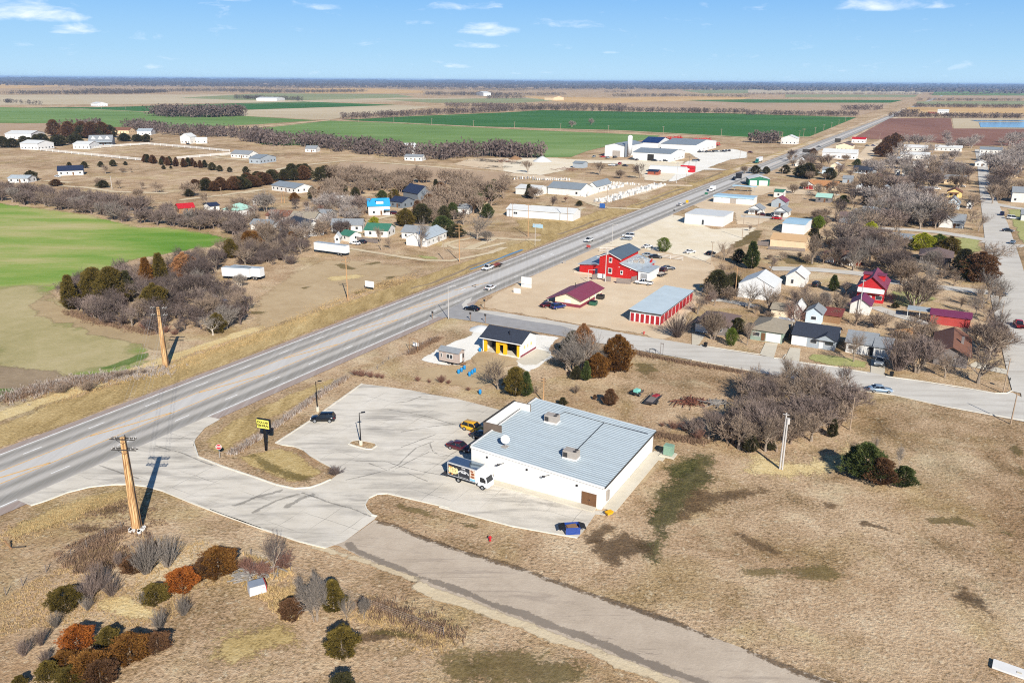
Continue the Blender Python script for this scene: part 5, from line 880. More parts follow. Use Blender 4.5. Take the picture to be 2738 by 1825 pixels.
def house(name, label, cat, A, B, depth, h, rise, ridge, wall, roof, snap=1, ov=.4, doors=(), garages=(), wins='auto', chim=None, porch=None, group=None, gable=None, ww=1.0, wh=1.15, gcol='white_paint', base=None):
 """A, B: picture points of the front wall's foot (left, right); depth in metres or a picture point of the far right corner"""
 a, b = at(*A), at(*B); x, y, L = frame_of(a, b, snap)
 D = depth if isinstance(depth, (int, float)) else max(3.0, (at(*depth)-b).dot(y))
 if L < 1: L = 1
 ang = math.atan2(x.y, x.x); near = math.hypot(a.x, a.y) < 330
 root = thing(name, label, cat, b-x*(L/2)+y*(D/2), ang, group)
 X, Y = L/2, D/2; m = MB()
 if isinstance(h, tuple): h = height(*h)
 zr = h+rise; w = MB(); r = MB(); t_ = .14
 if ridge == 'x':
  w.exx([(-Y,-.2),(Y,-.2),(Y,h),(0,zr),(-Y,h)], -X, X); s = rise/Y; e = Y+ov
  r.exx([(-e,h-ov*s+.02),(0,zr+.02),(e,h-ov*s+.02),(e,h-ov*s+t_),(0,zr+t_),(-e,h-ov*s+t_)], -X-ov, X+ov)
 elif ridge == 'y':
  w.exy([(-X,-.2),(X,-.2),(X,h),(0,zr),(-X,h)], -Y, Y); s = rise/X; e = X+ov
  r.exy([(-e,h-ov*s+.02),(0,zr+.02),(e,h-ov*s+.02),(e,h-ov*s+t_),(0,zr+t_),(-e,h-ov*s+t_)], -Y-ov, Y+ov)
 elif ridge == 'hip':
  w.box(0,0,h/2-.1,L,D,h+.2); e = ov; k = min(X, Y)
  q = [(-X-e,-Y-e,h+.02),(X+e,-Y-e,h+.02),(X+e,Y+e,h+.02),(-X-e,Y+e,h+.02)]+([(-X+k,0,zr),(X-k,0,zr)] if X >= Y else [(0,-Y+k,zr),(0,Y-k,zr)])
  r.add(q, [(3,2,1,0)]+([(0,1,5,4),(1,2,5),(2,3,4,5),(3,0,4)] if X >= Y else [(0,1,4),(1,2,5,4),(2,3,5),(3,0,4,5)]))
 elif ridge == 'shed':   # high at the back
  w.exx([(-Y,-.2),(Y,-.2),(Y,zr),(-Y,h)], -X, X); s = rise/D
  r.exx([(-Y-ov,h-ov*s+.02),(Y+ov,zr+ov*s+.02),(Y+ov,zr+ov*s+t_),(-Y-ov,h-ov*s+t_)], -X-ov, X+ov)
 else:
  w.box(0,0,h/2-.1,L,D,h+.2); r.box(0,0,h+.1,L+.3,D+.3,.18)
 w.build('wall', M_[wall], root)
 rf = r.build('roof', M_[roof], root)
 if base:
  bm_ = MB(); bm_.box(0,-Y-.02,.45,L+.08,.04,.9); bm_.box(X+.02,0,.45,.04,D,.9); bm_.build('wainscot', M_[base], root)
 if gable:   # a cross gable standing on the front: (centre -.5..+.5, width, height over eave)
  gx, gw, gh = gable; gx *= L; q = MB(); q.exy([(-gw/2+gx,-.1+h-.25),(gw/2+gx,h-.35),(gx,h+gh)], -Y-.9, -Y+Y*.7); q.build('front_gable', M_[wall], root)
  k = MB(); k.exy([(gx-gw/2-.3,h-.3),(gx,h+gh+.03),(gx+gw/2+.3,h-.3),(gx+gw/2+.3,h-.16),(gx,h+gh+.17),(gx-gw/2-.3,h-.16)], -Y-1.1, -Y+Y*.72); k.build('gable_roof', M_[roof], root)
 occ = []
 def hole(nm, f, tt, z, ww_, hh, mat_out, mat_in, proud=.05):
  fr = MB(); pn = MB(); tt *= (L if f in 'fb' else D)
  def bx(mb, p, sx, sz):
   if f == 'f': mb.box(tt,-Y-p/2,z,sx,p,sz)
   elif f == 'b': mb.box(tt,Y+p/2,z,sx,p,sz)
   elif f == 'r': mb.box(X+p/2,tt,z,p,sx,sz)
   else: mb.box(-X-p/2,tt,z,p,sx,sz)
  bx(fr, proud, ww_, hh); o = fr.build(nm, M_[mat_out], root)
  if mat_in: bx(pn, proud+.02, ww_-.16, hh-.16); pn.build('pane', M_[mat_in], o)
  return o
 for f, tt, ww_, hh in garages: hole('garage_door', f, tt, hh/2, ww_, hh, gcol, None); occ.append((f, tt, ww_))  # a dark gcol paints the panel as the shade of an opening
 for dd in doors:
  f, tt = dd[:2]; mt_ = dd[2] if len(dd) > 2 else 'brown_door'; hole('door', f, tt, 1.02, .95, 2.04, mt_, None, .04); occ.append((f, tt, 1.0))
 if wins == 'auto':
  wins = []
  for f, LL in (('f', L), ('r' if a.dot(V) < 0 else 'l', D)):
   n = max(1, int(LL/3.6))
   for i in range(n): wins.append((f, (i+.5)/n-.5, min(1.45, h*.56), ww, wh))
 for f, tt, z, ww_, hh in wins:
  LL = L if f in 'fb' else D
  if any(f == o[0] and abs(tt-o[1])*LL < (o[2]+ww_)/2+.15 for o in occ): continue
  if near: hole('window', f, tt, z, ww_, hh, 'white_paint', 'pane')
  else: hole('window', f, tt, z, ww_, hh, 'pane', None)
 if chim:
  cx, cy, ch = chim; MB().box(cx*L, cy*D, zr+ch/2-.5, .6, .6, ch+1.0).build('chimney', M_['brick_grey'], root)
 if porch:
  f0, f1, pd = porch; x0, x1 = f0*L, f1*L; q = MB(); q.exx([(-Y-pd,2.25),(-Y-.02,2.62),(-Y-.02,2.74),(-Y-pd,2.37)], x0, x1); q.build('porch_roof', M_[roof], root)
  for k in range(int(max(2, (x1-x0)/2.4+1))):
   MB().cyl(x0+.15+(x1-x0-.3)*k/max(1, int(max(2,(x1-x0)/2.4+1))-1), -Y-pd+.15, 0, 2.25, .07, 6).build('porch_post', M_['white_paint'], root)
 root['_L'] = L; root['_D'] = D; root['_h'] = h
 return root
def dims(r): 
 q = r['_L'], r['_D'], r['_h']
 return q
H = house
def store():
 A, B = at('B3',525,1005), at('B3',1695,1310); L = (B-A).dot(V); D = (at('B3',2122,780)-B).dot(U); ang = math.atan2(V.y, V.x)
 root = thing('store', 'white metal clad store with blue grey ribbed roof beside the big concrete parking lot', 'store', B-V*(L/2)+U*(D/2), ang); X, Y = L/2, D/2
 hf, hb = 5.0, 3.75
 w = MB(); w.exy([(-X,-.2),(X,-.2),(X,hb),(-X,hf)], -Y, Y); w.build('wall', M_['store_wall'], root)
 s = (hb-hf)/L; z = lambda x: hf+(x+X)*s
 r = MB(); r.exy([(-X-.1,z(-X-.1)+.02),(X+.35,z(X+.35)+.02),(X+.35,z(X+.35)+.12),(-X-.1,z(-X-.1)+.12)], -Y-.12, Y+.12); rf = r.build('roof', M_['store_roof'], root)
 rb = MB(); n = 38
 for i in range(n+1):
  y = -Y+D*i/n; rb.exy([(-X-.05,z(-X-.05)+.122),(X+.33,z(X+.33)+.122),(X+.33,z(X+.33)+.20),(-X-.05,z(-X-.05)+.20)], y-.075, y+.075)
 rb.build('roof_ribs', M_['roof_rib'], rf)
 tr_ = MB(); tr_.exy([(-X-.06,z(-X)-.16),(X+.37,z(X)-.16),(X+.37,z(X)+.17),(-X-.06,z(-X)+.17)], -Y-.22, -Y-.125); tr_.build('rake_trim', M_['store_trim'], root)
 tr_ = MB(); tr_.exy([(-X-.06,z(-X)-.16),(X+.37,z(X)-.16),(X+.37,z(X)+.17),(-X-.06,z(-X)+.17)], Y+.125, Y+.22); tr_.build('rake_trim', M_['store_trim'], root)
 MB().box(X+.44, 0, hb-.06, .14, D+.3, .16).build('gutter', M_['dark_trim'], root)
 for yy in (-Y+1.2, 0, Y-.8): MB().box(X+.06, yy, hb/2-.1, .1, .1, hb-.3).build('downspout', M_['store_trim'], root)
 p = MB(); p.box(-X-.16, 0, hf-.05, .30, D+.3, .75); p.build('fascia', M_['dark_trim'], root)
 p = MB(); p.box(-X-.02+.1, 0, hf+.335, .30, D+.25, .06); p.build('parapet_cap', M_['store_trim'], root)
 y0, y1 = Y*-.42, Y*.52; hh = 6.4; x0 = -X-1.7
 e = MB(); e.box(x0+.12, (y0+y1)/2, hh/2, .24, y1-y0, hh); e.build('entrance_wall', M_['brown_panel'], root)
 for yy in (y0+.1, y1-.1):
  q = MB(); q.box((x0+.24-X+1.8)/2, yy, hh/2, -X+1.8-x0-.24, .2, hh); q.build('entrance_wall', M_['brown_panel'], root)
 q = MB(); q.box(x0+.27, (y0+y1)/2, 5.7, .05, y1-y0-.42, 1.3); q.box((x0+.3-X+1.75)/2, y1-.225, 5.7, -X+1.75-x0-.3, .04, 1.3); q.build('parapet_lining', M_['white_paint'], root)
 q = MB(); q.box((x0-X)/2+.2, (y0+y1)/2, 5.0, -X-x0+.1, y1-y0-.45, .1); q.build('entrance_roof', M_['white_roof'], root)
 c = MB(); c.box(x0+.1, (y0+y1)/2, hh+.05, .36, y1-y0+.1, .1); c.build('parapet_cap', M_['dark_trim'], root)
 d = MB(); d.box(x0-.03, (y0+y1)/2, 1.3, .06, 4.2, 2.6); d.build('entrance_glass', M_['pane'], root)
 g_ = MB(); 
 dx = (g('B3',1572,1290)-B).dot(V)+X
 for k in (-1, 1):
  dd = MB(); dd.box(dx+k*.62, -Y-.04, 1.12, 1.2, .08, 2.24); o = dd.build('door', M_['brown_door'], root); MB().box(dx+k*.12, -Y-.1, 1.05, .06, .06, .18).build('handle', M_['dark_metal'], o)
 for f in (-.37,-.055,.32): MB().box(f*L, -Y-.08, z(f*L)-1.0, .28, .16, .28).build('wall_light', M_['dark_metal'], root)
 for f in (-.235, .115):
  a = MB(); a.tube([(f*L,-Y,3.5),(f*L,-Y-.55,3.7),(f*L-.5,-Y-.8,3.55)], .05, 6); a.box(f*L-.6,-Y-.85,3.45,.45,.3,.16); a.build('wall_lamp', M_['dark_metal'], root)
 MB().box(X+.15, -Y+2.0, 1.5, .3, .8, 1.6).build('meter_box', M_['hvac_metal'], root)
 wk = MB(); wk.box(0, -Y-.75, .06, L-1.5, 1.4, .16); wk.build('walkway', M_['pad_concrete'], root)
 wk = MB(); wk.box(X+1.1, 0, .0, 2.1, D-1, .1); wk.box(X+1.6, Y-1.5, .0, 2.6, 3.0, .12); wk.build('walkway', M_['pad_concrete'], root)
 def rw(xp, yp):   # picture point -> roof point
  zz0 = 4.4
  for _ in range(4):
   q = g('B3', xp, yp, zz0+GZ); lx = (q-root.location).dot(V); zz0 = z(lx)+.15
  return Vector((q.x, q.y, zz0+GZ-.02))
 for (xp, yp, l) in ((1255,525,'tan rooftop air conditioner near the middle back of the store roof'),(1425,845,'tan rooftop air conditioner nearer the door side of the store roof')):
  u_ = thing('rooftop_unit', l, 'air conditioner', rw(xp, yp), ang, 'rooftop air conditioners')
  MB().box(0,0,.12,2.5,1.7,.3).build('curb_base', M_['store_trim'], u_); MB().box(0,0,.86,2.35,1.55,1.2).build('cabinet', M_['hvac_metal'], u_)
  for k in (-.38,.38): MB().cyl(.75,k,1.46,1.50,.32,14).build('fan', M_['hvac_dark'], u_)
  MB().box(-.7,-.8,.75,.7,.06,.8).build('grille', M_['hvac_dark'], u_)
  MB().box(1.22,0,.8,.06,1.2,.9).build('grille', M_['hvac_metal'], u_)
 sd = thing('satellite_dish', 'round white satellite dish standing on the store roof', 'satellite dish', rw(835,745), ang)
 c = MB(); n = 18; rr = .75; d = Vector((.5,-.55,.65)).normalized(); a = d.orthogonal().normalized(); b = d.cross(a); o_ = Vector((0,0,1.25)); vs = [o_]
 for ring in (.5,1.0):
  for k in range(n): vs.append(o_+(a*math.cos(k*6.2832/n)+b*math.sin(k*6.2832/n))*rr*ring+d*.22*ring*ring)
 fs = [(0,1+k,1+(k+1)%n) for k in range(n)]+[(1+k,1+n+k,1+n+(k+1)%n,1+(k+1)%n) for k in range(n)]
 m2 = len(vs); vs += [v-d*.05 for v in vs]; fs += [tuple(i+m2 for i in reversed(f)) for f in fs]; c.add(vs, fs); c.build('dish', M_['white_paint'], sd, True)
 MB().tube([(0,0,0),(0,0,.9),o_-d*.05],.04,6).build('mast', M_['satin_steel'], sd); MB().tube([o_+b*-.5,o_+d*.8],.025,5).build('feed_arm', M_['satin_steel'], sd); MB().box(0,0,.05,1.0,1.0,.1).build('foot', M_['hvac_metal'], sd)
 pp = MB()
 pts = [rw(1480,775), rw(1720,535)]; pp.tube([p+Vector((0,0,.12)) for p in pts], .06, 6); pts2 = [rw(1310,470), rw(1365,440), rw(1720,535), rw(2110,635)]; pp.tube([p+Vector((0,0,.12)) for p in pts2], .05, 6)
 tag(pp.build('roof_pipe', M_['dark_metal'], None), 'thin dark gas pipe running across the store roof between the units', 'pipe')
 return root
ST = store()
def garage():
 A, B = at('B7',662,520), at('B7',1050,568); L = (B-A).dot(V); D = max(8, (at('B7',1203,484)-B).dot(U)); ang = math.atan2(V.y, V.x); X, Y = L/2, D/2; h = 3.6; rise = 1.7
 root = thing('garage', 'white garage with black roof and open bays framed in yellow', 'garage', B-V*(L/2)+U*(D/2), ang)
 for s_ in (-1, 1):
  w = MB(); w.exx([(-Y,-.2),(Y,-.2),(Y,h),(0,h+rise),(-Y,h)], s_*X-.12, s_*X+.12); w.build('wall', M_['white_paint'], root)
 w = MB(); w.box(0,Y-.1,h/2,L-.24,.2,h); w.build('wall', M_['white_paint'], root); w = MB(); w.box(0,.2,1.6,L-.24,.15,3.2); w.build('bay_shade', M_['dark_inside'], root)  # inner dark panel: shade of the open bays put into its colour
 MB().box(0,0,.02,L-.3,D-.3,.1).build('floor', M_['pad_concrete'], root)
 for x_ in (-X+.45, -X*.22, X*.18, X-.45): MB().box(x_,-Y+.3,h/2-.15,.8,.55,h-.3).build('bay_pillar', M_['yellow_paint'], root)
 MB().box(-X*.02,-Y+.25,h-.85,X*.55,.4,1.0).build('bay_header', M_['yellow_paint'], root); MB().box(0,-Y+.16,h-.17,L-.3,.3,.33).build('beam', M_['dark_trim'], root)
 r = MB(); s = rise/Y; e = Y+.6; r.exx([(-e,h-.6*s+.02),(0,h+rise+.02),(e,h-.6*s+.02),(e,h-.6*s+.16),(0,h+rise+.16),(-e,h-.6*s+.16)], -X-.7, X+.7); r.build('roof', M_['black_shingle'], root)
 f = MB(); f.box(0,-e-.03,h-.6*s+.02,L+1.4,.05,.22); f.build('fascia', M_['white_paint'], root)
 MB().cyl(X*.25,-Y*.55,h+.3,h+2.0,.14,10).build('flue', M_['dark_metal'], root)
 for k, yy in enumerate((-Y*.5, -Y*.1, Y*.35)): MB().box(X+.15,yy,2.0,.06,.6,.7).build('wall_plaque', M_['tan_siding' if k % 2 else 'yellow_siding'], root)
 MB().box(X+.14,0,.2,.05,D,.45).build('wall_base', M_['maroon_trim'], root)
garage()
def trailer_house():
 A, B = at('B7',250,622), at('B7',455,650); x, y, L = frame_of(A, B, True); D = 2.6; root = thing('tiny_house', 'small taupe trailer house with grey shingle roof on the white gravel', 'trailer house', B-x*(L/2)+y*(D/2), math.atan2(x.y, x.x)); X, Y = L/2, D/2
 w = MB(); w.exx([(-Y,.55),(Y,.55),(Y,3.0),(0,3.65),(-Y,3.0)], -X, X); w.build('wall', M_['taupe_siding'], root)
 r = MB(); s = .65/Y; e = Y+.25; r.exx([(-e,3.0-.25*s+.02),(0,3.67),(e,3.0-.25*s+.02),(e,3.0-.25*s+.12),(0,3.77),(-e,3.0-.25*s+.12)], -X-.25, X+.25); r.build('roof', M_['grey_shingle'], root)
 for tt, ww in ((-.02*L,.85),(.14*L,.85),(-.36*L,.4)):
  o = MB().box(tt,-Y-.03,1.9,ww,.06,1.1 if ww > .5 else 1.0).build('window', M_['white_paint'], root); MB().box(tt,-Y-.045,1.9,ww-.16,.07,.9).build('pane', M_['pane'], o)
 MB().box(X+.03,-.2,1.6,.06,.85,2.0).build('door', M_['white_paint'], root); MB().box(X+.04,.75,1.9,.06,.5,1.0).build('window', M_['pane'], root)
 MB().box(0,0,.45,L,D-.3,.2).build('chassis', M_['dark_metal'], root)
 for xx in (0,.95):
  for s_ in (-1,1): MB().tube([(xx,s_*(Y-.25),.33),(xx,s_*(Y-.02),.33)],.33,14).build('wheel', M_['black_paint'], root)
 MB().box(X+.5,0,.3,1.0,1.3,.12).build('step', M_['wood_brown'], root)
trailer_house()
mr = H('shop', 'cream shop with maroon metal gable roof on the tan gravel', 'shop', ('A7',775,885), ('A7',1003,915), ('A7',1165,800), ('A7',1003,915,842), 1.5, 'y', 'cream_wall', 'maroon_roof', ov=.7, base='maroon_trim', wins=[('r',-.1,1.5,.8,.9)], doors=[('r',.2,'white_paint')])
L_, D_, h_ = dims(mr); MB().exy([(-L_/2-2.6,h_-.9),(-L_/2-.1,h_-.12),(-L_/2-.1,h_+.02),(-L_/2-2.6,h_-.76)], -D_/2-.7, D_/2).build('porch_roof', M_['maroon_roof'], mr)
for k in range(3): MB().cyl(-L_/2-2.4, -D_/2+.2+k*(D_-.6)/2, 0, h_-.85, .09, 6).build('porch_post', M_['white_paint'], mr)
MB().box(0,-D_/2-.05,h_*.62,1.9,.08,.9).build('sign_panel', M_['white_paint'], mr); MB().cyl(-L_*.25,D_*.1,h_+.9,h_+2.2,.1,8).build('flue', M_['dark_metal'], mr)
def barn():
 q = lambda x, y: at('Z3', x, y)
 A, B = q(225,706), q(1432,872); O = A; ang = math.atan2(V.y, V.x); X1 = (B-A).dot(V); D = 17.0
 root = thing('restaurant_barn', 'big red barn like building with slate roof and low wings', 'barn', A, ang); fx = lambda px_, py_: (q(px_, py_)-A).dot(V)
 xa, xb = fx(625,765), fx(1045,820); xm = (xa+xb)/2; hl, hm, hr = 3.0, 6.6, 4.9; fy = .0
 w = MB(); w.exy([(0,-.2),(xa,-.2),(xa,3.6),(0,hl)], .2, D*.9); w.build('wall', M_['red_barn'], root, label='low left wing wall')
 w = MB(); w.exy([(xa,-.2),(xb,-.2),(xb,hm),(xm,hm+1.5),(xa,hm)], 0, D*1.02); w.build('wall', M_['red_barn'], root, label='tall central gable wall')
 w = MB(); w.exy([(xb+.01,-.2),(X1,-.2),(X1,3.1),(xb+.01,hr)], .1, D*.95); w.build('wall', M_['red_barn'], root, label='lower right wing wall')
 r = MB(); r.exy([(-.6,hl-.08),(xa-.01,3.65),(xa-.01,3.79),(-.6,hl+.06)], -.4, D*.93); r.build('roof', M_['light_roof'], root, label='pale roof of the left wing')
 r = MB(); s = 1.5/(xb-xm); r.exy([(xa-.7,hm-.7*s+.02),(xm,hm+1.52),(xb+.7,hm-.7*s+.02),(xb+.7,hm-.7*s+.18),(xm,hm+1.68),(xa-.7,hm-.7*s+.18)], -.6, D*1.05); r.build('roof', M_['slate_roof'], root, label='slate blue main roof')
 t_ = MB(); t_.exy([(xa-.72,hm-.7*s-.2),(xm,hm+1.3),(xb+.72,hm-.7*s-.2),(xb+.72,hm-.7*s+.0),(xm,hm+1.5),(xa-.72,hm-.7*s+.0)], -.68, -.61); t_.build('barge_board', M_['white_paint'], root)
 r = MB(); r.exy([(xb+.02,hr+.02),(X1+.5,3.05),(X1+.5,3.2),(xb+.02,hr+.17)], -.35, D*.97); rw_ = r.build('roof', M_['light_roof'], root, label='low pale roof of the right wing')
 zr = lambda x: hr-(x-xb)*(hr-3.1)/(X1-xb)
 for k, (a, b) in enumerate(((.3,.25),(.45,.4),(.25,.55),(.55,.62),(.4,.72),(.7,.5),(.62,.8))):
  xx = xb+(X1-xb)*a; yy = D*b; MB().box(xx, yy, zr(xx)+.5, 1.1, .9, .8).cyl(xx+.7, yy+.5, zr(xx)+.1, zr(xx)+1.1, .18, 8).build('roof_vent', M_['hvac_metal' if k % 2 else 'satin_steel'], rw_)
 t_ = MB(); t_.exy([(xb+.75,hr-.25),(X1+.5,2.86),(X1+.5,3.03),(xb+.75,hr-.08)], -.42, -.36); t_.build('barge_board', M_['white_paint'], root)
 for x_, z_, ww, hh in ((fx(845,800),5.6,1.1,1.7),(fx(845,800),2.0,1.4,1.9),(fx(1090,830),1.9,.9,1.4)):
  o = MB().box(x_,-.06,z_,ww,.14,hh).build('window', M_['white_paint'], root); MB().box(x_,-.08,z_+.1,ww-.3,.16,hh-.5).build('pane', M_['pane'], o)
 MB().box(fx(575,750),.14,1.1,1.0,.1,2.2).build('door', M_['navy_roof'], root)
 for x_, z_ in ((fx(1035,820),3.6),(fx(1275,850),3.1)): MB().box(x_,.02,z_,.3,.2,.2).build('wall_light', M_['white_paint'], root)
 MB().box(fx(300,715),.05,.15,xa*.9,.4,.3).build('footing', M_['pad_concrete'], root)
 xc = (q(1705,880)-A).dot(V); w = MB(); w.box((X1+xc)/2+.1,-.3+5.0,1.5,xc-X1-.2,10,3.2); w.build('annex_wall', M_['white_metal'], root)
 r = MB(); r.exy([(X1-.2,3.22),(xc+.3,3.05),(xc+.3,3.18),(X1-.2,3.35)], -.6, 10.2); r.build('annex_roof', M_['light_roof'], root)
 MB().box((X1+xc)/2+.3,-.36,1.3,2.2,.1,2.5).build('annex_door', M_['satin_steel'], root)
 w = MB(); w.exx([(11.5,3.0),(14.5,3.0),(14.5,4.4)], X1-.6, X1-.2); w.build('wall', M_['red_barn'], root, label='small red triangular upstand on the wing roof')
 for a, b, l in (((500,850),(640,830),'dark grey board fence screen by the left door of the red barn'),((780,890),(880,895),'short grey board fence under the windows of the red barn'),((1005,930),(1300,945),'long grey board enclosure fence before the red barn'),((1320,905),(1430,880),'slanting grey board fence at the annex of the red barn')):
  board_fence(q(*a), q(*b), 1.8, l)
 MB_ = MB(); p = q(690,850); fb = thing('display_board', 'white board leaning on the fence before the red barn', 'board', p, ang); MB().box(0,-.3,1.3,2.6,.1,1.5).build('panel', M_['white_paint'], fb); MB().box(-1.1,-.3,.3,.1,.1,.6).build('post', M_['wood_grey'], fb); MB().box(1.1,-.3,.3,.1,.1,.6).build('post', M_['wood_grey'], fb)
def board_fence(a, b, h, label, mat='wood_grey', group=None, gap=.02):
 d = b-a; L = d.length; root = thing('board_fence', label, 'fence', a, math.atan2(d.y, d.x), group); m = MB(); n = max(2, int(L/.22))
 for i in range(n): m.box((i+.5)*L/n, 0, h/2+rnd.uniform(-.04,.04), L/n-gap, .04, h)
 m.build('boards', M_[mat], root); k = max(2, int(L/2.4)+1)
 for i in range(k): MB().box(i*L/(k-1), .08, h/2, .12, .12, h+.1).build('post', M_[mat], root)
 return root
def rail_fence(pts, h, label, mat='white_paint', rails=3, step=2.5, w=.1, group=None, rh=.12):
 root = thing('rail_fence', label, 'fence', pts[0], 0, group); m = MB()
 for i in range(len(pts)-1):
  a, b = pts[i]-pts[0], pts[i+1]-pts[0]; d = b-a; L = d.length; r_ = math.atan2(d.y, d.x); c = (a+b)/2
  for k in range(rails): m.box(c.x, c.y, h*(k+1)/rails-.1, L, .06, rh, r_)
  n = max(1, int(L/step))
  for j in range(n+(i == len(pts)-2)):
   q = a.lerp(b, j/n); MB().box(q.x, q.y, h/2, w, w, h+.1, r_).build('post', M_[mat], root)
 m.build('rails', M_[mat], root); return root
barn()
rail_fence([at('A7',1700,462), at('A7',1810,478), at('A7',1920,492)], 1.5, 'white rail fence right behind the red barn lot'); rail_fence([at('A7',1180,412), at('A7',1300,412)], 1.5, 'short white rail fence left behind the red barn')
def storage():
 A, B = at('A7',1450,1026), at('A7',1715,1070); L = (B-A).dot(V); D = (at('A7',1958,838)-B).dot(U); X, Y = L/2, D/2; h = 2.75
 root = thing('storage_units', 'long storage block with pale blue roof and red roll up doors', 'storage building', B-V*X+U*Y, math.atan2(V.y, V.x))
 MB().box(0,0,h/2-.1,L,D,h+.2).build('wall', M_['white_metal'], root); r = MB(); r.exy([(-X-.3,h+.55),(X+.3,h+.08),(X+.3,h+.2),(-X-.3,h+.67)], -Y-.3, Y+.3); r.build('roof', M_['blue_white_roof'], root)
 w = MB(); w.exy([(-X+.01,h+.101),(X-.01,h+.101),(-X+.01,h+.53)], -Y+.01, Y-.01); w.build('wall_top', M_['white_metal'], root)
 MB().box(0,-Y-.33,h+.2,L+.6,.05,.3).build('fascia', M_['dark_trim'], root); MB().box(X+.33,0,h+.1,.05,D+.6,.22).build('fascia', M_['dark_trim'], root)
 n = 6
 for i in range(n): MB().box(-X+L*(i+.5)/n,-Y-.03,1.2,L/n-.5,.06,2.3).build('door', M_['red_door'], root)
 n = int(D/3)
 for i in range(n): MB().box(X+.03,-Y+D*(i+.5)/n,1.2,.06,D/n-.55,2.3).build('door', M_['red_door'], root)
storage()
H('metal_store', 'white flat roofed metal building between gravel lots beside the highway', 'store', ('A3',1775,1322), ('A3',2110,1357), ('A3',2160,1302), 4.3, 0, 'flat', 'white_metal', 'white_roof', wins=[('f',-.02,1.2,.9,2.2)], doors=[('f',-.3,'white_paint')])
cw = H('car_wash', 'white car wash with pale blue fascia and open bays', 'car wash', ('S',1907,541), ('S',2013,549), 9, 3.6, 0, 'flat', 'white_metal', 'pale_blue_roof', wins=[])
L_, D_, h_ = dims(cw)
for k in range(5): MB().box(-L_/2+L_*(k+.5)/5, -D_/2-.05, 1.5, L_/5-1.0, .1, 3.0).build('bay_door', M_['hvac_metal' if k == 2 else 'white_paint'], cw)
MB().box(0,-D_/2-.22,h_-.3,L_+.6,.3,.7).build('fascia', M_['pale_blue_roof'], cw)
cp = thing('canopy', 'pale blue vacuum canopy on thin posts behind the car wash', 'canopy', at('S',1990,512), math.atan2(V.y, V.x)); MB().box(0,0,3.1,14,3.5,.4).build('roof', M_['pale_blue_roof'], cp)
for k in range(4): MB().cyl(-6+k*4,0,0,2.9,.1,6).build('post', M_['satin_steel'], cp)
gg = H('garage', 'green metal garage with white roof and two white doors', 'garage', ('A4',5,928), ('A4',178,932), 12, 4.0, 1.6, 'y', 'green_metal', 'white_roof', wins=[], garages=[('f',-.28,4.2,3),('f',.2,5.2,3)], snap=0)
H('factory_hall', 'white factory hall with grey roof and dark open doorway', 'factory', ('A3',1295,762), ('A3',1640,778), ('A3',1775,745), 6.2, 2.4, 'x', 'white_metal', 'grey_metal_roof', wins=[('r',-.2,1.6,1.2,1.0),('r',.1,1.6,1.2,1.0),('r',.35,1.6,1.2,1.0)], garages=[('f',-.02,5.5,5.2)], gcol='dark_inside')  # open doorway is a dark panel, its shade put into the colour
H('factory_hall', 'largest white factory hall with grey roof at the right of the works', 'factory', ('A3',1535,690), ('A3',1862,700), ('A3',2095,655), 7.0, 3.0, 'x', 'white_metal', 'grey_metal_roof', wins=[('r',-.3,1.8,1.6,1.2),('r',-.1,1.8,1.6,1.2),('r',.1,1.8,1.6,1.2),('r',.3,1.8,1.6,1.2)])
H('factory_hall', 'tall white factory hall at the left of the works beside the silo', 'factory', ('A3',1075,722), ('A3',1228,735), 46, 9.0, 2.0, 'y', 'white_metal', 'grey_metal_roof', wins=[], garages=[('f',.1,7,5)], gcol='hvac_metal')
H('factory_hall', 'white factory hall roofed with navy solar panels', 'factory', ('A3',1345,672), ('A3',1530,672), 40, 6.5, 4, 'x', 'white_metal', 'solar', wins=[])
sv = thing('silo', 'tall white cylindrical silo between the factory halls', 'silo', at('A3',1275,735), 0); MB().cyl(0,0,3,17.5,2.0,20).cyl(0,0,17.5,18.2,2.0,20,.4).build('tank', M_['white_paint'], sv, True); MB().cyl(0,0,.8,3,.5,12,2.0).build('hopper', M_['hvac_metal'], sv)
for k in range(4): MB().cyl(1.6*math.cos(k*1.571+.78),1.6*math.sin(k*1.571+.78),0,3.2,.15,6).build('leg', M_['hvac_metal'], sv)
MB().box(-3.2,-.5,5.5,1.6,1.6,11).build('elevator_tower', M_['slate_siding'], sv)
def quonset():
 A, B = at('A3',1480,852), at('A3',1560,866); root = thing('quonset', 'white rounded quonset greenhouse beside the brick cottage', 'greenhouse', B, math.atan2(V.y, V.x)); L = 26; Rr = 5.5; m = MB()
 pr = [(Rr*math.cos(k*math.pi/12), Rr*.8*math.sin(k*math.pi/12)-.0) for k in range(13)]; m.exx([(y, max(z,-.1)) for y, z in pr], -L*.3, L*.7); m.build('shell', M_['white_roof'], root, False); MB().box(-L*.3-.05,0,1.3,.1,3,2.6).build('door', M_['white_paint'], root)
quonset()
H('cottage', 'small brick cottage with dark roof before the factory', 'house', ('A3',1425,895), ('A3',1530,897), 6, 2.4, 1.0, 'x', 'brick_red', 'navy_roof', wins=[('f',.2,1.3,1,1)])
H('shed', 'open sided grey blue shed in the salvage yard', 'shed', ('A3',770,830), ('A3',860,835), 9, 3.4, 1.2, 'x', 'grey_siding', 'grey_metal_roof', wins=[])
H('long_barn', 'very long low white building beside the highway', 'building', ('A3',183,1262), ('A3',775,1306), 11, 3.4, 1.6, 'x', 'white_metal', 'white_roof', snap=0, wins=[('f',-.38,1.8,.9,1),('f',-.35,1.8,.9,1)])
H('monument_shop', 'white monument workshop with long grey roof', 'workshop', ('A3',470,1082), ('A3',840,1085), 16, 3.6, 2.6, 'x', 'white_siding', 'grey_metal_roof', wins=[('f',.38,1.6,1.2,1.3)])
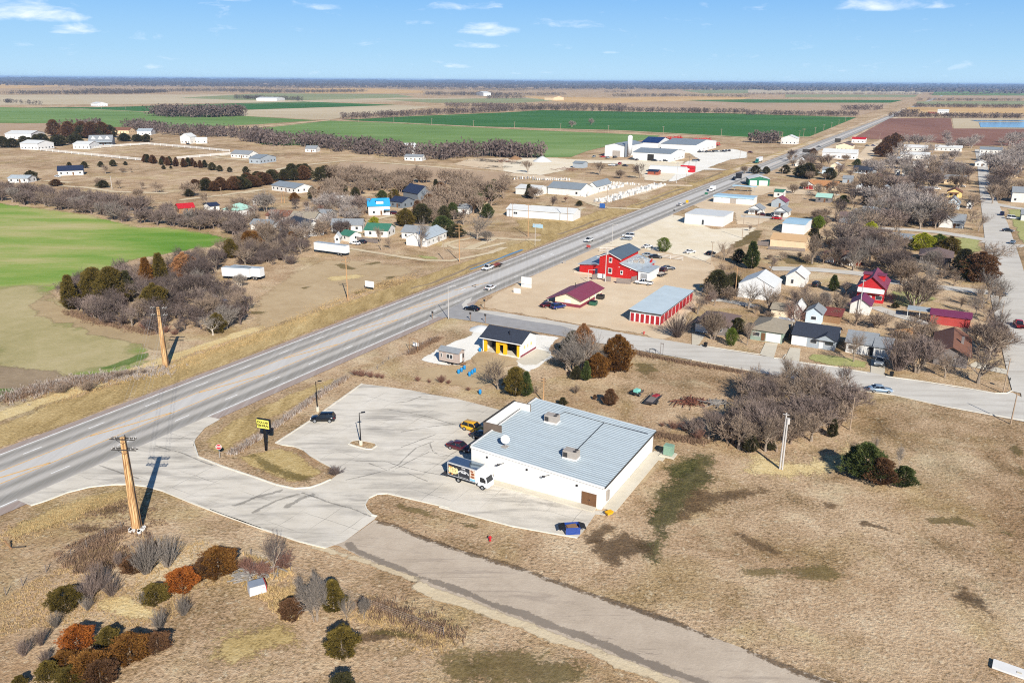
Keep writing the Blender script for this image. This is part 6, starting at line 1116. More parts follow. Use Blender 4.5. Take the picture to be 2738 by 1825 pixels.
H('monument_shop', 'grey roofed gable showroom at the right end of the monument workshop', 'workshop', ('A3',905,1050), ('A3',985,1055), 22, 3.6, 2.4, 'y', 'white_siding', 'grey_metal_roof', wins=[('r',-.3,1.6,1.3,1.4),('r',.0,1.6,1.3,1.4),('r',.3,1.6,1.3,1.4)])
H('monument_shop', 'white annex at the left end of the monument workshop', 'workshop', ('A3',270,1062), ('A3',460,1080), 14, 3.4, 1.4, 'x', 'white_siding', 'white_roof', wins=[])
def stones():
 bm_ = MB(); bm_.box(0,0,.12,1.0,.4,.24); bm_.prism([(-.4,-.14),(.4,-.14),(.4,.14),(-.4,.14)],.24,1.15); me = bm_.mesh('monument_stone', M_['white_paint']); me2 = bm_.mesh('monument_stone', M_['satin_steel'])
 k = 0
 for c, a, b, n, rows, dr in (('A3',(1070,1145),(1590,990),30,4,-2.3),('A3',(880,1090),(1060,1030),14,2,-2.2),('A3',(1060,1035),(1220,1000),14,3,-2.4),('A3',(1100,972),(1360,985),16,1,0),('A3',(420,940),(740,945),18,2,-2.5),('A3',(250,935),(420,925),8,1,0)):
  A, B = at(c, *a), at(c, *b); d = (B-A).normalized(); q = Vector((-d.y, d.x, 0))
  for r_ in range(rows):
   for i in range(n):
    p = A.lerp(B, (i+rnd.uniform(-.2,.2))/(n-1))+q*(-r_*dr*-1)*(-1 if dr < 0 else 1)
    o = bpy.data.objects.new('monument_stone', me if rnd.random() < .75 else me2); COL.objects.link(o); o.location = p; o.rotation_euler.z = math.atan2(d.y, d.x)+1.4+rnd.uniform(-.2,.2); sc_ = rnd.uniform(.8,1.7); o.scale = (sc_, sc_, rnd.uniform(.8,1.5)); tag(o, 'pale upright stone standing in the rows of the monument yard', 'monument', 'stones in the monument yard')
stones()
H('hall', 'white gable ended hall with pale roof beside the trees', 'hall', ('A8',312,628), ('A8',572,650), ('A8',648,592), ('A8',572,650,558), 2.6, 'y', 'white_metal', 'white_roof', wins=[('r',-.2,1.6,.9,1.6),('r',.2,1.6,.9,1.6)], ov=.2)
H('house', 'small white gable house just right of the white hall', 'house', ('A8',652,548), ('A8',792,552), ('A8',826,512), 3.0, 1.9, 'y', 'white_siding', 'white_roof', wins=[('f',-.15,1.4,.9,1.4),('r',.2,1.4,.8,1.2)])
rh = H('red_house', 'bright red two storey house with maroon gable roof', 'house', ('A8',1165,642), ('A8',1352,668), ('A8',1402,600), 4.6, 3.0, 'y', 'red_house', 'maroon_roof', wins=[('f',-.3,1.5,1.4,1.3),('f',.32,1.5,1.8,1.3),('f',.02,5.4,1.2,1.0),('r',-.2,1.5,1,1.3),('r',.25,1.5,1,1.3)], doors=[('f',.0,'white_paint')], ov=.6)
L_, D_, h_ = dims(rh); MB().exx([(-D_/2-1.5,3.0),(-D_/2-.03,3.9),(-D_/2-.03,4.15),(-D_/2-1.5,3.2)], -L_/2, L_/2).build('porch_roof', M_['white_roof'], rh)
for s_ in (-1, 1):
 MB().box(s_*L_*.27, 0, h_+1.7, 2.0, 3.4, 1.6).build('dormer', M_['red_house'], rh); MB().exx([(-2.0,2.45),(2.0,2.45),(2.0,2.6),(-2.0,2.6)], s_*L_*.27-1.3, s_*L_*.27+1.3).build('dormer_roof', M_['maroon_roof'], rh)
for o in rh.children:
 if o.name.startswith('dormer_roof'): o.location.z = h_+.05
H('shed', 'weathered white shed with maroon roof slope below the red house', 'shed', ('A8',1112,738), ('A8',1255,750), ('A8',1284,708), 2.7, 1.7, 'y', 'white_siding', 'purple_roof', wins=[])
cpt = thing('carport', 'open metal carport at the left end of the long red shed', 'carport', at('A8',1610,765), math.atan2(V.y, V.x)); MB().box(0,0,2.4,6.5,5,.12).build('roof', M_['light_roof'], cpt)
for sx_ in (-3,0,3):
 for sy_ in (-2.3,2.3): MB().cyl(sx_,sy_,0,2.4,.07,6).build('post', M_['white_paint'], cpt)
H('long_shed', 'long low faded red shed with purple maroon roof', 'shed', ('A8',1683,802), ('A8',1965,842), 6.5, 2.4, .9, 'x', 'faded_red', 'purple_roof', wins=[], ov=.3)
H('house', 'corner house with big brown shingle roof and grey brick wall', 'house', ('A8',1705,1100), ('A8',1945,1128), 17, 2.9, 1.7, 'y', 'brick_grey', 'brown_shingle', wins=[('f',.1,1.5,.7,.7),('r',-.2,1.4,1.2,1.2),('r',.2,1.4,1.2,1.2)], ov=.7, chim=(.28,-.1,.8))
H('house', 'grey shingled house behind the parked grey pickup', 'house', ('A8',1085,1012), ('A8',1285,1040), 9, 2.6, 1.7, 'x', 'white_siding', 'grey_shingle', wins=[('f',-.3,1.4,1.5,1.1),('f',.2,1.4,1.2,1.1)], doors=[('f',.38,'dark_trim')])
H('garage', 'grey roofed white garage behind the parked grey pickup', 'garage', ('A8',1283,1045), ('A8',1395,1064), 8.5, 2.6, 1.3, 'x', 'white_siding', 'grey_shingle', wins=[], garages=[('f',0,3.6,2.2)])
H('house', 'dark roofed house with white garage door and small front gable', 'house', ('A8',700,968), ('A8',1008,1002), 9.5, 2.7, 1.9, 'x', 'grey_siding', 'black_shingle', wins=[('f',.0,1.5,1.6,1.0),('f',.36,1.5,2.0,1.0)], garages=[('f',-.34,3.6,2.3)], doors=[('f',.18,'white_paint')], gable=(.28,4.6,1.0))
H('house', 'tan roofed sage house with white garage door', 'house', ('A8',415,915), ('A8',635,952), 11, 2.7, 1.8, 'hip', 'sage_siding', 'tan_shingle', wins=[('f',-.32,1.5,1.8,1.1),('r',-.1,1.4,1,1),('r',.25,1.4,1,1)], garages=[('f',.22,3.6,2.2)], doors=[('f',-.1,'brown_door')], ov=.6)
aw = thing('awning', 'flat white patio cover behind the tan roofed sage house', 'awning', at('A8',660,850), math.atan2(V.y, V.x)); MB().box(0,0,2.6,4.2,3.6,.14).build('roof', M_['white_roof'], aw)
for sx_ in (-1.9,1.9):
 for sy_ in (-1.6,1.6): MB().cyl(sx_,sy_,0,2.6,.06,6).build('post', M_['white_paint'], aw)
H('house', 'low brown roofed house with white garage door behind bare trees', 'house', ('A8',20,872), ('A8',255,900), 11, 2.6, 1.7, 'hip', 'brick_grey', 'brown_hip', garages=[('f',-.32,3.4,2.1)], ov=.6)
H('shed', 'pale blue shed with grey gable roof behind the dark roofed house', 'shed', ('A8',797,802), ('A8',915,812), ('A8',935,775), 2.8, 1.4, 'y', 'pale_blue_siding', 'grey_shingle', wins=[('f',.0,1.3,1.4,1.0)])
H('shed', 'low shed with rusty maroon roof beside the pale blue shed', 'shed', ('A8',925,800), ('A8',1045,812), 6, 2.0, .5, 'shed', 'wood_brown', 'rust_roof', wins=[])
H('shed', 'cream shed behind the tan roofed sage house', 'shed', ('A8',555,768), ('A8',665,780), 6, 2.5, 1.1, 'x', 'cream_wall', 'tan_shingle', wins=[])
H('shed', 'white gabled shed right of the cream shed', 'shed', ('A8',702,775), ('A8',770,780), 6, 2.8, 1.6, 'y', 'white_siding', 'white_roof', wins=[])
board_fence(at('A8',690,930), at('A8',770,830), 1.8, 'brown board fence right of the tan roofed sage house', 'wood_brown'); board_fence(at('A8',1430,905), at('A8',1700,870), 1.8, 'brown board fence left of the brown roofed corner house', 'wood_brown'); board_fence(at('A8',770,850), at('A8',930,870), 1.5, 'board fence behind the dark roofed house', 'wood_brown')
H('shed', 'tan metal building with tan roof behind a low board fence', 'shed', ('A8',540,272), ('A8',800,288), 11, 3.0, 1.6, 'x', 'tan_siding', 'tan_metal', wins=[], ov=.2)
board_fence(at('A8',540,282), at('A8',800,300), 1.2, 'low dark board fence before the tan metal building'); board_fence(at('A8',465,255), at('A8',540,262), 1.8, 'grey board fence left of the tan metal building')
H('building', 'white building with pale blue roof behind the tan metal one', 'building', ('A4',295,1312), ('A4',470,1340), ('A4',557,1292), 4.0, .5, 'x', 'white_metal', 'pale_blue_roof', wins=[], ov=.2)
H('house', 'house with broad brown hip roof among the street trees', 'house', ('A8',1612,372), ('A8',1830,402), 13, 2.8, 2.2, 'hip', 'brick_grey', 'brown_hip', ov=.7)
H('house', 'long brown ranch house under the largest bare tree', 'house', ('A8',915,385), ('A8',1190,400), 9, 2.6, 1.6, 'hip', 'brick_red', 'brown_shingle', garages=[('f',-.32,3,2.1)], ov=.6)
H('house', 'grey flat roofed house left of the olive evergreen row', 'house', ('A8',1290,240), ('A8',1545,262), 12, 2.8, 1.2, 'hip', 'brick_grey', 'grey_shingle', ov=.8, chim=(.1,.1,1.0))
BB = [('house','grey roofed cottage with front porch, left of the red parked car','A4',(0,1168),(112,1177),8,2.6,1.9,'y','white_siding','grey_shingle',(-.4,.4,1.8)),
('house','small white house with front porch right of the maroon roof','A4',(215,1186),(328,1197),9,2.6,1.9,'y','white_siding','grey_shingle',(-.4,.4,1.8)),
('house','blue grey house with maroon roof by the highway side','A4',(190,1108),(310,1115),9,2.8,2.2,'y','grey_siding','maroon_roof',None),
('shop','small white shop with green awning roof','A4',(215,1025),(290,1030),8,3.0,1.0,'x','white_siding','green_roof',None),
('house','long ranch house with orange tan roof','A4',(535,962),(742,968),11,2.7,1.9,'x','cream_wall','orange_tan_roof',(-.2,.3,1.5)),
('garage','white gabled double garage at the left of the orange tan ranch','A4',(455,958),(548,962),12,2.8,1.9,'y','white_siding','orange_tan_roof',None),
('house','white house with bright white roof among bare trees','A4',(895,985),(1030,990),11,3.0,2.0,'hip','white_siding','white_roof',(-.3,.3,1.8)),
('house','white house with pale grey hip roof right of the bright roofed one','A4',(1130,985),(1265,990),10,3.2,2.4,'hip','white_siding','grey_shingle',(-.1,.45,1.8)),
('house','long black roofed ranch house with porch posts','A4',(868,830),(1065,832),11,2.8,1.9,'x','grey_siding','black_shingle',(-.45,.4,2.0)),
('warehouse','large plain white metal warehouse by the machine yard','A4',(605,705),(905,712),14,5.0,2.6,'x','white_metal','white_roof',None),
('warehouse','cream building with dark brown gable roof by the highway','A4',(725,640),(870,642),18,5.0,2.2,'y','cream_wall','brown_hip',None),
('shop','red and white striped roofed shop at the end of the machine yard','A4',(862,572),(980,574),14,4.0,1.6,'x','white_metal','red_paint',None),
('apartment_block','long white low apartment building with dark openings','A4',(1280,690),(1515,712),14,3.4,2.0,'x','white_siding','white_roof',None),
('apartment_block','long white apartment building behind the first one','A4',(1300,640),(1500,645),12,3.4,2.0,'x','white_siding','white_roof',None),
('apartment_block','white apartment building left of the broad street gap','A4',(1560,640),(1790,645),12,3.2,1.8,'x','white_siding','white_roof',None),
('apartment_block','white apartment building half hidden by trees, right block front','A4',(1935,725),(2150,730),14,3.6,2.2,'x','white_siding','white_roof',None),
('apartment_block','pale roofed apartment building in the right block back row','A4',(1940,660),(2130,664),12,3.4,2.0,'x','white_siding','grey_metal_roof',None),
('garage','white double garage with dark open bays left of the apartments','A4',(1170,738),(1262,740),9,3.4,.6,'shed','white_siding','light_roof',None),
('house','yellow house with brown roof and porch','A4',(1665,1025),(1790,1032),9,2.8,2.0,'y','yellow_siding','brown_shingle',(-.4,.3,1.8)),
('house','pale house with grey roof and tan front gable','A4',(1640,915),(1820,922),10,3.0,2.2,'x','tan_siding','grey_shingle',None),
('house','light blue house with steep gable near the far street','A4',(1655,1128),(1770,1132),11,3.2,2.6,'y','pale_blue_siding','grey_shingle',(-.4,.5,1.6)),
('shed','little grey gabled shed left of the light blue house','A4',(1525,1150),(1600,1155),7,2.6,1.7,'y','grey_siding','rust_roof',None),
('house','grey house with wide grey roof and white front gable','A4',(1605,1288),(1808,1292),11,3.2,2.4,'x','grey_siding','grey_shingle',(.0,.45,1.8)),
('house','white house with blue porch canopy','A4',(945,1200),(1155,1207),9,3.0,1.4,'x','white_siding','light_roof',None),
('shed','white box shed by the bare trees at the cross street','A4',(1380,1232),(1445,1236),4,2.6,.5,'x','white_siding','white_roof',None),
('house','white bungalow with low gable facing the far street','A4',(1900,768),(2000,772),10,2.8,1.8,'y','white_siding','white_roof',None),
('house','white two storey house at the right edge of town','A4',(2205,1072),(2400,1080),12,5.4,2.4,'x','white_siding','grey_shingle',None),
('house','white house with flat pale roof below the apartments','A4',(1380,782),(1505,788),11,3.2,1.4,'x','white_siding','white_roof',None),
('house','small cream house with white gable left of the long ranch','A4',(690,790),(770,795),8,2.8,1.8,'y','cream_wall','white_roof',None),
('house','pale house with blue trim behind dark evergreens','A4',(620,830),(700,835),8,2.8,1.6,'x','pale_blue_siding','grey_shingle',None),
('house','white peaked house by the roadside trees','A4',(395,765),(465,770),10,3.4,2.4,'y','white_siding','white_roof',None),
('shed','white cube shed among the bare trees','A4',(1230,840),(1268,842),5,3.0,.5,'flat','white_siding','white_roof',None),
('house','house with grey green roof among bare trees','A4',(560,1070),(690,1075),9,2.7,1.5,'x','brick_grey','teal_roof',None),
('farmhouse','white two storey building on the far side of the highway','A4',(265,582),(405,585),14,6.0,3.0,'y','white_siding','white_roof',None),
('barn','long white barn on the plain beyond the ploughed field','A4',(1585,328),(1680,329),18,6.0,3.0,'x','white_metal','white_roof',None),
('barn','rusty roofed shed beside the long white barn on the plain','A4',(1505,327),(1582,328),14,4.0,2.0,'x','brick_red','tan_metal',None),
('house','white house at the right edge above the parked white car','A4',(2285,1225),(2400,1232),9,3.0,1.8,'x','white_siding','grey_shingle',None)]
BB += [('house','tan house with brown roof behind the yellow green tree','A4',(1060,1010),(1150,1015),8,2.7,1.8,'x','tan_siding','brown_shingle',None),
('house','grey cottage hidden behind the cedar and bare trees','A4',(760,1240),(900,1250),8,2.7,1.8,'x','grey_siding','brown_hip',None),
('shed','small white shed left of the blue porch house','A4',(860,1190),(915,1195),4,2.4,1.2,'y','white_siding','grey_shingle',None),
('house','white house with rusty roof between the street trees','A4',(1290,1100),(1400,1106),8,2.7,1.9,'x','white_siding','rust_roof',None),
('house','pale house with dark roof above the white bright roofed one','A4',(1050,900),(1150,905),8,2.8,1.8,'x','cream_wall','maroon_roof',None),
('house','small white house right of the black roofed ranch','A4',(1290,850),(1400,856),9,2.8,1.8,'x','white_siding','grey_shingle',None),
('house','grey house under the trees left of the far street','A4',(1540,830),(1650,836),9,2.8,1.8,'x','grey_siding','grey_shingle',None),
('house','white house beside the far street near the apartments','A4',(1700,790),(1800,796),9,2.8,1.8,'y','white_siding','brown_shingle',None),
('house','tan cottage right of the far street','A4',(2160,860),(2260,866),9,2.8,1.8,'x','tan_siding','grey_shingle',None),
('house','white cottage among trees at the right of the far street','A4',(2170,780),(2270,785),9,2.8,1.8,'y','white_siding','grey_shingle',None),
('house','grey house right of the orange tan ranch','A4',(790,905),(870,910),8,2.7,1.6,'x','grey_siding','grey_shingle',None),
('shed','rust roofed shed in the yard by the white cube shed','A4',(1060,880),(1130,884),6,2.4,1.3,'x','wood_brown','rust_roof',None),
('shed','white shed beside the light blue gabled house','A4',(1830,1120),(1880,1124),5,2.4,1.3,'y','white_siding','grey_shingle',None),
('house','cream house with grey roof below the yellow house','A4',(1420,1010),(1540,1016),9,2.7,1.8,'x','cream_wall','grey_shingle',None),
('garage','small white garage below the long brown ranch','A8',(1060,395),(1130,400),6,2.4,1.4,'y','white_siding','grey_shingle',None)]
for nm, lb, c, A, B, dp, h, rise, rg, wl, rfm, pch in BB:
 o = H(nm, lb, nm if nm not in ('apartment_block','farmhouse') else {'apartment_block':'apartments','farmhouse':'house'}[nm], (c,*A), (c,*B), dp, h, rise, rg, wl, rfm, porch=pch, garages=[('f',-.2,2.6,2.2),('f',.25,2.6,2.2)] if nm == 'garage' else (), gcol='red_door' if 'orange' in lb else ('dark_inside' if 'open bays' in lb else 'white_paint'), doors=[('f',.1)] if nm == 'house' else ())  # open bays are dark panels with the inner shade painted on
 if 'blue porch' in lb:
  L_, D_, h_ = dims(o); MB().box(-L_*.1,-D_/2-.9,2.3,L_*.4,1.8,.15).build('porch_canopy', M_['blue_paint'], o)
 if 'tan front gable' in lb or 'white front gable' in lb:
  L_, D_, h_ = dims(o); s_ = .3 if 'tan' in lb else -.28; q = MB(); q.exy([(s_*L_-2.6,0),(s_*L_+2.6,0),(s_*L_+2.6,h_-.1),(s_*L_,h_+2.1),(s_*L_-2.6,h_-.1)], -D_/2-1.6, D_*.1); q.build('front_gable', M_['tan_siding' if s_ > 0 else 'white_siding'], o)
  q = MB(); q.exy([(s_*L_-3.0,h_-.35),(s_*L_,h_+2.13),(s_*L_+3.0,h_-.35),(s_*L_+3.0,h_-.2),(s_*L_,h_+2.28),(s_*L_-3.0,h_-.2)], -D_/2-2.0, D_*.12); q.build('gable_roof', M_['grey_shingle'], o)
LH = [('house','white ranch house with grey roof above the small houses','A2',(258,1030),(470,1060),12,2.9,1.9,'x','white_siding','grey_metal_roof',0),
('house','white house with pale teal roof beside the hedgerow','A1',(2112,1445),(2275,1415),9,3.2,2.6,'hip','white_siding','teal_roof',0),
('house','low house with maroon brown roof','A2',(205,1305),(400,1318),9,2.6,1.9,'x','taupe_siding','brown_shingle',0),
('house','tan grey roofed house right of the maroon brown roof','A2',(420,1325),(640,1335),9,2.7,2.0,'x','white_siding','tan_shingle',0),
('barn','grey gable ended outbuilding with dark shingle roof','A2',(385,1400),(545,1450),9,3.6,2.6,'x','white_siding','black_shingle',0),
('house','grey roofed white house left of the green roofs','A2',(790,1398),(1060,1400),8,2.8,1.9,'x','white_siding','grey_shingle',0),
('house','white house with green roof behind the wooden fence','A2',(1085,1442),(1290,1452),9,2.8,2.0,'x','white_siding','green_roof',0),
('garage','small garage with dark green roof by two parked cars','A2',(868,1475),(952,1492),6,2.4,1.4,'x','white_siding','green_roof',0),
('shed','little white gabled shed left of the dark green roofed garage','A2',(818,1500),(862,1500),4,2.4,1.3,'y','white_siding','white_roof',0),
('house','two storey white house with bright blue roof','A2',(1120,1256),(1310,1250),9,4.4,2.9,'x','white_siding','bright_blue_roof',0),
('house','large grey house with navy gable roof','A2',(1560,1132),(1690,1118),14,4.2,3.6,'y','slate_siding','navy_roof',0),
('house','dark grey house with navy roof left of the large one','A2',(1310,1178),(1420,1192),9,3.0,1.9,'x','slate_siding','navy_roof',0),
('house','white house with tin roof behind the big grey tree','A2',(1640,1535),(1815,1462),9,3.0,2.2,'x','white_siding','light_roof',0),
('house','grey roofed house behind the bare tree by the lane','A2',(1415,1460),(1640,1475),9,2.7,2.0,'x','white_siding','grey_shingle',0),
('shed','white low shed at the left of the small houses','A2',(70,1380),(260,1390),7,2.4,1.5,'x','white_siding','grey_metal_roof',0),
('house','low white house hidden in the trees above the blue roof','A2',(720,1150),(860,1160),8,2.6,1.3,'x','white_siding','white_roof',0),
('shed','bright red roofed shed behind the hedgerow','A1',(1600,1405),(1740,1395),9,2.4,1.6,'x','wood_brown','red_paint',0),
('shed','little white shed by the hedgerow right of the red roof','A1',(1880,1385),(1960,1375),6,2.4,1.2,'x','white_siding','navy_roof',0),
('house','white house with navy roof in the pasture','A1',(520,1068),(745,1060),13,3.0,2.6,'x','white_siding','navy_roof',0),
('house','low white house with carport at the left edge of the pasture','A1',(75,1130),(250,1132),9,2.6,1.5,'x','white_siding','light_roof',0),
('shed','long white far shed at the left edge','A1',(50,738),(280,740),26,5.0,2.6,'x','white_metal','white_roof',0),
('shed','white arched far shed before the evergreen windbreak','A1',(185,832),(340,838),18,5.2,2.4,'x','white_metal','white_roof',0),
('shed','white far garage with dark bay left of the dormer house','A1',(655,828),(800,830),16,4.2,2.0,'x','white_metal','white_roof',0),
('farmhouse','large grey far house with dormers and long porch','A1',(795,798),(1005,795),16,4.2,4.6,'x','grey_siding','grey_shingle',0),
('house','far tan brick ranch with brown roof','A1',(965,690),(1150,692),14,3.6,3.0,'x','tan_siding','brown_shingle',0),
('barn','far white shed right of the brown roofed ranch','A1',(1225,705),(1350,705),16,4.2,2.4,'x','white_metal','light_roof',0),
('farmhouse','tall white farmhouse before the tree belt','A1',(1612,780),(1700,783),10,6.5,3.2,'y','white_siding','white_roof',0),
('shed','white shed right of the tall white farmhouse','A1',(1750,782),(1850,780),9,3.6,2.0,'x','white_siding','white_roof',0),
('house','low grey roofed house at the corner of the paddock','A1',(2060,905),(2220,915),11,3.2,2.4,'x','white_siding','grey_shingle',0),
('barn','pale grey barn with grey roof right of the paddock','A2',(55,790),(150,795),20,3.8,2.2,'x','grey_siding','grey_metal_roof',0),
('house','white house with grey green roof in front of the tree belt','A2',(555,690),(650,692),10,3.0,2.2,'x','white_siding','grey_shingle',0),
('barn','tall white metal barn in the tree belt','A2',(1470,715),(1562,712),18,6.5,2.6,'x','white_metal','white_roof',0),
('house','low white house with porch below the tall white barn','A2',(1440,765),(1595,770),9,3.0,1.6,'x','white_siding','grey_shingle',0),
('barn','far white farm sheds on the plain by the dark green strip','A2',(120,232),(300,234),60,7,3,'x','white_metal','white_roof',0),
('barn','far white barn at the crossing of the farm lanes','A1',(812,448),(865,450),26,6,3,'x','white_metal','white_roof',0),
('barn','tiny white far barn near the dark woods','A2',(2145,190),(2210,190),90,12,5,'x','white_metal','white_roof',0),
('barn','far tan farmstead building on the tawny plain','A3',(520,228),(600,230),60,9,4,'x','tan_siding','tan_metal',0)]
LH += [('house','pale house with grey roof at the edge of the bare wood','A2',(1900,1240),(2010,1246),8,2.7,1.7,'x','white_siding','grey_shingle',0),
('shed','tan shed half hidden in the wood right of the navy roofs','A2',(2080,1170),(2170,1174),7,2.5,1.3,'x','tan_siding','brown_shingle',0),
('house','small white house between the pale teal roof and the ranch','A2',(90,1160),(180,1165),8,2.6,1.6,'x','white_siding','brown_hip',0),
('shed','grey shed below the maroon brown roof','A2',(280,1385),(350,1390),6,2.4,1.2,'y','grey_siding','grey_metal_roof',0),
('shed','rusty roofed shed left of the bright blue roof','A2',(960,1250),(1040,1255),6,2.4,1.2,'x','wood_brown','rust_roof',0),
('house','low white house above the grey gable ended outbuilding','A2',(640,1290),(760,1296),8,2.6,1.5,'x','white_siding','grey_shingle',0)]
for nm, lb, c, A, B, dp, h, rise, rg, wl, rfm, sn in LH:
 o = H(nm, lb, nm if nm != 'farmhouse' else 'house', (c,*A), (c,*B), dp, h, rise, rg, wl, rfm, snap=sn, doors=[('f',.1)] if 'house' in nm else ())
 if 'bright blue' in lb:
  L_, D_, h_ = dims(o); q = MB(); q.box(L_*.05,-D_*.22,h_+1.35,L_*.34,3.0,1.5); q.build('dormer', M_['white_siding'], o); MB().box(L_*.05,-D_*.22,h_+2.15,L_*.4,3.4,.14).build('dormer_roof', M_['bright_blue_roof'], o)
  MB().box(L_*.36,-D_/2-1.2,2.7,L_*.28,2.4,.15).build('porch_roof', M_['bright_blue_roof'], o)
 if 'dormers' in lb:
  L_, D_, h_ = dims(o)
  for k in (-.3, 0, .3): MB().exy([(k*L_-2.2,h_+1.2),(k*L_+2.2,h_+1.2),(k*L_,h_+4.2)], -D_*.42, 0).build('dormer', M_['white_siding'], o)
  MB().box(0,-D_/2-1.6,3.0,L_,3.2,.2).build('porch_roof', M_['grey_shingle'], o)
rail_fence([at('A1',360,845), at('A1',700,878), at('A1',1000,908), at('A1',1280,936)], 1.9, 'long white rail fence along the lower left side of the paddock', step=9, w=.3, rh=.35); rail_fence([at('A1',800,828), at('A1',1080,806), at('A1',1330,790)], 1.9, 'white rail fence along the upper left side of the paddock', step=9, w=.3, rh=.35); rail_fence([at('A1',1330,792), at('A1',1700,822), at('A1',2050,856)], 1.9, 'white rail fence along the upper right side of the paddock', step=9, w=.3, rh=.35); rail_fence([at('A1',1580,920), at('A1',1880,895), at('A1',2060,882)], 1.9, 'white rail fence along the lower right side of the paddock', step=9, w=.3, rh=.35)
board_fence(at('A6',1015,480), at('A6',1200,505), 1.6, 'pale board fence before the green roofed white house', 'wood_grey')
def paint(name, col, rough=.25, metal=0.0):
 m, t, bs, out = newmat(name); bs.inputs['Base Color'].default_value = (*hx(col), 1); bs.inputs['Roughness'].default_value = rough; bs.inputs['Metallic'].default_value = metal
 bs.inputs['Coat Weight'].default_value = .6; bs.inputs['Coat Roughness'].default_value = .06
for n_, c_ in (('car_white','dededc'),('car_black','0d0d10'),('car_red','8e1620'),('car_maroon','4a141b'),('car_blue','1d2f6b'),('car_yellow','dba312'),('car_silver','8d9396'),('car_bluegrey','7e93a6'),('car_grey','5e6062'),('car_dark','26292e'),('car_bright_red','b3141e'),('car_tan','a2937c')): paint(n_, c_)
mk('tyre', hx('1a1a1b'), .1, 1, rough=.9); mk('rim', hx('a5a8ab'), .05, 1, rough=.35, metal=.6); mk('lamp_red', hx('8e1016'), .05, 1, rough=.3); mk('lamp_clear', hx('d9dde0'), .05, 1, rough=.2); mk('plastic_black', hx('1f2022'), .1, 1, rough=.6)
glass_m('car_glass', (.012,.014,.018))
def loft(m, st, n=10):
 """st: (x, zlow, ztop, halfwidth) stations -> rounded body shell"""
 b0 = len(m.v)
 for x, zl, zt, w in st:
  h = zt-zl
  for px_, pz in ((-.80,0),(-.97,.12),(-1,.45),(-.97,.72),(-.86,.95),(-.6,1),(.6,1),(.86,.95),(.97,.72),(1,.45),(.97,.12),(.80,0)): m.v.append((x, px_*w, zl+pz*h))
 k = 12
 for i in range(len(st)-1):
  for j in range(k): m.f.append((b0+i*k+j, b0+i*k+(j+1)%k, b0+(i+1)*k+(j+1)%k, b0+(i+1)*k+j))
 m.f.append(tuple(b0+j for j in range(k))); m.f.append(tuple(b0+(len(st)-1)*k+j for j in range(k))[::-1])
CARS = {}
SPEC = {'sedan': (4.8,1.82,1.45, [(-.5,.38,.80,.40),(-.485,.28,.96,.46),(-.36,.22,1.02,.495),(-.1,.2,.96,.5),(.16,.2,.93,.5),(.34,.22,.86,.49),(.46,.26,.74,.45),(.5,.36,.62,.38)], (-.36,.20,-.22,.06)),
  'suv': (4.6,1.85,1.70, [(-.5,.42,1.0,.43),(-.485,.32,1.08,.475),(-.3,.26,1.10,.5),(0,.25,1.06,.5),(.2,.25,1.04,.5),(.38,.28,.98,.485),(.475,.32,.86,.45),(.5,.42,.72,.40)], (-.47,.25,-.40,.10)),
  'pickup': (5.7,1.95,1.85, [(-.5,.55,1.08,.47),(-.49,.45,1.14,.49),(-.2,.38,1.14,.5),(.1,.36,1.14,.5),(.25,.38,1.14,.5),(.42,.42,1.10,.49),(.48,.46,.98,.46),(.5,.55,.86,.43)], (-.10,.26,-.07,.14)),
  'van': (5.0,1.95,1.95, [(-.5,.42,1.1,.46),(-.49,.32,1.16,.49),(-.2,.28,1.16,.5),(.1,.28,1.14,.5),(.3,.3,1.06,.5),(.44,.32,.92,.47),(.5,.42,.76,.42)], (-.49,.34,-.47,.14)),
  'coupe': (4.5,1.80,1.32, [(-.5,.36,.80,.42),(-.48,.26,.92,.47),(-.3,.22,.96,.5),(0,.2,.90,.5),(.2,.2,.86,.5),(.38,.22,.80,.485),(.47,.28,.68,.44),(.5,.36,.58,.38)], (-.40,.16,-.18,.02))}
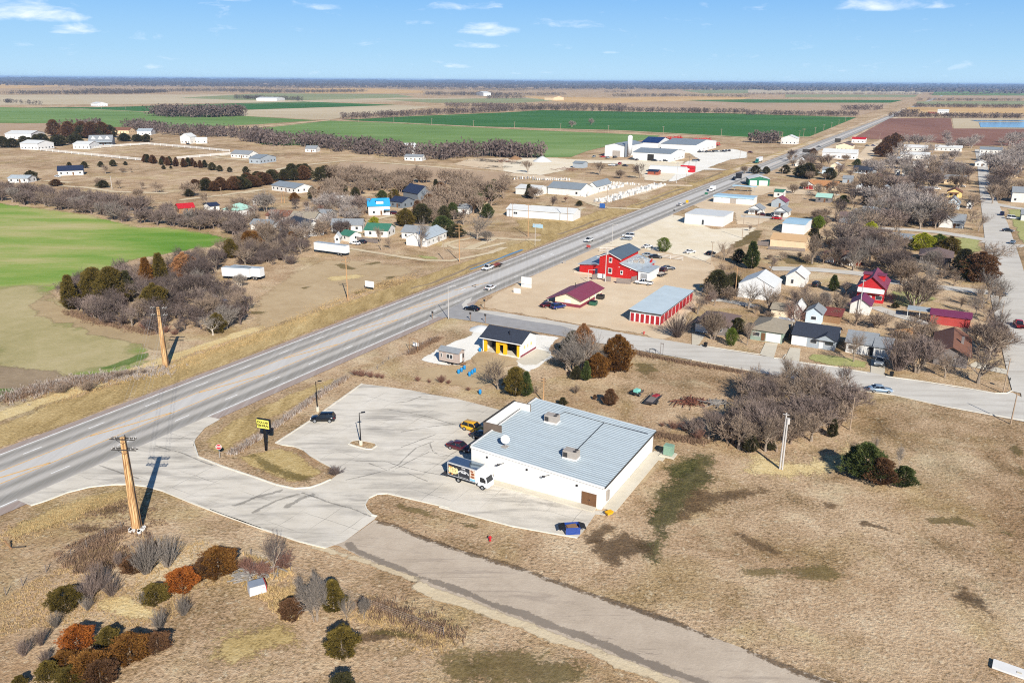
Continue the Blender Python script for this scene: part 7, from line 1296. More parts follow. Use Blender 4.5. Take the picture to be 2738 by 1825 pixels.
def car_proto(kind):
 L, W, Hh, st, (g0, g1, r0, r1) = SPEC[kind]; st = [(x*L, a, b, w*W) for x, a, b, w in st]
 root = bpy.data.objects.new('parked_car' if kind != 'pickup' else 'pickup_truck', None); COL.objects.link(root)
 def top(x):
  for i in range(len(st)-1):
   if st[i][0] <= x <= st[i+1][0]:
    f = (x-st[i][0])/(st[i+1][0]-st[i][0]); return st[i][2]+(st[i+1][2]-st[i][2])*f
  return 1
 b = MB(); loft(b, st); x0, x1, y0, y1 = g0*L, g1*L, r0*L, r1*L; wb, wt = W*.465, W*.385
 tz = Hh-.05
 b.add([(y0,-wt,tz),(y1,-wt,tz),(y1,wt,tz),(y0,wt,tz),(y0+.08,-wt*.9,Hh),(y1-.1,-wt*.9,Hh),(y1-.1,wt*.9,Hh),(y0+.08,wt*.9,Hh)], [(0,3,2,1),(4,5,6,7),(0,1,5,4),(1,2,6,5),(2,3,7,6),(3,0,4,7)])
 for s in (-1,1):
  xm = (x0+x1)/2*.9+(y0+y1)/2*.1
  for a_, c_ in (((x0,s*wb,top(x0)-.04),(y0,s*wt,tz)),((x1,s*wb,top(x1)-.04),(y1,s*wt,tz)),((xm,s*(wb+.005),top(xm)-.04),((y0+y1)/2,s*(wt+.005),tz))): b.tube([a_, c_], .05, 4)
 o = b.build('body', MATS['car_white'], root, True)
 for p in o.data.polygons: p.use_smooth = True
 gq = MB(); gz = -.05; gq.add([(x0,-wb,top(x0)+gz),(x1,-wb,top(x1)+gz),(x1,wb,top(x1)+gz),(x0,wb,top(x0)+gz),(y0,-wt+.012,tz),(y1,-wt+.012,tz),(y1,wt-.012,tz),(y0,wt-.012,tz)], [(0,1,5,4),(1,2,6,5),(2,3,7,6),(3,0,4,7),(4,5,6,7)]); gq.build('window_glass', MATS['car_glass'], root)
 r = .33 if kind in ('sedan','coupe') else .38
 for wx in (-.30*L, .31*L):
  for s in (-1,1):
   t_ = MB(); t_.tube([(wx,s*(W/2-.20),r),(wx,s*(W/2+.015),r)], r, 16); w_ = t_.build('wheel', MATS['tyre'], root); MB().tube([(wx,s*(W/2),r),(wx,s*(W/2+.03),r)], r*.62, 12).build('rim', MATS['rim'], w_)
 for s in (-1,1):
  MB().box(L*.476,s*W*.36,top(L*.46)-.10,.16,.34,.15).build('headlight', MATS['lamp_clear'], root); MB().box(-L*.485,s*W*.39,top(-L*.47)-.16,.12,.26,.22).build('taillight', MATS['lamp_red'], root)
 if kind == 'pickup': MB().box(-.29*L,0,1.13,.36*L,W*.80,.04).build('truck_bed', MATS['plastic_black'], root)
 MB().box(L*.49,0,.55,.08,W*.72,.2).build('bumper', MATS['plastic_black'], root); MB().box(-L*.49,0,.5,.08,W*.78,.18).build('bumper', MATS['plastic_black'], root)
 return root
for k_ in SPEC: CARS[k_] = car_proto(k_)
USED = set()
AZ = lambda a: math.pi/2-R(a)       # compass bearing -> rotation of a thing whose nose is local +x
def car(c, x, y, az_, kind, col, label, cat='car', group=None, s=1.0):
 o = copy_tree(CARS[kind]); o.location = at(c, x, y)+Vector((0,0,.0)); o.rotation_euler.z = AZ(az_); o.scale = (s, s, s)
 tag(o, label, cat, group)
 for ch in o.children:
  if ch.name.startswith('body'): setmat(ch, MATS[col])
 return o
Ud, Vd = 28.6, 118.6
car('B2',1217,522,-91,'suv','car_black','black sport utility car parked across the big concrete lot')
car('B3',552,607,Vd+3,'suv','car_yellow','yellow sport utility car nosed up to the store front'); car('B3',432,775,Vd,'sedan','car_maroon','dark red sedan parked at the store front'); car('B3',640,680,Vd,'sedan','car_dark','dark car half hidden behind the store roof edge')
car('A6',2205,915,Ud,'sedan','car_white','white sedan driving on the near highway lane'); car('A6',2185,738,Ud+180,'pickup','car_white','white pickup towing a trailer on the far highway lane','pickup'); car('A7',1083,322,Ud+180,'pickup','car_white','white pickup in the middle of the highway by the red barn','pickup')
car('A3',1728,1168,Ud,'sedan','car_white','white car with black windows farther up the highway'); car('A3',2212,935,Ud,'pickup','car_dark','dark pickup at the roadside below the billboard','pickup'); car('A4',1243,268,Ud,'van','car_white','white vehicle far up the highway')
car('A6',2040,1102,Vd+180,'sedan','car_black','black sedan waiting at the mouth of the side street')
car('A7',716,902,Ud+25,'sedan','car_maroon','dark maroon car by the porch of the cream shop'); car('A7',808,918,Ud+25,'suv','car_blue','blue car before the cream shop gable')
car('A7',1573,705,-62,'pickup','car_white','white pickup by the grey annex of the red barn','pickup'); car('A7',1748,592,Ud,'suv','car_maroon','maroon car right of the red barn annex'); car('A7',1790,572,Ud+60,'sedan','car_dark','dark car behind the maroon one by the red barn'); car('A7',1680,470,Ud+70,'sedan','car_black','black car behind the red barn wing by the white fence'); car('A7',1612,455,Ud+70,'sedan','car_silver','silver car close behind the red barn wing')
car('A7',1417,308,-70,'sedan','car_silver','silver sedan on the gravel by the highway light'); car('A7',1435,282,-70,'van','car_white','white box van behind the silver sedan','van'); car('A7',1605,378,Ud+20,'sedan','car_white','white car beside the big round evergreen'); car('A7',1985,425,Ud+30,'sedan','car_white','white car at the right edge of the white gravel lot'); car('A7',2168,438,Ud+20,'sedan','car_black','black car under the bare tree by the gravel lot')
car('A8',1332,1292,99,'sedan','car_bluegrey','blue grey sedan on the concrete side street'); car('A8',1330,1098,Ud+184,'pickup','car_silver','silver pickup parked in the driveway of the grey roofed house','pickup'); car('A8',2312,832,20,'pickup','car_bright_red','red pickup driving up the far right street','pickup'); car('A8',2172,610,Vd,'sedan','car_dark','dark car in the shade of the white barked tree'); car('A8',2272,243,Ud+10,'sedan','car_bluegrey','grey blue car on the right street by the lawn'); car('A8',2240,158,Vd,'sedan','car_dark','dark car at the kerb of the right street'); car('A8',2270,70,Vd,'van','car_white','white van parked by the house at the right edge','van'); car('A8',2196,42,Ud,'pickup','car_blue','blue pickup at the far end of the right street','pickup'); car('A8',880,545,Ud+10,'suv','car_dark','dark car parked behind the white gable house')
car('A4',243,1212,Vd,'sedan','car_bright_red','red car parked on the cross street by the porch cottages'); car('A4',122,1182,Vd,'sedan','car_maroon','maroon car by the left porch cottage'); car('A4',176,1188,Vd+20,'sedan','car_black','black car between the two porch cottages')
car('A6',1000,515,-60,'sedan','car_white','white car before the dark green roofed garage'); car('A6',1056,503,-60,'sedan','car_dark','dark car beside the white one at the green roofed garage'); car('A2',1352,1248,Vd-20,'suv','car_maroon','dark red car beside the bright blue roofed house'); car('A1',1680,790,Vd,'sedan','car_dark','dark car at the tall white farmhouse'); car('A1',515,1082,Vd,'sedan','car_white','white car in front of the navy roofed pasture house')
for k_, (x, y, cl) in enumerate(((1085,748,'car_silver'),(1150,742,'car_grey'),(1345,765,'car_dark'),(1310,762,'car_grey'),(1505,772,'car_dark'),(1560,772,'car_white'),(1600,775,'car_black'),(1120,815,'car_white'),(1160,812,'car_grey'),(1240,818,'car_dark'),(1860,775,'car_silver'),(1885,772,'car_dark'),(1905,695,'car_dark'),(1935,693,'car_silver'),(1965,694,'car_black'),(1995,693,'car_grey'),(2025,692,'car_dark'),(2055,690,'car_silver'),(2110,690,'car_dark'),(2140,687,'car_grey'),(2170,684,'car_black'),(960,738,'car_silver'),(1040,738,'car_bright_red'),(1190,800,'car_bright_red'))):
 lb = {'car_bright_red': 'red truck cab left of the factory' if x < 1100 else 'red car among scrap before the factory'}.get(cl)
 car('A3', x, y, Ud+rnd.choice((0,180,20,90)), rnd.choice(('sedan','suv','pickup')), cl, lb or 'worker car or truck parked in the yard of the white factory halls', group=None if lb else 'cars in the factory yard')
for x, y, cl, lb in ((1985,710,'car_dark','dark car parked under the trees at the end of the far street'),(590,830,'car_white','white car by the pale house with blue trim'),(960,835,'car_white','white car before the black roofed ranch'),(985,740,'car_black','black car in the yard by the machine lot'),(1580,962,'car_white','white car left of the yellow house'),(1790,942,'car_white','white boat like car before the tan gabled house'),(595,608,'car_grey','grey car at the highway edge by the far billboard'),(1000,600,'car_grey','grey car in the machine yard'),(1050,598,'car_blue','blue car in the machine yard'),(20,655,'car_maroon','dark red car on the highway drive to the factory')):
 car('A4', x, y, Vd, 'sedan', cl, lb)
for k_ in CARS: 
 def rm(o):
  for ch in list(o.children): rm(ch)
  bpy.data.objects.remove(o)
 rm(CARS[k_])
def wheels(root, xs_, W, r=.45, tw=.28):
 for x in xs_:
  for s in (-1,1):
   w_ = MB().tube([(x,s*(W/2-tw),r),(x,s*W/2,r)], r, 16).build('wheel', MATS['tyre'], root); MB().tube([(x,s*(W/2-.01),r),(x,s*(W/2+.02),r)], r*.55, 12).build('rim', MATS['rim'], w_)
def text_mesh(name, body, size, mat, parent, loc, rot, arc=None, bold=.0, align='CENTER', ext=.004):
 cu = bpy.data.curves.new('txt', 'FONT'); cu.body = body; cu.size = size; cu.align_x = align; cu.align_y = 'CENTER'; cu.extrude = ext; cu.offset = bold
 ob = bpy.data.objects.new('txt', cu); COL.objects.link(ob); dg = bpy.context.evaluated_depsgraph_get(); dg.update(); me = bpy.data.meshes.new_from_object(ob.evaluated_get(dg)); bpy.data.objects.remove(ob)
 if arc:
  for v in me.vertices:
   a = v.co.x/arc; rr = arc+v.co.y; v.co.x = math.sin(a)*rr; v.co.y = math.cos(a)*rr-arc
 me.materials.clear(); me.materials.append(MATS[mat]); o = bpy.data.objects.new(name, me); COL.objects.link(o); o.parent = parent; o.location = loc; o.rotation_euler = rot; return o
def box_truck():
 p = (at('B3',395,1080)+at('B3',612,1118))/2; d = at('B3',612,1118)-at('B3',400,1078)
 dv = V.copy(); q = Vector((-dv.y, dv.x, 0)); root = thing('box_truck', 'white cab box truck with a dark food mural along its side', 'truck', p+q*1.05+dv*.1, math.atan2(dv.y, dv.x)-R(3))
 paint('truck_white', 'e4e4e4'); paint('mural_dark', '1b1f2a', .4); mk('truck_roof', hx('8fa0ad'), .06, 1, rough=.12, metal=.85); mk('food_cream', hx('e6d39a'), .25, 3); mk('food_tan', hx('c98f4e'), .3, 4); mk('food_brown', hx('8a5132'), .35, 5); mk('food_pale', hx('d9c3b0'), .2, 3); mk('food_blue', hx('7fb6d6'), .15, 3)
 xr, xf, W, z0, z1 = -3.9, 1.75, 2.35, .95, 3.25
 MB().box((xr+xf)/2,0,(z0+z1)/2,xf-xr,W,z1-z0).build('cargo_box', MATS['truck_white'], root); MB().box((xr+xf)/2,0,z1+.03,xf-xr-.16,W-.14,.05).build('box_roof', MATS['truck_roof'], root)
 for s in (-1,1): MB().box((xr+xf)/2,s*(W/2+.0),z1+.02,xf-xr+.06,.1,.12).build('box_rail', MATS['satin_steel'], root)
 for x_ in (xr, xf): MB().box(x_,0,z1+.02,.1,W+.06,.12).build('box_rail', MATS['satin_steel'], root)
 for s in (-1,1):
  yy = s*(W/2+.012); m0 = MB().box((xr+xf)/2-.05,yy,(z0+z1)/2-.02,xf-xr-.35,.02,z1-z0-.3).build('mural', MATS['mural_dark'], root); rt = (math.pi/2,0,0 if s < 0 else math.pi); yt = s*(W/2+.026)
  cx_ = (xr+xf)/2
  q1 = MB()
  for k in range(5): 
   zc, xc = 2.05+.06*math.sin(k*1.7), cx_-2.35+k*.33; n = 14; q1.add([(xc+.28*math.cos(i*6.283/n), yt, zc+(.62-.05*abs(k-2))*math.sin(i*6.283/n)) for i in range(n)], [tuple(range(n))])
  q1.build('mural_picture', MATS['food_cream'], m0)
  q1 = MB()
  for xc, zc in ((cx_-2.45,2.6),(cx_-2.15,2.55),(cx_-2.5,1.45),(cx_-1.9,1.35)): q1.add([(xc+.2*math.cos(i*6.283/10), yt+s*.004, zc+.14*math.sin(i*6.283/10)) for i in range(10)], [tuple(range(10))])
  q1.build('mural_picture', MATS['food_tan'], m0)
  MB().box(cx_+2.05,yt-s*.006,2.1,1.05,.012,1.9).build('mural_picture', MATS['food_pale'], m0); MB().box(cx_+2.05,yt,1.35,1.0,.012,.36).build('mural_picture', MATS['food_blue'], m0)
  q1 = MB()
  for xc, zc, a, b in ((cx_+2.05,1.85,.42,.2),(cx_+2.1,2.35,.36,.24),(cx_+1.95,2.8,.3,.16)): q1.add([(xc+a*math.cos(i*6.283/12), yt+s*.008, zc+b*math.sin(i*6.283/12)) for i in range(12)], [tuple(range(12))])
  q1.build('mural_picture', MATS['food_brown'], m0)
  text_mesh('lettering', 'YOUR', .26, 'truck_white', m0, (cx_+.3,yt,2.82), rt, None, .012); text_mesh('lettering', 'PERFECTLY CRAFTED', .25, 'truck_white', m0, (cx_+.3,yt,2.42), rt, 1.35, .012); text_mesh('lettering', 'FOOD', .34, 'truck_white', m0, (cx_+.3,yt,2.1), rt, None, .02)
  q1 = MB(); q1.box(cx_-.62,yt,1.7,.03,.012,1.1); q1.box(cx_+.3,yt,1.25,1.8,.012,.03); q1.build('mural_picture', MATS['truck_white'], m0)
 MB().box((xr+xf)/2,0,.82,xf-xr,.9,.22).build('chassis', MATS['plastic_black'], root); MB().box((xr+xf)/2,0,.96,xf-xr+.05,W+.05,.08).build('skirt', MATS['hvac_dark'], root)
 c = MB(); c.exy([(1.85,.55),(3.55,.55),(3.6,1.25),(3.25,2.25),(2.9,2.42),(1.85,2.42)], -1.0, 1.0); c.build('cab', MATS['truck_white'], root)
 f = MB(); f.add([(1.8,-.95,2.43),(2.9,-.9,2.43),(2.9,.9,2.43),(1.8,.95,2.43),(1.8,-.9,3.15),(2.05,-.8,3.1),(2.05,.8,3.1),(1.8,.9,3.15)], [(0,3,2,1),(4,5,6,7),(0,1,5,4),(1,2,6,5),(2,3,7,6),(3,0,4,7)]); f.build('wind_deflector', MATS['truck_white'], root)
 MB().add([(3.615,-.85,1.32),(3.615,.85,1.32),(3.30,.8,2.2),(3.30,-.8,2.2)], [(0,1,2,3)]).build('windscreen', MATS['car_glass'], root)
 for s in (-1,1):
  MB().add([(2.25,s*1.012,1.3),(3.4,s*1.012,1.3),(3.1,s*1.012,2.15),(2.25,s*1.012,2.15)], [(0,1,2,3)]).build('side_window', MATS['car_glass'], root); MB().box(3.55,s*.75,.85,.12,.35,.22).build('headlight', MATS['lamp_clear'], root); MB().box(3.35,s*1.15,1.75,.08,.18,.45).build('mirror', MATS['plastic_black'], root); MB().box(xr-.02,s*.95,1.0,.05,.25,.2).build('taillight', MATS['lamp_red'], root)
 MB().box(3.6,0,.6,.1,1.9,.25).build('bumper', MATS['truck_white'], root); wheels(root, (-1.9, 2.75), 2.1, .42, .3)
 MB().box(xr-.75,0,.62,1.4,2.0,.06).build('lift_gate', MATS['hvac_dark'], root); MB().box(xr-.05,0,2.1,.06,2.1,2.0).build('rear_door', MATS['satin_steel'], root)
box_truck()
def semi_trailer(c, a, b, label, group=None):
 A, B = at(c, *a), at(c, *b); d = B-A; L = d.length; root = thing('semi_trailer', label, 'trailer', (A+B)/2+Vector((-d.y, d.x, 0)).normalized()*1.2, math.atan2(d.y, d.x), group)
 MB().box(0,0,2.45,L,2.5,2.75).build('cargo_box', MATS['white_metal'], root); MB().box(0,0,3.85,L-.1,2.4,.05).build('roof', MATS['light_roof'], root); MB().box(0,0,.98,L*.95,1.2,.18).build('frame', MATS['dark_metal'], root); wheels(root, (L*.36, L*.27), 2.4, .5, .3)
 for s in (-.8,.8): MB().box(-L*.3,s,.5,.12,.12,1.0).build('landing_leg', MATS['dark_metal'], root)
semi_trailer('A5',(1985,490),(2230,505),'white semi trailer box parked behind its partner at the woodlot','semi trailers by the woodlot'); semi_trailer('A5',(2060,478),(2325,502),'white semi trailer overlapping the front right of its neighbour','semi trailers by the woodlot'); semi_trailer('A6',(636,585),(915,622),'single white semi trailer parked at the top of the meadow')
def bus():
 A, B = at('A5',1905,735), at('A5',2185,690); d = B-A; root = thing('old_bus', 'old blue bus with rusty roof abandoned among bare trees', 'bus', (A+B)/2+Vector((-d.y, d.x, 0)).normalized(), math.atan2(d.y, d.x)); L = d.length; b = MB(); mk('bus_blue', hx('3c5a80'), .25, 1.2, rust=hx('5a4a45')); mk('bus_roof', hx('7a6660'), .25, 1, rust=hx('5c3a30'))
 loft(b, [(-L/2,.7,2.6,1.1),(-L/2+.15,.5,2.75,1.2),(L/2-1.7,.5,2.75,1.2),(L/2-1.5,.5,2.2,1.15),(L/2-1.3,.5,1.7,1.05),(L/2-.1,.5,1.55,.95),(L/2,.6,1.4,.85)]); b.build('body', MATS['bus_blue'], root, False)
 MB().box(-.8,0,2.82,L-2.2,1.7,.1).build('roof', MATS['bus_roof'], root)
 for s in (-1,1):
  for k in range(7): MB().box(-L/2+1.0+k*(L-3.2)/6.3,s*1.19,2.05,.85,.06,.6).build('window', MATS['pane'], root)
  MB().box(-.8,s*.75,2.9,L-2.4,.08,.08).build('roof_rail', MATS['satin_steel'], root)
 wheels(root, (-L*.28, L*.33), 2.2, .45, .3)
bus()
def semi(c, x, y, az_, label, cabm, boxm='white_metal'):
 root = thing('semi_truck', label, 'truck', at(c, x, y), AZ(az_)); L = 13
 MB().box(-4,0,2.6,L,2.5,2.8).build('cargo_box', MATS[boxm], root); c_ = MB(); c_.exy([(3.2,.6),(6.6,.6),(6.6,1.6),(5.4,1.9),(5.1,3.2),(3.2,3.5)], -1.15, 1.15); c_.build('cab', MATS[cabm], root); MB().add([(5.42,-1,1.95),(5.42,1,1.95),(5.13,.95,3.0),(5.13,-.95,3.0)], [(0,1,2,3)]).build('windscreen', MATS['car_glass'], root); wheels(root, (-9,-7.8,2.4,5.9), 2.4, .5, .3)
paint('cab_teal', '1f6f66'); semi('A4',85,738,Ud+180,'semi truck with teal cab and white trailer on the highway','cab_teal'); 
def flatbed(c, x, y, az_, label):
 root = thing('work_truck', label, 'truck', at(c, x, y), AZ(az_)); MB().box(-1.8,0,1.9,4.6,2.3,2.2).build('box', MATS['white_metal'], root); c_ = MB(); c_.exy([(.7,.5),(2.9,.5),(2.9,1.3),(2.2,1.5),(1.8,2.3),(.7,2.3)], -1.0, 1.0); c_.build('cab', MATS['car_white'], root); MB().add([(2.22,-.9,1.52),(2.22,.9,1.52),(1.84,.85,2.2),(1.84,-.85,2.2)], [(0,1,2,3)]).build('windscreen', MATS['car_glass'], root); wheels(root, (-2.6,1.9), 2.1, .42, .28)
flatbed('A3',2012,1040,Ud+180,'white work truck with box body on the highway')
def trailer(c, x, y, az_, L, W, label, deck, load=None):
 root = thing('utility_trailer', label, 'trailer', at(c, x, y), AZ(az_)); MB().box(0,0,.62,L,W,.08).build('deck', MATS[deck], root); m = MB()
 for s in (-1,1):
  m.box(0,s*W/2,.72,L,.08,.1); m.box(0,s*W/2,1.0,L,.06,.06)
  for k in range(4): m.box(-L/2+L*k/3,s*W/2,.85,.06,.06,.35)
 m.box(-L/2,0,.8,.06,W,.3); m.tube([(L/2,-W/3,.6),(L/2+1.1,0,.55),(L/2,W/3,.6)],.06,5); m.build('frame', MATS['dark_metal'], root); wheels(root, (-.2,-.95) if L > 3.5 else (-.2,), W+.35, .33, .2)
 if load: MB().box(0,0,1.0,L*.6,W*.7,.6,.1,.85).build('load', MATS[load], root)
mk('aqua', hx('7fc4b4'), .15, 2); mk('tarp_red', hx('8c2b34'), .2, 2)
trailer('B3',2010,290,Ud+20,2.2,1.6,'small trailer with pale aqua load on the grass behind the store','wood_grey','aqua'); o = trailer('B3',2155,352,Ud,5.2,2.0,'flat trailer with wooden deck and red tarp on the grass behind the store','wood_grey'); p = at('B3',2180,325); tp = thing('tarp', 'crumpled dark red tarp lying on the flat trailer', 'tarp', p+Vector((0,0,.72)), R(30)); MB().box(0,0,.12,1.6,1.1,.22,.3,.7).build('cloth', MATS['tarp_red'], tp)
trailer('A6',2262,715,Ud+180,4.6,2.0,'dark trailer with brown load behind the white pickup on the highway','wood_brown','rust_roof'); trailer('A7',1722,630,Ud+30,4.0,2.0,'covered grey trailer parked at the right of the red barn','plastic_black','hvac_metal')
def barrel(c, x, y, label, group=None):
 root = thing('barrel', label, 'barrel', at(c, x, y), rnd.uniform(0,6), group); m = MB(); m.tube([(0,0,0),(0,0,.08),(0,0,.32),(0,0,.36),(0,0,.6),(0,0,.64),(0,0,.88),(0,0,.92)], [.27,.30,.30,.315,.315,.30,.30,.27], 14); m.build('drum', MATS['barrel_blue'], root, True); MB().cyl(.12,0,.92,.95,.05,8).build('bung', MATS['white_paint'], root)
mk('barrel_blue', hx('1d7fb8'), .12, 2, rough=.45)
for x, y in ((457,722),(485,705),(514,682)): barrel('B7', x, y, 'blue plastic barrel of the left trio beside the tiny trailer house', 'left trio of barrels')
for x, y in ((563,745),(589,726),(613,709)): barrel('B7', x, y, 'blue plastic barrel of the right trio under the leaning bare tree', 'right trio of barrels')
barrel('B7',665,918,'lone blue barrel on the grass at the edge of the parking lot'); barrel('B7',662,508,'lone blue barrel by the corner of the black roofed garage')
def dumpster(c, x, y, col, label, open_=False, rz=0):
 root = thing('dumpster', label, 'dumpster', at(c, x, y), math.atan2(V.y, V.x)+rz); m = MB(); m.exx([(-.75,.15),(.75,.15),(.9,1.05),(.75,1.35),(-.9,1.15)], -1.0, 1.0) if not open_ else None
 if open_:
  for s in (-1,1): m.box(0,s*.78,.65,2.1,.06,1.1); m.box(s*1.02,0,.65,.06,1.5,1.1)
  m.box(0,0,.15,2.0,1.5,.08)
 m.build('bin', MATS[col], root)
 if open_:
  for s in (-1,1):
   l = MB(); l.add([(s*1.05,-.8,1.2),(s*1.05,.8,1.2),(s*1.95,.8,.85),(s*1.95,-.8,.85),(s*1.05,-.8,1.25),(s*1.05,.8,1.25),(s*1.95,.8,.9),(s*1.95,-.8,.9)], [(3,2,1,0),(4,5,6,7),(0,1,5,4),(1,2,6,5),(2,3,7,6),(3,0,4,7)]); l.build('lid', MATS['plastic_black'], root)
  MB().box(0,0,.85,1.8,1.3,.4,.2,.8).build('rubbish', MATS['wood_brown'], root)
 else: MB().box(0,-.05,1.33,2.0,1.5,.05).build('lid', MATS['plastic_black'], root)
 for s in (-1,1): MB().box(s*1.1,0,.7,.12,.9,.12).build('fork_pocket', MATS['dark_metal'], root)
paint('dump_blue', '1f3f86', .5); paint('dump_green', '1d5a45', .5)
dumpster('B3',1432,1515,'dump_blue','blue dumpster with black lids flung open at the lot corner', True, R(35)); dumpster('A7',1122,890,'dump_green','green dumpster beside the cream shop'); dumpster('A7',1186,835,'dark_trim','small dark bin at the back corner of the cream shop')
for x, y, l in ((95,975,'dark wheeled bin at the kerb before the low brown roofed house'),(1412,1185,'dark wheeled bin at the kerb right of the silver pickup'),(640,945,'dark wheeled bin by the tan roofed sage house')):
 root = thing('trash_bin', l, 'bin', at('A8', x, y), Vd); MB().box(0,0,.55,.6,.65,1.0,0,1.15).build('bin', MATS['plastic_black'], root); MB().box(0,0,1.08,.72,.78,.08).build('lid', MATS['plastic_black'], root)
root = thing('transformer', 'pale green electrical cabinet on a concrete pad behind the store', 'transformer', at('B3',2290,830), math.atan2(V.y, V.x)); mk('utility_green', hx('7d9a86'), .08, 1); MB().box(0,0,.12,2.6,2.2,.24).build('pad', MATS['pad_concrete'], root); MB().box(0,.1,1.1,1.6,1.3,1.75).build('cabinet', MATS['utility_green'], root); MB().box(0,-.62,1.05,1.4,.18,1.4).build('door', MATS['utility_green'], root)
root = thing('wheelbarrow', 'bright yellow tub cart standing at the back corner of the store', 'wheelbarrow', at('B3',1762,1362), .6); root.scale = (.75,)*3; MB().box(0,0,.55,1.2,.8,.55,0,1.35).build('tub', MATS['yellow_paint'], root); MB().tube([(-.5,-.3,.35),(-1.3,-.32,.8)],.035,6).tube([(-.5,.3,.35),(-1.3,.32,.8)],.035,6).build('handle', MATS['dark_metal'], root); MB().tube([(.55,-.05,.22),(.55,.05,.22)],.22,12).build('wheel', MATS['tyre'], root)
root = thing('fire_hydrant', 'red fire hydrant in the grass below the parking lot', 'hydrant', at('B3',702,1590), 0); MB().cyl(0,0,0,.08,.2,10).cyl(0,0,.08,.62,.13,10).tube([(0,0,.62),(0,0,.75),(0,0,.82)],[.16,.12,.03],10).build('barrel', MATS['red_paint'], root); MB().tube([(-.28,0,.5),(.28,0,.5)],.07,8).build('outlet', MATS['red_paint'], root)
root = thing('fire_hydrant', 'small red hydrant on the verge left of the bushy bare tree', 'hydrant', at('A7',1573,1148), 0); MB().cyl(0,0,0,.6,.15,8).cyl(0,0,.6,.8,.17,8,.05).build('barrel', MATS['red_paint'], root); MB().tube([(-.3,0,.5),(.3,0,.5)],.08,6).build('outlet', MATS['red_paint'], root)
def pile(c, x, y, label, name, mat, n, L, r, h=.6):
 root = thing(name, label, name.replace('_', ' '), at(c, x, y), 0); m = MB()
 for i in range(n):
  a = rnd.uniform(0,6.28); p = Vector((rnd.gauss(0,r), rnd.gauss(0,r*.6), rnd.uniform(.1,h))); d = Vector((math.cos(a), math.sin(a), rnd.uniform(-.15,.15)))*L*rnd.uniform(.4,1)/2
  m.tube([p-d, p+d], rnd.uniform(.04,.12), 4)
 m.build('debris', MATS[mat], root); return root
mk('rust_iron', hx('6d4334'), .3, 2); mk('grey_stick', hx('8d8780'), .3, 2)
pile('B4',345,405,'heap of rusty beams and scrap on the grass behind the store','scrap_heap','rust_iron',40,5,1.8); pile('B4',470,410,'grey heap of boards beside the rusty scrap','board_heap','grey_stick',30,4,1.3); pile('B4',590,500,'fallen pale branches before the store side thicket','branch_heap','grey_stick',14,4,1.5); pile('B6',470,600,'heap of grey sticks beside the rusty white cabin roof','branch_heap','grey_stick',46,4,1.3,.7); pile('B6',360,660,'little heap of grey branches at the left of the junk pile','branch_heap','grey_stick',26,2.4,.7,.8)
root = thing('derelict_cab', 'rusted white truck cab lying in the dead grass', 'wreck', at('B6',455,770), R(28)); mk('wreck_white', hx('c9ccce'), .15, 2, rust=hx('8a4a35')); MB().box(0,0,.7,2.1,1.7,1.1,0,.9).build('cab', MATS['wreck_white'], root); MB().box(0,0,1.28,1.9,1.5,.1).build('roof', MATS['satin_steel'], root); MB().box(1.05,0,.72,.1,1.6,1.0).build('side', MATS['faded_red'], root); MB().box(.3,.88,.8,1.4,.06,.7).build('door', MATS['faded_red'], root)
root = thing('concrete_slab', 'white concrete slab at the bottom right edge of the view', 'slab', at('B8',2290,1400), R(-35)); MB().box(0,0,.1,4.5,1.6,.22).build('slab', MATS['white_paint'], root); MB().box(.3,-.2,.22,.5,.3,.04).build('stain', MATS['pad_concrete'], root)
root = thing('leaning_post', 'short broken post leaning at the left edge of the foreground', 'post', at('B5',110,240), .6); MB().tube([(0,0,-.1),(-.6,.2,1.3)],.12,6).build('post', MATS['wood_brown'], root); MB().tube([(.1,0,.1),(1.6,-.9,.15)],.09,6).build('fallen_piece', MATS['dark_trim'], root)
def utility_pole(c, bx, by, ty, label, arms=(.3,), aw=2.6, r=.16, mat='pole_wood', tx=None, transformer=False, ang=None, group=None, tw=.6, base=False, stays=False):
 b = at(c, bx, by); h = height(c, bx, by, ty); root = thing('utility_pole', label, 'utility pole', b, TH*-1 if ang is None else ang, group)
 MB().tube([(0,0,-.3),(0,0,h)], [r, r*tw], 10).build('pole', MATS[mat], root)
 for k in arms:
  z = h-k; a = MB(); a.box(0,-r*.8,z,aw,.11,.13); a.box(0,r*.8,z,aw,.11,.13) if r > .25 else None
  o = a.build('crossarm', MATS['pole_grey' if r > .25 else mat], root)
  for s in (-.46,-.28,.28,.46): MB().cyl(s*aw,-r*.8,z+.06,z+.28,.05,6).build('insulator', MATS['dark_metal'], o)
  if r > .25: MB().tube([(-aw*.3,-r,z),(0,-r,z-.8)],.03,4).tube([(aw*.3,-r,z),(0,-r,z-.8)],.03,4).build('brace', MATS['dark_metal'], o)
 if transformer: MB().cyl(.4,0,h-1.9,h-.9,.28,10).build('transformer_can', MATS['pole_grey'], root)
 if base:
  m = MB()
  for i in range(14): m.box(rnd.uniform(-1.0,1.0), rnd.uniform(-.9,.5), .12, .5, .4, .35, rnd.random()*3)
  m.build('stone_footing', MATS['white_paint'], root)
 return root
def laminated(): 
 m, t, bs, out = newmat('laminated_wood'); v = t.vec((4,4,.12)); n = t.noise(v, 1.9, 5, .7, .3); c = t.ramp(t.math('MULTIPLY_ADD', n, 4.2, -1.6, True), [(0,hx('6b4526')),(.35,hx('a1774a')),(.65,hx('c39d6c')),(1,hx('d8ba8a'))]); t.link(c, bs.inputs['Base Color']); bs.inputs['Roughness'].default_value = .8
laminated()
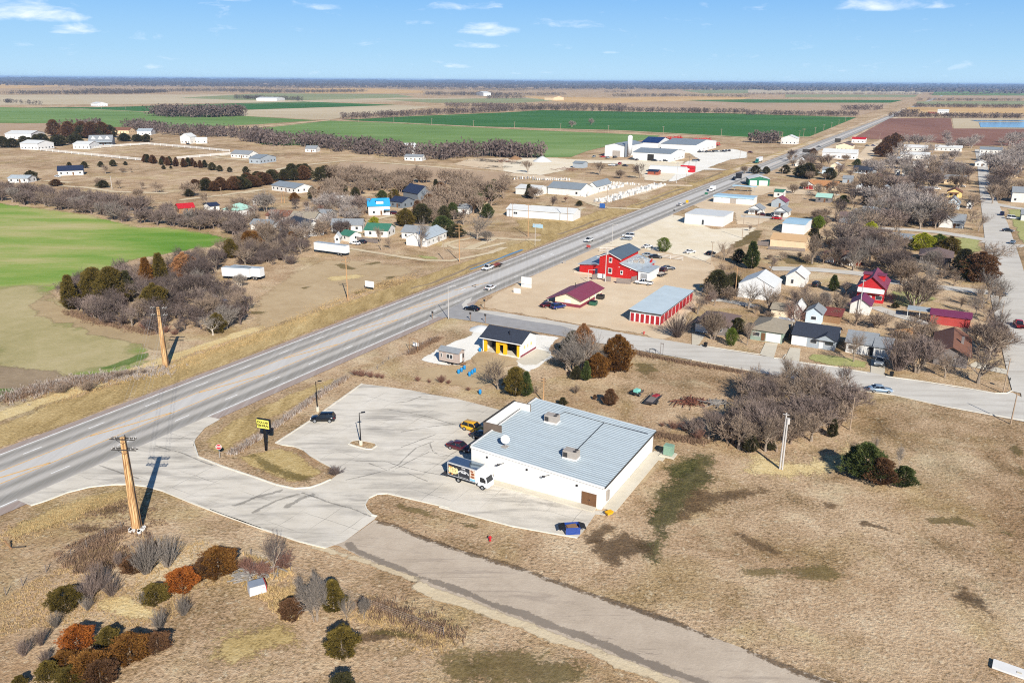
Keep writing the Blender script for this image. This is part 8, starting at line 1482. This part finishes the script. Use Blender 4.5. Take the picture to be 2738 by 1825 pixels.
def big_pole(c, bx, by, ty, label, w0, w1, base=True):
 b = at(c, bx, by); h = height(c, bx, by, ty); root = thing('utility_pole', label, 'utility pole', b, R(-4)); m = MB(); vs = []
 for z, w in ((-.3,w0),(h-.1,w1)):
  for x, y in ((-.5,-.5),(.5,-.5),(.5,.5),(-.5,.5)): vs.append((x*w, y*w*.72, z))
 m.add(vs, [(0,3,2,1),(4,5,6,7),(0,1,5,4),(1,2,6,5),(2,3,7,6),(3,0,4,7)]); m.build('pole', MATS['laminated_wood'], root)
 MB().tube([(w0*.5+.03,.0,-.1),(w1*.5+.03,0,h+.25)],.06,6).build('conduit', MATS['dark_metal'], root)
 for z in (h-.35, h-1.95):
  for s in (-1,1):
   a = MB(); a.box(0, s*w1*.42, z, 3.6, .12, .14); o = a.build('crossarm', MATS['dark_trim'], root)
   for k in (-.47,-.3,.3,.47): MB().cyl(k*3.6, s*w1*.42, z+.07, z+.3, .06, 6).build('insulator', MATS['pole_grey'], o)
  MB().tube([(-.9,-w1*.45,z-.05),(0,-w1*.4,z-.7),(.9,-w1*.45,z-.05)],.035,4).build('brace', MATS['dark_metal'], root)
 if base:
  m = MB()
  for i in range(22): m.box(rnd.uniform(-.95,.95), rnd.uniform(-1.0,.4), .12, .42, .36, .34, rnd.random()*3)
  m.build('stone_footing', MATS['white_paint'], root)
 return root, h
bp1, h1 = big_pole('B1',1225,1385,562,'tall thick laminated wood pole in the left foreground with four crossarms',1.2,.62); bp2, h2 = big_pole('A5',1482,1265,738,'thick laminated wood pole at the wheat field edge across the highway',1.15,.62,False)
wr = MB()
for z in (-.1, -1.7):
 for k in (-.47,-.3,.3,.47):
  a = bp1.location+Matrix.Rotation(bp1.rotation_euler.z, 3, 'Z')@Vector((k*3.6,0,h1+z)); b = bp2.location+Matrix.Rotation(bp2.rotation_euler.z, 3, 'Z')@Vector((k*3.6,0,h2+z)); wr.tube([a.lerp(b, i/10)-Vector((0,0,1.2*(1-(i/5-1)**2))) for i in range(11)], .011, 3, cap=False)
tag(wr.build('power_lines', MATS['pole_grey']), 'thin wires strung across the highway between the two thick laminated poles', 'wires')
UP = [('A6',936,1012,625,'tall brown pole with two crossarms in the meadow by the highway',(.3,1.6),3.2,.19,'pole_tan'),('A6',1930,665,330,'triple armed pole where the lane meets the highway verge',(.3,1.5,2.7),3.0,.18,'pole_tan'),('A6',1790,648,478,'shorter pole left of the triple armed one',(.4,),1.6,.16,'pole_wood'),('A6',1236,570,420,'grey pole by the yard fence of the green roofed house',(.3,),2.0,.15,'pole_wood'),('A6',748,425,305,'pole among the small houses with two short arms',(.3,.9),2.0,.15,'pole_wood'),('A6',135,300,130,'pole beside the pale teal roofed house',(.3,),1.6,.14,'pole_wood'),
('A7',540,275,-10,'tall slim pole before the very long white building',(.3,),2.4,.17,'pole_tan'),('A3',722,1330,1065,'slim pole at the right end of the very long white building',(.3,),1.6,.15,'pole_wood'),('A3',233,1280,1150,'slim pole at the left end of the very long white building',(.3,),1.6,.14,'pole_wood'),('A7',1228,680,385,'tall pole with transformers before the red barn',(.3,1.4),2.0,.17,'pole_grey'),
('B3',1177,348,135,'white topped pole behind the store roof',(.3,.9),1.0,.15,'pole_tan'),('B4',1297,565,370,'dark slim pole right of the store side thicket',(),1,.13,'pole_wood'),('B4',2272,528,343,'dark leaning pole at the right edge above the field',(),1,.15,'pole_wood'),('B4',2226,342,135,'dark pole at the street corner with stop sign',(),1,.15,'pole_wood'),('A8',1182,745,500,'pole in front of the red house',(.3,),1.2,.16,'pole_grey'),('A8',303,632,405,'twin poles at the left corner of the white hall',(.3,.9),1.0,.15,'pole_tan'),('A8',1128,1570,1330,'dark pole at the edge of the thicket',(),1,.12,'pole_wood') if False else ('A8',2190,770,650,'slim pale pole by the right street',(),1,.12,'pole_wood'),
('A8',355,205,40,'slim pole between gravel lot and bank',(.3,),1.4,.14,'pole_wood'),('A8',470,120,30,'slim pole at the cross street behind the metal store',(.3,),1.4,.14,'pole_wood'),('A8',135,390,230,'slim dark pole by the trees at the gravel lot',(.3,),1.2,.14,'pole_wood'),('A4',280,880,775,'pole with transformer beside the green garage',(.3,1.0),2.4,.17,'pole_wood'),('A4',205,1080,950,'pole by the green awning shop',(.3,),1.4,.15,'pole_wood'),('A4',278,600,480,'tall pole before the white two storey building across the highway',(.3,1.2),3.4,.2,'pole_wood'),('A4',115,650,530,'pole on the verge left of the white two storey building',(.3,1.0),3.0,.2,'pole_wood'),('A4',462,540,452,'double armed pole at the corner of the deep green field',(.3,1.2),4,.2,'pole_wood'),('A4',430,530,470,'pole just left of the double armed one',(.3,),3.4,.2,'pole_wood'),('A4',1098,570,490,'pole at the back of the machine yard',(.3,),2,.18,'pole_wood'),
('A3',1400,1000,860,'pole at the corner of the monument yard',(.3,),2.2,.17,'pole_wood'),('A3',1075,1190,990,'pole at the edge of the monument yard drive',(.3,),2.0,.16,'pole_wood'),('A3',1250,1215,1110,'short pole on the highway verge by the monument yard',(),1,.14,'pole_wood'),('A3',1780,1010,860,'pole by the highway before the factory drive',(),1,.15,'pole_wood'),('A3',1697,968,780,'lattice like pole before the quonset',(.3,1.2),1.6,.22,'pole_grey'),('A3',1862,905,785,'pole beside the factory drive',(),1,.15,'pole_wood'),('A3',2260,765,640,'pole on the verge right of the factory drive',(.3,),2,.16,'pole_wood'),('A3',2172,850,745,'pole between the factory drive and highway',(),1,.15,'pole_wood'),('A3',1807,820,725,'dark flagpole by the factory lawn',(),1,.14,'dark_metal'),
('A1',1000,1185,1070,'white pole in the pasture above the hedgerow',(.3,),2,.18,'pole_grey'),('A1',1440,1210,1125,'pole right of the white one in the pasture',(.3,),2,.18,'pole_wood'),('A1',1975,1250,1175,'pole by the lane near the cedar windbreak',(.3,),2,.17,'pole_wood'),('A1',1348,775,695,'pole before the far white shed',(.3,),2.4,.2,'pole_wood'),('A2',1640,810,715,'pole by the tall white metal barn',(.3,),2,.18,'pole_wood'),('A2',693,740,655,'pole before the tree belt',(.3,),2,.18,'pole_wood'),('A2',370,1145,1040,'pole below the white ranch house',(.3,),1.6,.15,'pole_tan'),('A2',345,1145,1060,'second pole below the white ranch house',(.3,),1.6,.15,'pole_tan'),('A2',1330,1130,1040,'pole left of the navy roofed houses',(.3,),1.6,.15,'pole_wood'),('A2',190,690,630,'pole by the cedars near the grey barn',(.3,),2,.18,'pole_wood')]
for c, bx, by, ty, l, arms, aw, r, m in UP: utility_pole(c, bx, by, ty, l, arms, aw, r, m, transformer='transformer' in l)
tp_ = utility_pole('B4',872,802,465,'double pole of pale wood with transformer in front of the store side thicket',(.25,),1.0,.17,'pole_grey',transformer=True); hh_ = height('B4',872,802,465); MB().tube([(.42,-.1,-.2),(.30,-.05,hh_-.9)],.14,8).build('second_pole', MATS['pole_grey'], tp_)
for c, pts in (('A2', ((770,405,372),(1028,425,365),(1345,432,375),(1683,450,388),(2055,465,405))), ('A3', ((252,480,420),(662,505,437),(1088,522,450),(1577,540,462),(2095,548,484))), ('A1', ((905,470,425),(1123,478,438)))):
 for bx, by, ty in pts: utility_pole(c, bx, by, ty, 'lone roadside pole along the farm lane between the far green fields', (.5,), 3, .26, 'pole_wood', group='poles along the far farm lane')
for bx, by, ty in ((560,500,440),(633,468,418),(700,442,400),(760,418,378),(815,392,360),(870,365,335)): utility_pole('A4', bx, by, ty, 'roadside pole between the highway and the deep green field', (.5,), 3, .26, 'pole_wood', group='poles between highway and deep green field')
def street_lamp(c, bx, by, ty, label, mat='pole_grey', arm=1.6, ang=0.0, base=False, double=False):
 b = at(c, bx, by); h = height(c, bx, by, ty); root = thing('street_lamp', label, 'street lamp', b, ang); z0 = .9 if base else 0
 if base: MB().cyl(0,0,-.05,.95,.33,16).build('pedestal', MATS['pad_concrete'], root)
 MB().tube([(0,0,z0),(0,0,h)], [.11,.07], 8).build('pole', MATS[mat], root); MB().tube([(0,0,h-.05),(arm,0,h+.05)],.045,6).build('arm', MATS[mat], root); MB().box(arm+.2,0,h+.04,.7,.34,.14).build('lamp_head', MATS[mat], root)
street_lamp('A6',1833,1180,888,'tall slim grey street lamp at the side street corner'); street_lamp('A7',1288,345,172,'street lamp on the highway edge by the silver sedan'); street_lamp('B2',1552,738,452,'black parking lot lamp on the grass island','black_paint',.5,.4,True); street_lamp('B2',1167,435,172,'black lot lamp by the black parked car','black_paint',.6,.4,True); street_lamp('A7',1075,690,575,'yard lamp behind the cream shop'); street_lamp('A7',602,360,165,'highway lamp with pale blue panel at the lane')
def stop_sign(c, bx, by, ty, label, face=0.0):
 b = at(c, bx, by); h = height(c, bx, by, ty); root = thing('stop_sign', label, 'stop sign', b, face); MB().box(0,.03,h/2,.07,.05,h).build('post', MATS['satin_steel'], root)
 def octo(mb, rr, y): mb.exx([(0,0)], 0, 0) if False else mb.add([(rr*math.cos(R(22.5+45*k)), y, h-.45+rr*math.sin(R(22.5+45*k))) for k in range(8)]+[(rr*math.cos(R(22.5+45*k)), y+.015, h-.45+rr*math.sin(R(22.5+45*k))) for k in range(8)], [tuple(range(8)), tuple(range(15,7,-1))]+[(k,k+8,(k+1)%8+8,(k+1)%8) for k in range(8)])
 m = MB(); octo(m, .52, 0); p = m.build('panel', MATS['white_paint'], root); m = MB(); octo(m, .47, -.008); m.build('face', MATS['red_paint'], p); text_mesh('lettering', 'STOP', .36, 'white_paint', p, (0,-.014,h-.45), (math.pi/2,0,0), None, .012)
stop_sign('B1',1962,752,632,'red stop sign on the grass at the store exit', R(8)); 
b_ = at('B4',2252,322); root = thing('stop_sign', 'grey back of a stop sign at the right street corner', 'stop sign', b_, R(30)); MB().box(0,0,1.3,.07,.05,2.6).build('post', MATS['wood_grey'], root); MB().add([(.42*math.cos(R(22.5+45*k)),-.04,2.3+.42*math.sin(R(22.5+45*k))) for k in range(8)]+[(.42*math.cos(R(22.5+45*k)),-.06,2.3+.42*math.sin(R(22.5+45*k))) for k in range(8)], [tuple(range(8)), tuple(range(15,7,-1))]+[(k,(k+1)%8,(k+1)%8+8,k+8) for k in range(8)]).build('panel', MATS['hvac_dark'], root)
def store_sign():
 b = at('B2',706,785); h = height('B2',690,785,520)+.3; root = thing('pylon_sign', 'black framed yellow store sign on a single post by the highway', 'sign', b, R(-18)); W, Hh = 2.6, 1.75
 mk('sign_yellow', hx('ddd45f'), .03, 1, rough=.5); MB().box(0,.05,(h-Hh)/2,.32,.32,h-Hh).build('post', MATS['black_paint'], root)
 bx_ = MB().box(0,.05,h-Hh/2,W,.5,Hh).build('cabinet', MATS['black_paint'], root); MB().box(0,-.205,h-Hh/2,W-.16,.03,Hh-.16).build('face', MATS['sign_yellow'], bx_)
 MB().box(0,.305,h-Hh/2,W-.16,.03,Hh-.16).build('face', MATS['sign_yellow'], bx_)
 for s, y, r_ in ((1,-.228,0),(-1,.328,math.pi)):
  text_mesh('lettering', 'DOLLAR', .57, 'black_paint', bx_, (0,y,h-Hh/2+.3), (math.pi/2,0,r_), None, .022); text_mesh('lettering', 'GENERAL', .57, 'black_paint', bx_, (0,y,h-Hh/2-.3), (math.pi/2,0,r_), None, .022)
store_sign()
def panel_sign(c, bx, by, ty, label, w, ph, mat='white_paint', posts=2, post='wood_brown', ang=None, panels=1, pw=.09):
 b = at(c, bx, by); h = height(c, bx, by, ty); root = thing('sign_board', label, 'sign', b, math.atan2(V.y, V.x) if ang is None else ang)
 for k in range(posts): MB().box(0 if posts == 1 else -w/2+.1+(w-.2)*k/(posts-1), .06, h/2, pw, pw, h).build('post', MATS[post], root)
 for k in range(panels): MB().box(0,0,h-ph/2-k*(ph+.12),w,.08,ph).build('panel', MATS[mat], root)
 return root
panel_sign('A6',1130,918,842,'weathered white board on two posts in the meadow by the highway',3.4,1.9,ang=R(-28)); panel_sign('A7',525,730,640,'two panel white sign on the verge before the cream shop',3.6,2.3,'white_paint',2,'satin_steel',None,2); panel_sign('A7',442,782,740,'low double faced white sign left of the two panel one',2.4,1.7,'white_paint',3,'wood_grey')
root = panel_sign('A6',1520,1470,1355,'tall empty brown sign frame in the grass by the tiny house',2.6,.15,'wood_brown',2,'wood_brown'); panel_sign('A6',1540,1440,1390,'small white board hanging low beside the brown sign frame',1.6,.9,'white_paint',1,'wood_brown')
for bx, by, ty, l in ((1690,1180,1110,'little brown sign post at the highway edge left of the grey lamp'),(2027,1192,1120,'thin sign post at the grass corner of the side street'),(2160,1215,1135,'thin sign post farther along the side street corner'),(2152,1088,1005,'thin sign post across the mouth of the side street')): panel_sign('A6',bx,by,ty,l,.6,.6,'hvac_dark',1,'wood_brown')
panel_sign('A3',1790,1160,1120,'small yellow warning sign on the highway edge by the far white car',1.4,1.4,'yellow_paint',1,'satin_steel'); panel_sign('A3',1035,1190,1150,'blue sign at the drive of the monument yard',3,2.2,'blue_paint',1,'satin_steel'); panel_sign('A3',460,1365,1335,'pale blue board by the highway before the long white building',5,2.2,'pale_blue_roof',1,'satin_steel'); panel_sign('A3',2248,950,880,'dark billboard seen edge on by the roadside trees',4,3.4,'dark_metal',2,'dark_metal'); panel_sign('A4',487,672,625,'dark billboard with two legs beside the round brown cedar',7,3.0,'dark_trim',2,'dark_metal'); panel_sign('A4',750,570,535,'small dark billboard on the right highway verge',6,4,'dark_trim',2,'dark_metal'); panel_sign('A3',1960,1090,1050,'small green road sign by the car wash',1.8,1.2,'green_metal',1,'satin_steel'); panel_sign('A3',1672,1270,1205,'small sign post on the verge left of the metal store',.7,.7,'hvac_dark',1,'wood_brown'); panel_sign('A7',1078,385,352,'red and white sign at the highway edge before the red barn',1.6,1.0,'faded_red',1,'pole_grey'); panel_sign('A7',865,520,495,'small grey service box on the gravel edge of the highway',1.2,1.0,'hvac_metal',2,'wood_grey'); panel_sign('B4',100,105,78,'empty tilted square frame on the fence along the side street',1.6,.12,'dark_metal',2,'dark_metal'); panel_sign('B4',155,110,42,'thin rack like pole by the street fence',.8,.2,'wood_grey',2,'wood_grey')
root = thing('tent', 'red and white striped tent top beside the factory drive', 'tent', at('A3',1795,868), math.atan2(V.y, V.x)); MB().box(0,0,1.4,10,5,2.8).build('wall', MATS['red_paint'], root); MB().exx([(-2.8,2.82),(2.8,2.82),(0,4.6)],-5.2,5.2).build('roof', MATS['red_paint'], root); MB().box(0,-2.53,2.2,4,.06,.9).build('stripe', MATS['white_paint'], root)
def implement(c, x, y, label, group, s=1.0):
 root = thing('farm_implement', label, 'farm machine', at(c, x, y), rnd.uniform(0,6), group); m = MB()
 for k in range(4): m.box(-2+k*1.3,0,1.2,.2,4.5*s,.25)
 m.box(0,0,1.3,5,.3,.3); m.box(0,1.6*s,2.2,.3,.3,2.4); m.box(0,-1.6*s,2.2,.3,.3,2.4); m.box(0,0,3.3,.3,3.8*s,.3); m.build('frame', MATS['red_paint'], root)
 for sy in (-1,1): MB().tube([(0,sy*2*s,.6),(0,sy*2.3*s,.6)],.6,10).build('wheel', MATS['tyre'], root)
for k in range(24):
 f = k/23; implement('A3',1545+195*f+rnd.uniform(-5,5),594-22*f+rnd.uniform(-6,6),'red farm implement in the left rows behind the factory','left rows of red implements')
for k in range(22):
 f = k/21; implement('A3',1815+180*f,604-8*f+rnd.uniform(-8,4),'red farm implement in the right rows behind the factory','right rows of red implements')
for k in range(4): implement('A3',2030+12*k,636,'red farm implement standing alone right of the largest hall','implements right of the largest hall')
for x, y, l, nm, m_, n in ((70,780,'dark scrap heap at the left of the salvage yard','scrap_heap','dark_trim',40),(180,780,'low scrap heap in the middle of the salvage yard','scrap_heap','rust_iron',30),(280,795,'small scrap heap by the bare tree of the salvage yard','scrap_heap','dark_trim',26),(100,830,'long low row of pipes in the salvage yard','pipe_stack','dark_trim',24),(740,850,'scrap heap beside the open grey shed','scrap_heap','rust_iron',30),(-60,770,'dark heap of tyres at the far left of the salvage yard','scrap_heap','dark_trim',34)): pile('A3',x,y,l,nm,m_,n,9,5,1.6)
def cone_heap(c, x, y, r, h, mat, label):
 root = MB(); n = 18; root.add([(r*math.cos(k*6.283/n)*rnd.uniform(.9,1.1), r*math.sin(k*6.283/n)*rnd.uniform(.9,1.1), -.1) for k in range(n)]+[(r*.5*math.cos(k*6.283/n), r*.5*math.sin(k*6.283/n), h*.55) for k in range(n)]+[(0,0,h)], [(k,(k+1)%n,n+(k+1)%n,n+k) for k in range(n)]+[(n+k,n+(k+1)%n,2*n) for k in range(n)]); o = root.build('gravel_heap', MATS[mat], None, True); o.location = at(c, x, y); tag(o, label, 'gravel heap')
cone_heap('A3',500,775,8,4.5,'white_roof','white conical gravel heap in the salvage yard'); cone_heap('A3',260,755,6,3.2,'wood_brown','brown earth heap in the salvage yard'); cone_heap('B7',675,290,3.2,1.0,'white_roof','low white gravel heap by the black roofed garage')
def wire_fence(pts, h, label, step=3.0, mat='wood_grey', mesh=True):
 root = thing('wire_fence', label, 'fence', pts[0], 0); w = MB(); ps = [p-pts[0] for p in pts]
 for i in range(len(ps)-1):
  a, b = ps[i], ps[i+1]; n = max(1, int((b-a).length/step))
  for j in range(n+(i == len(ps)-2)):
   q = a.lerp(b, j/n); MB().tube([(q.x,q.y,-.1),(q.x+rnd.uniform(-.05,.05),q.y,h+.1)],.055,5).build('post', MATS[mat], root)
  for z in ((.25,.5,.75,1.0) if mesh else (.6,1.0)): w.tube([a+Vector((0,0,h*z)), b+Vector((0,0,h*z))], .009, 3)
 w.build('wires', MATS['pole_grey'], root)
 return root
wire_fence(gl('B2', [(398,815),(660,655),(960,445),(1230,255),(1420,140),(1510,110)]), 1.2, 'wire fence tangled with dead weeds along the highway side of the lot'); wire_fence(gl('B4', [(60,100),(330,165),(640,215),(660,330)]), 1.1, 'wire fence along the near side of the side street'); wire_fence(gl('B5', [(60,690),(220,600),(450,470),(690,320),(840,230),(1020,120),(1180,50)]), 1.1, 'old wire fence down the foreground slope left of the big pole', 5); wire_fence(gl('A6', [(1740,1350),(1600,1420),(1480,1490),(1300,1540)])+gl('B2',[(1700,60),(1600,110)]), 1.1, 'weedy wire fence between highway bank and tiny house'); wire_fence(gl('B6', [(400,450),(750,580),(1400,880),(2100,1150)]), 1.1, 'old wire fence beside the weed row in the lower foreground', 6)
def tufts(name, label, mat, areas, seed=3):
 r = random.Random(seed); V_, F_ = [], []
 for kind, c, pts, n, h, sp in areas:
  P_ = gl(c, pts)
  if kind == 'p': Q = [p for p in scatter(P_, n, 0.0, r) if mnoise.noise(p*.22)+.5*mnoise.noise(p*.6) > r.uniform(-.6,.35)]
  else:
   Q = []; Ls = [(P_[i+1]-P_[i]).length for i in range(len(P_)-1)]; T_ = sum(Ls)
   for k in range(n):
    s = T_*r.random()
    for i, L in enumerate(Ls):
     if s <= L or i == len(Ls)-1: p = P_[i].lerp(P_[i+1], min(1, s/L)); break
     s -= L
    Q.append(p+Vector((r.gauss(0,sp), r.gauss(0,sp), 0)))
  for p in Q:
   for k in range(5):
    b = len(V_); a = r.random()*6.283; hh = h*r.uniform(.5,1.3); w = h*.09; x, y = p.x+r.gauss(0,h*.25), p.y+r.gauss(0,h*.25); dx, dy = math.cos(a), math.sin(a); lx, ly = r.gauss(0,.4)*hh, r.gauss(0,.4)*hh
    V_ += [(x-dx*w,y-dy*w,.0),(x+dx*w,y+dy*w,.0),(x+lx,y+ly,hh)]; F_.append((b,b+1,b+2))
 m = bpy.data.meshes.new(name); m.from_pydata(V_, [], F_); m.materials.append(MATS[mat]); o = bpy.data.objects.new(name, m); COL.objects.link(o); return tag(o, label, None, None, 'stuff')
mk('dead_grass', hx('b59a6c'), .25, .5); mk('dead_weed', hx('7c6450'), .3, .5); mk('pale_weed', hx('a2968c'), .25, .5)
tufts('dead_grass', 'tall dead straw coloured grass on the foreground slope and verges', 'dead_grass', [('p','B5',[(300,560),(900,250),(1300,120),(1900,150),(2350,250),(2353,560),(1900,640),(1700,900),(1500,1000),(1000,1000),(300,1000),(0,1100),(0,760)],6000,.27,0),('l','B1',[(0,1480),(600,1250),(1100,1100)],700,.35,1.5),('l','A5',[(480,1560),(1000,1400),(1500,1290),(1900,1120),(2335,1000)],2000,.34,2.2),('l','A6',[(0,1380),(500,1180),(1000,960),(1500,800)],1700,.34,2.5),('p','B6',[(300,420),(760,560),(820,1000),(700,1030),(320,700)],2600,.5,0),('l','B6',[(1280,930),(1600,1020),(2146,1210)],1000,.3,1.3)])
tufts('dead_weeds', 'dark dead weeds along fences, banks and ditch edges', 'dead_weed', [('l','B2',[(398,815),(660,655),(960,445),(1230,255),(1420,140)],420,.7,.35),('p','B1',[(760,1240),(1000,1160),(1160,1110),(1400,1200),(1500,1340),(1200,1400),(700,1420),(600,1360)],700,.4,0),('l','B6',[(1400,880),(1800,1010),(2200,1160)],420,.6,1.0),('l','A6',[(1740,1350),(1600,1420),(1480,1490)],500,.7,.6),('l','B4',[(0,100),(330,165),(640,215)],700,.6,.6),('l','B4',[(0,560),(150,600),(420,640)],500,.6,.8),('p','B5',[(500,300),(1000,60),(1400,40),(1600,300),(1200,420),(700,500)],1800,.55,0),('l','A5',[(600,780),(900,880),(1400,980)],600,.8,1.0),('l','A5',[(0,1570),(500,1440),(1000,1370)],900,.7,1.6)], 4)
tufts('pale_weeds', 'pale grey weeds along the store fence and the wheat bank', 'pale_weed', [('l','B2',[(398,815),(660,655),(960,445),(1230,255),(1420,140)],700,.75,.35),('l','A5',[(0,1560),(500,1430),(1000,1360),(1500,1290)],1100,.7,2.0)], 5)
hz = MB(); hz.box(0,0,37.0,86000,86000,78.0); hm = bpy.data.materials.new('haze'); hm.use_nodes = True; ht = NT(hm)
for n in list(ht.n):
 if n.type == 'BSDF_PRINCIPLED': ht.n.remove(n)
pv = ht.new('ShaderNodeVolumePrincipled'); pv.inputs['Color'].default_value = (.46,.67,1.0,1); pv.inputs['Density'].default_value = 4.6e-5; pv.inputs['Anisotropy'].default_value = .0
ht.link(pv.outputs[0], ht.n['Material Output'].inputs['Volume'])
ho = hz.build('haze', hm); ho['kind'] = 'stuff'; ho['label'] = 'thin blue haze lying over the distant plain'
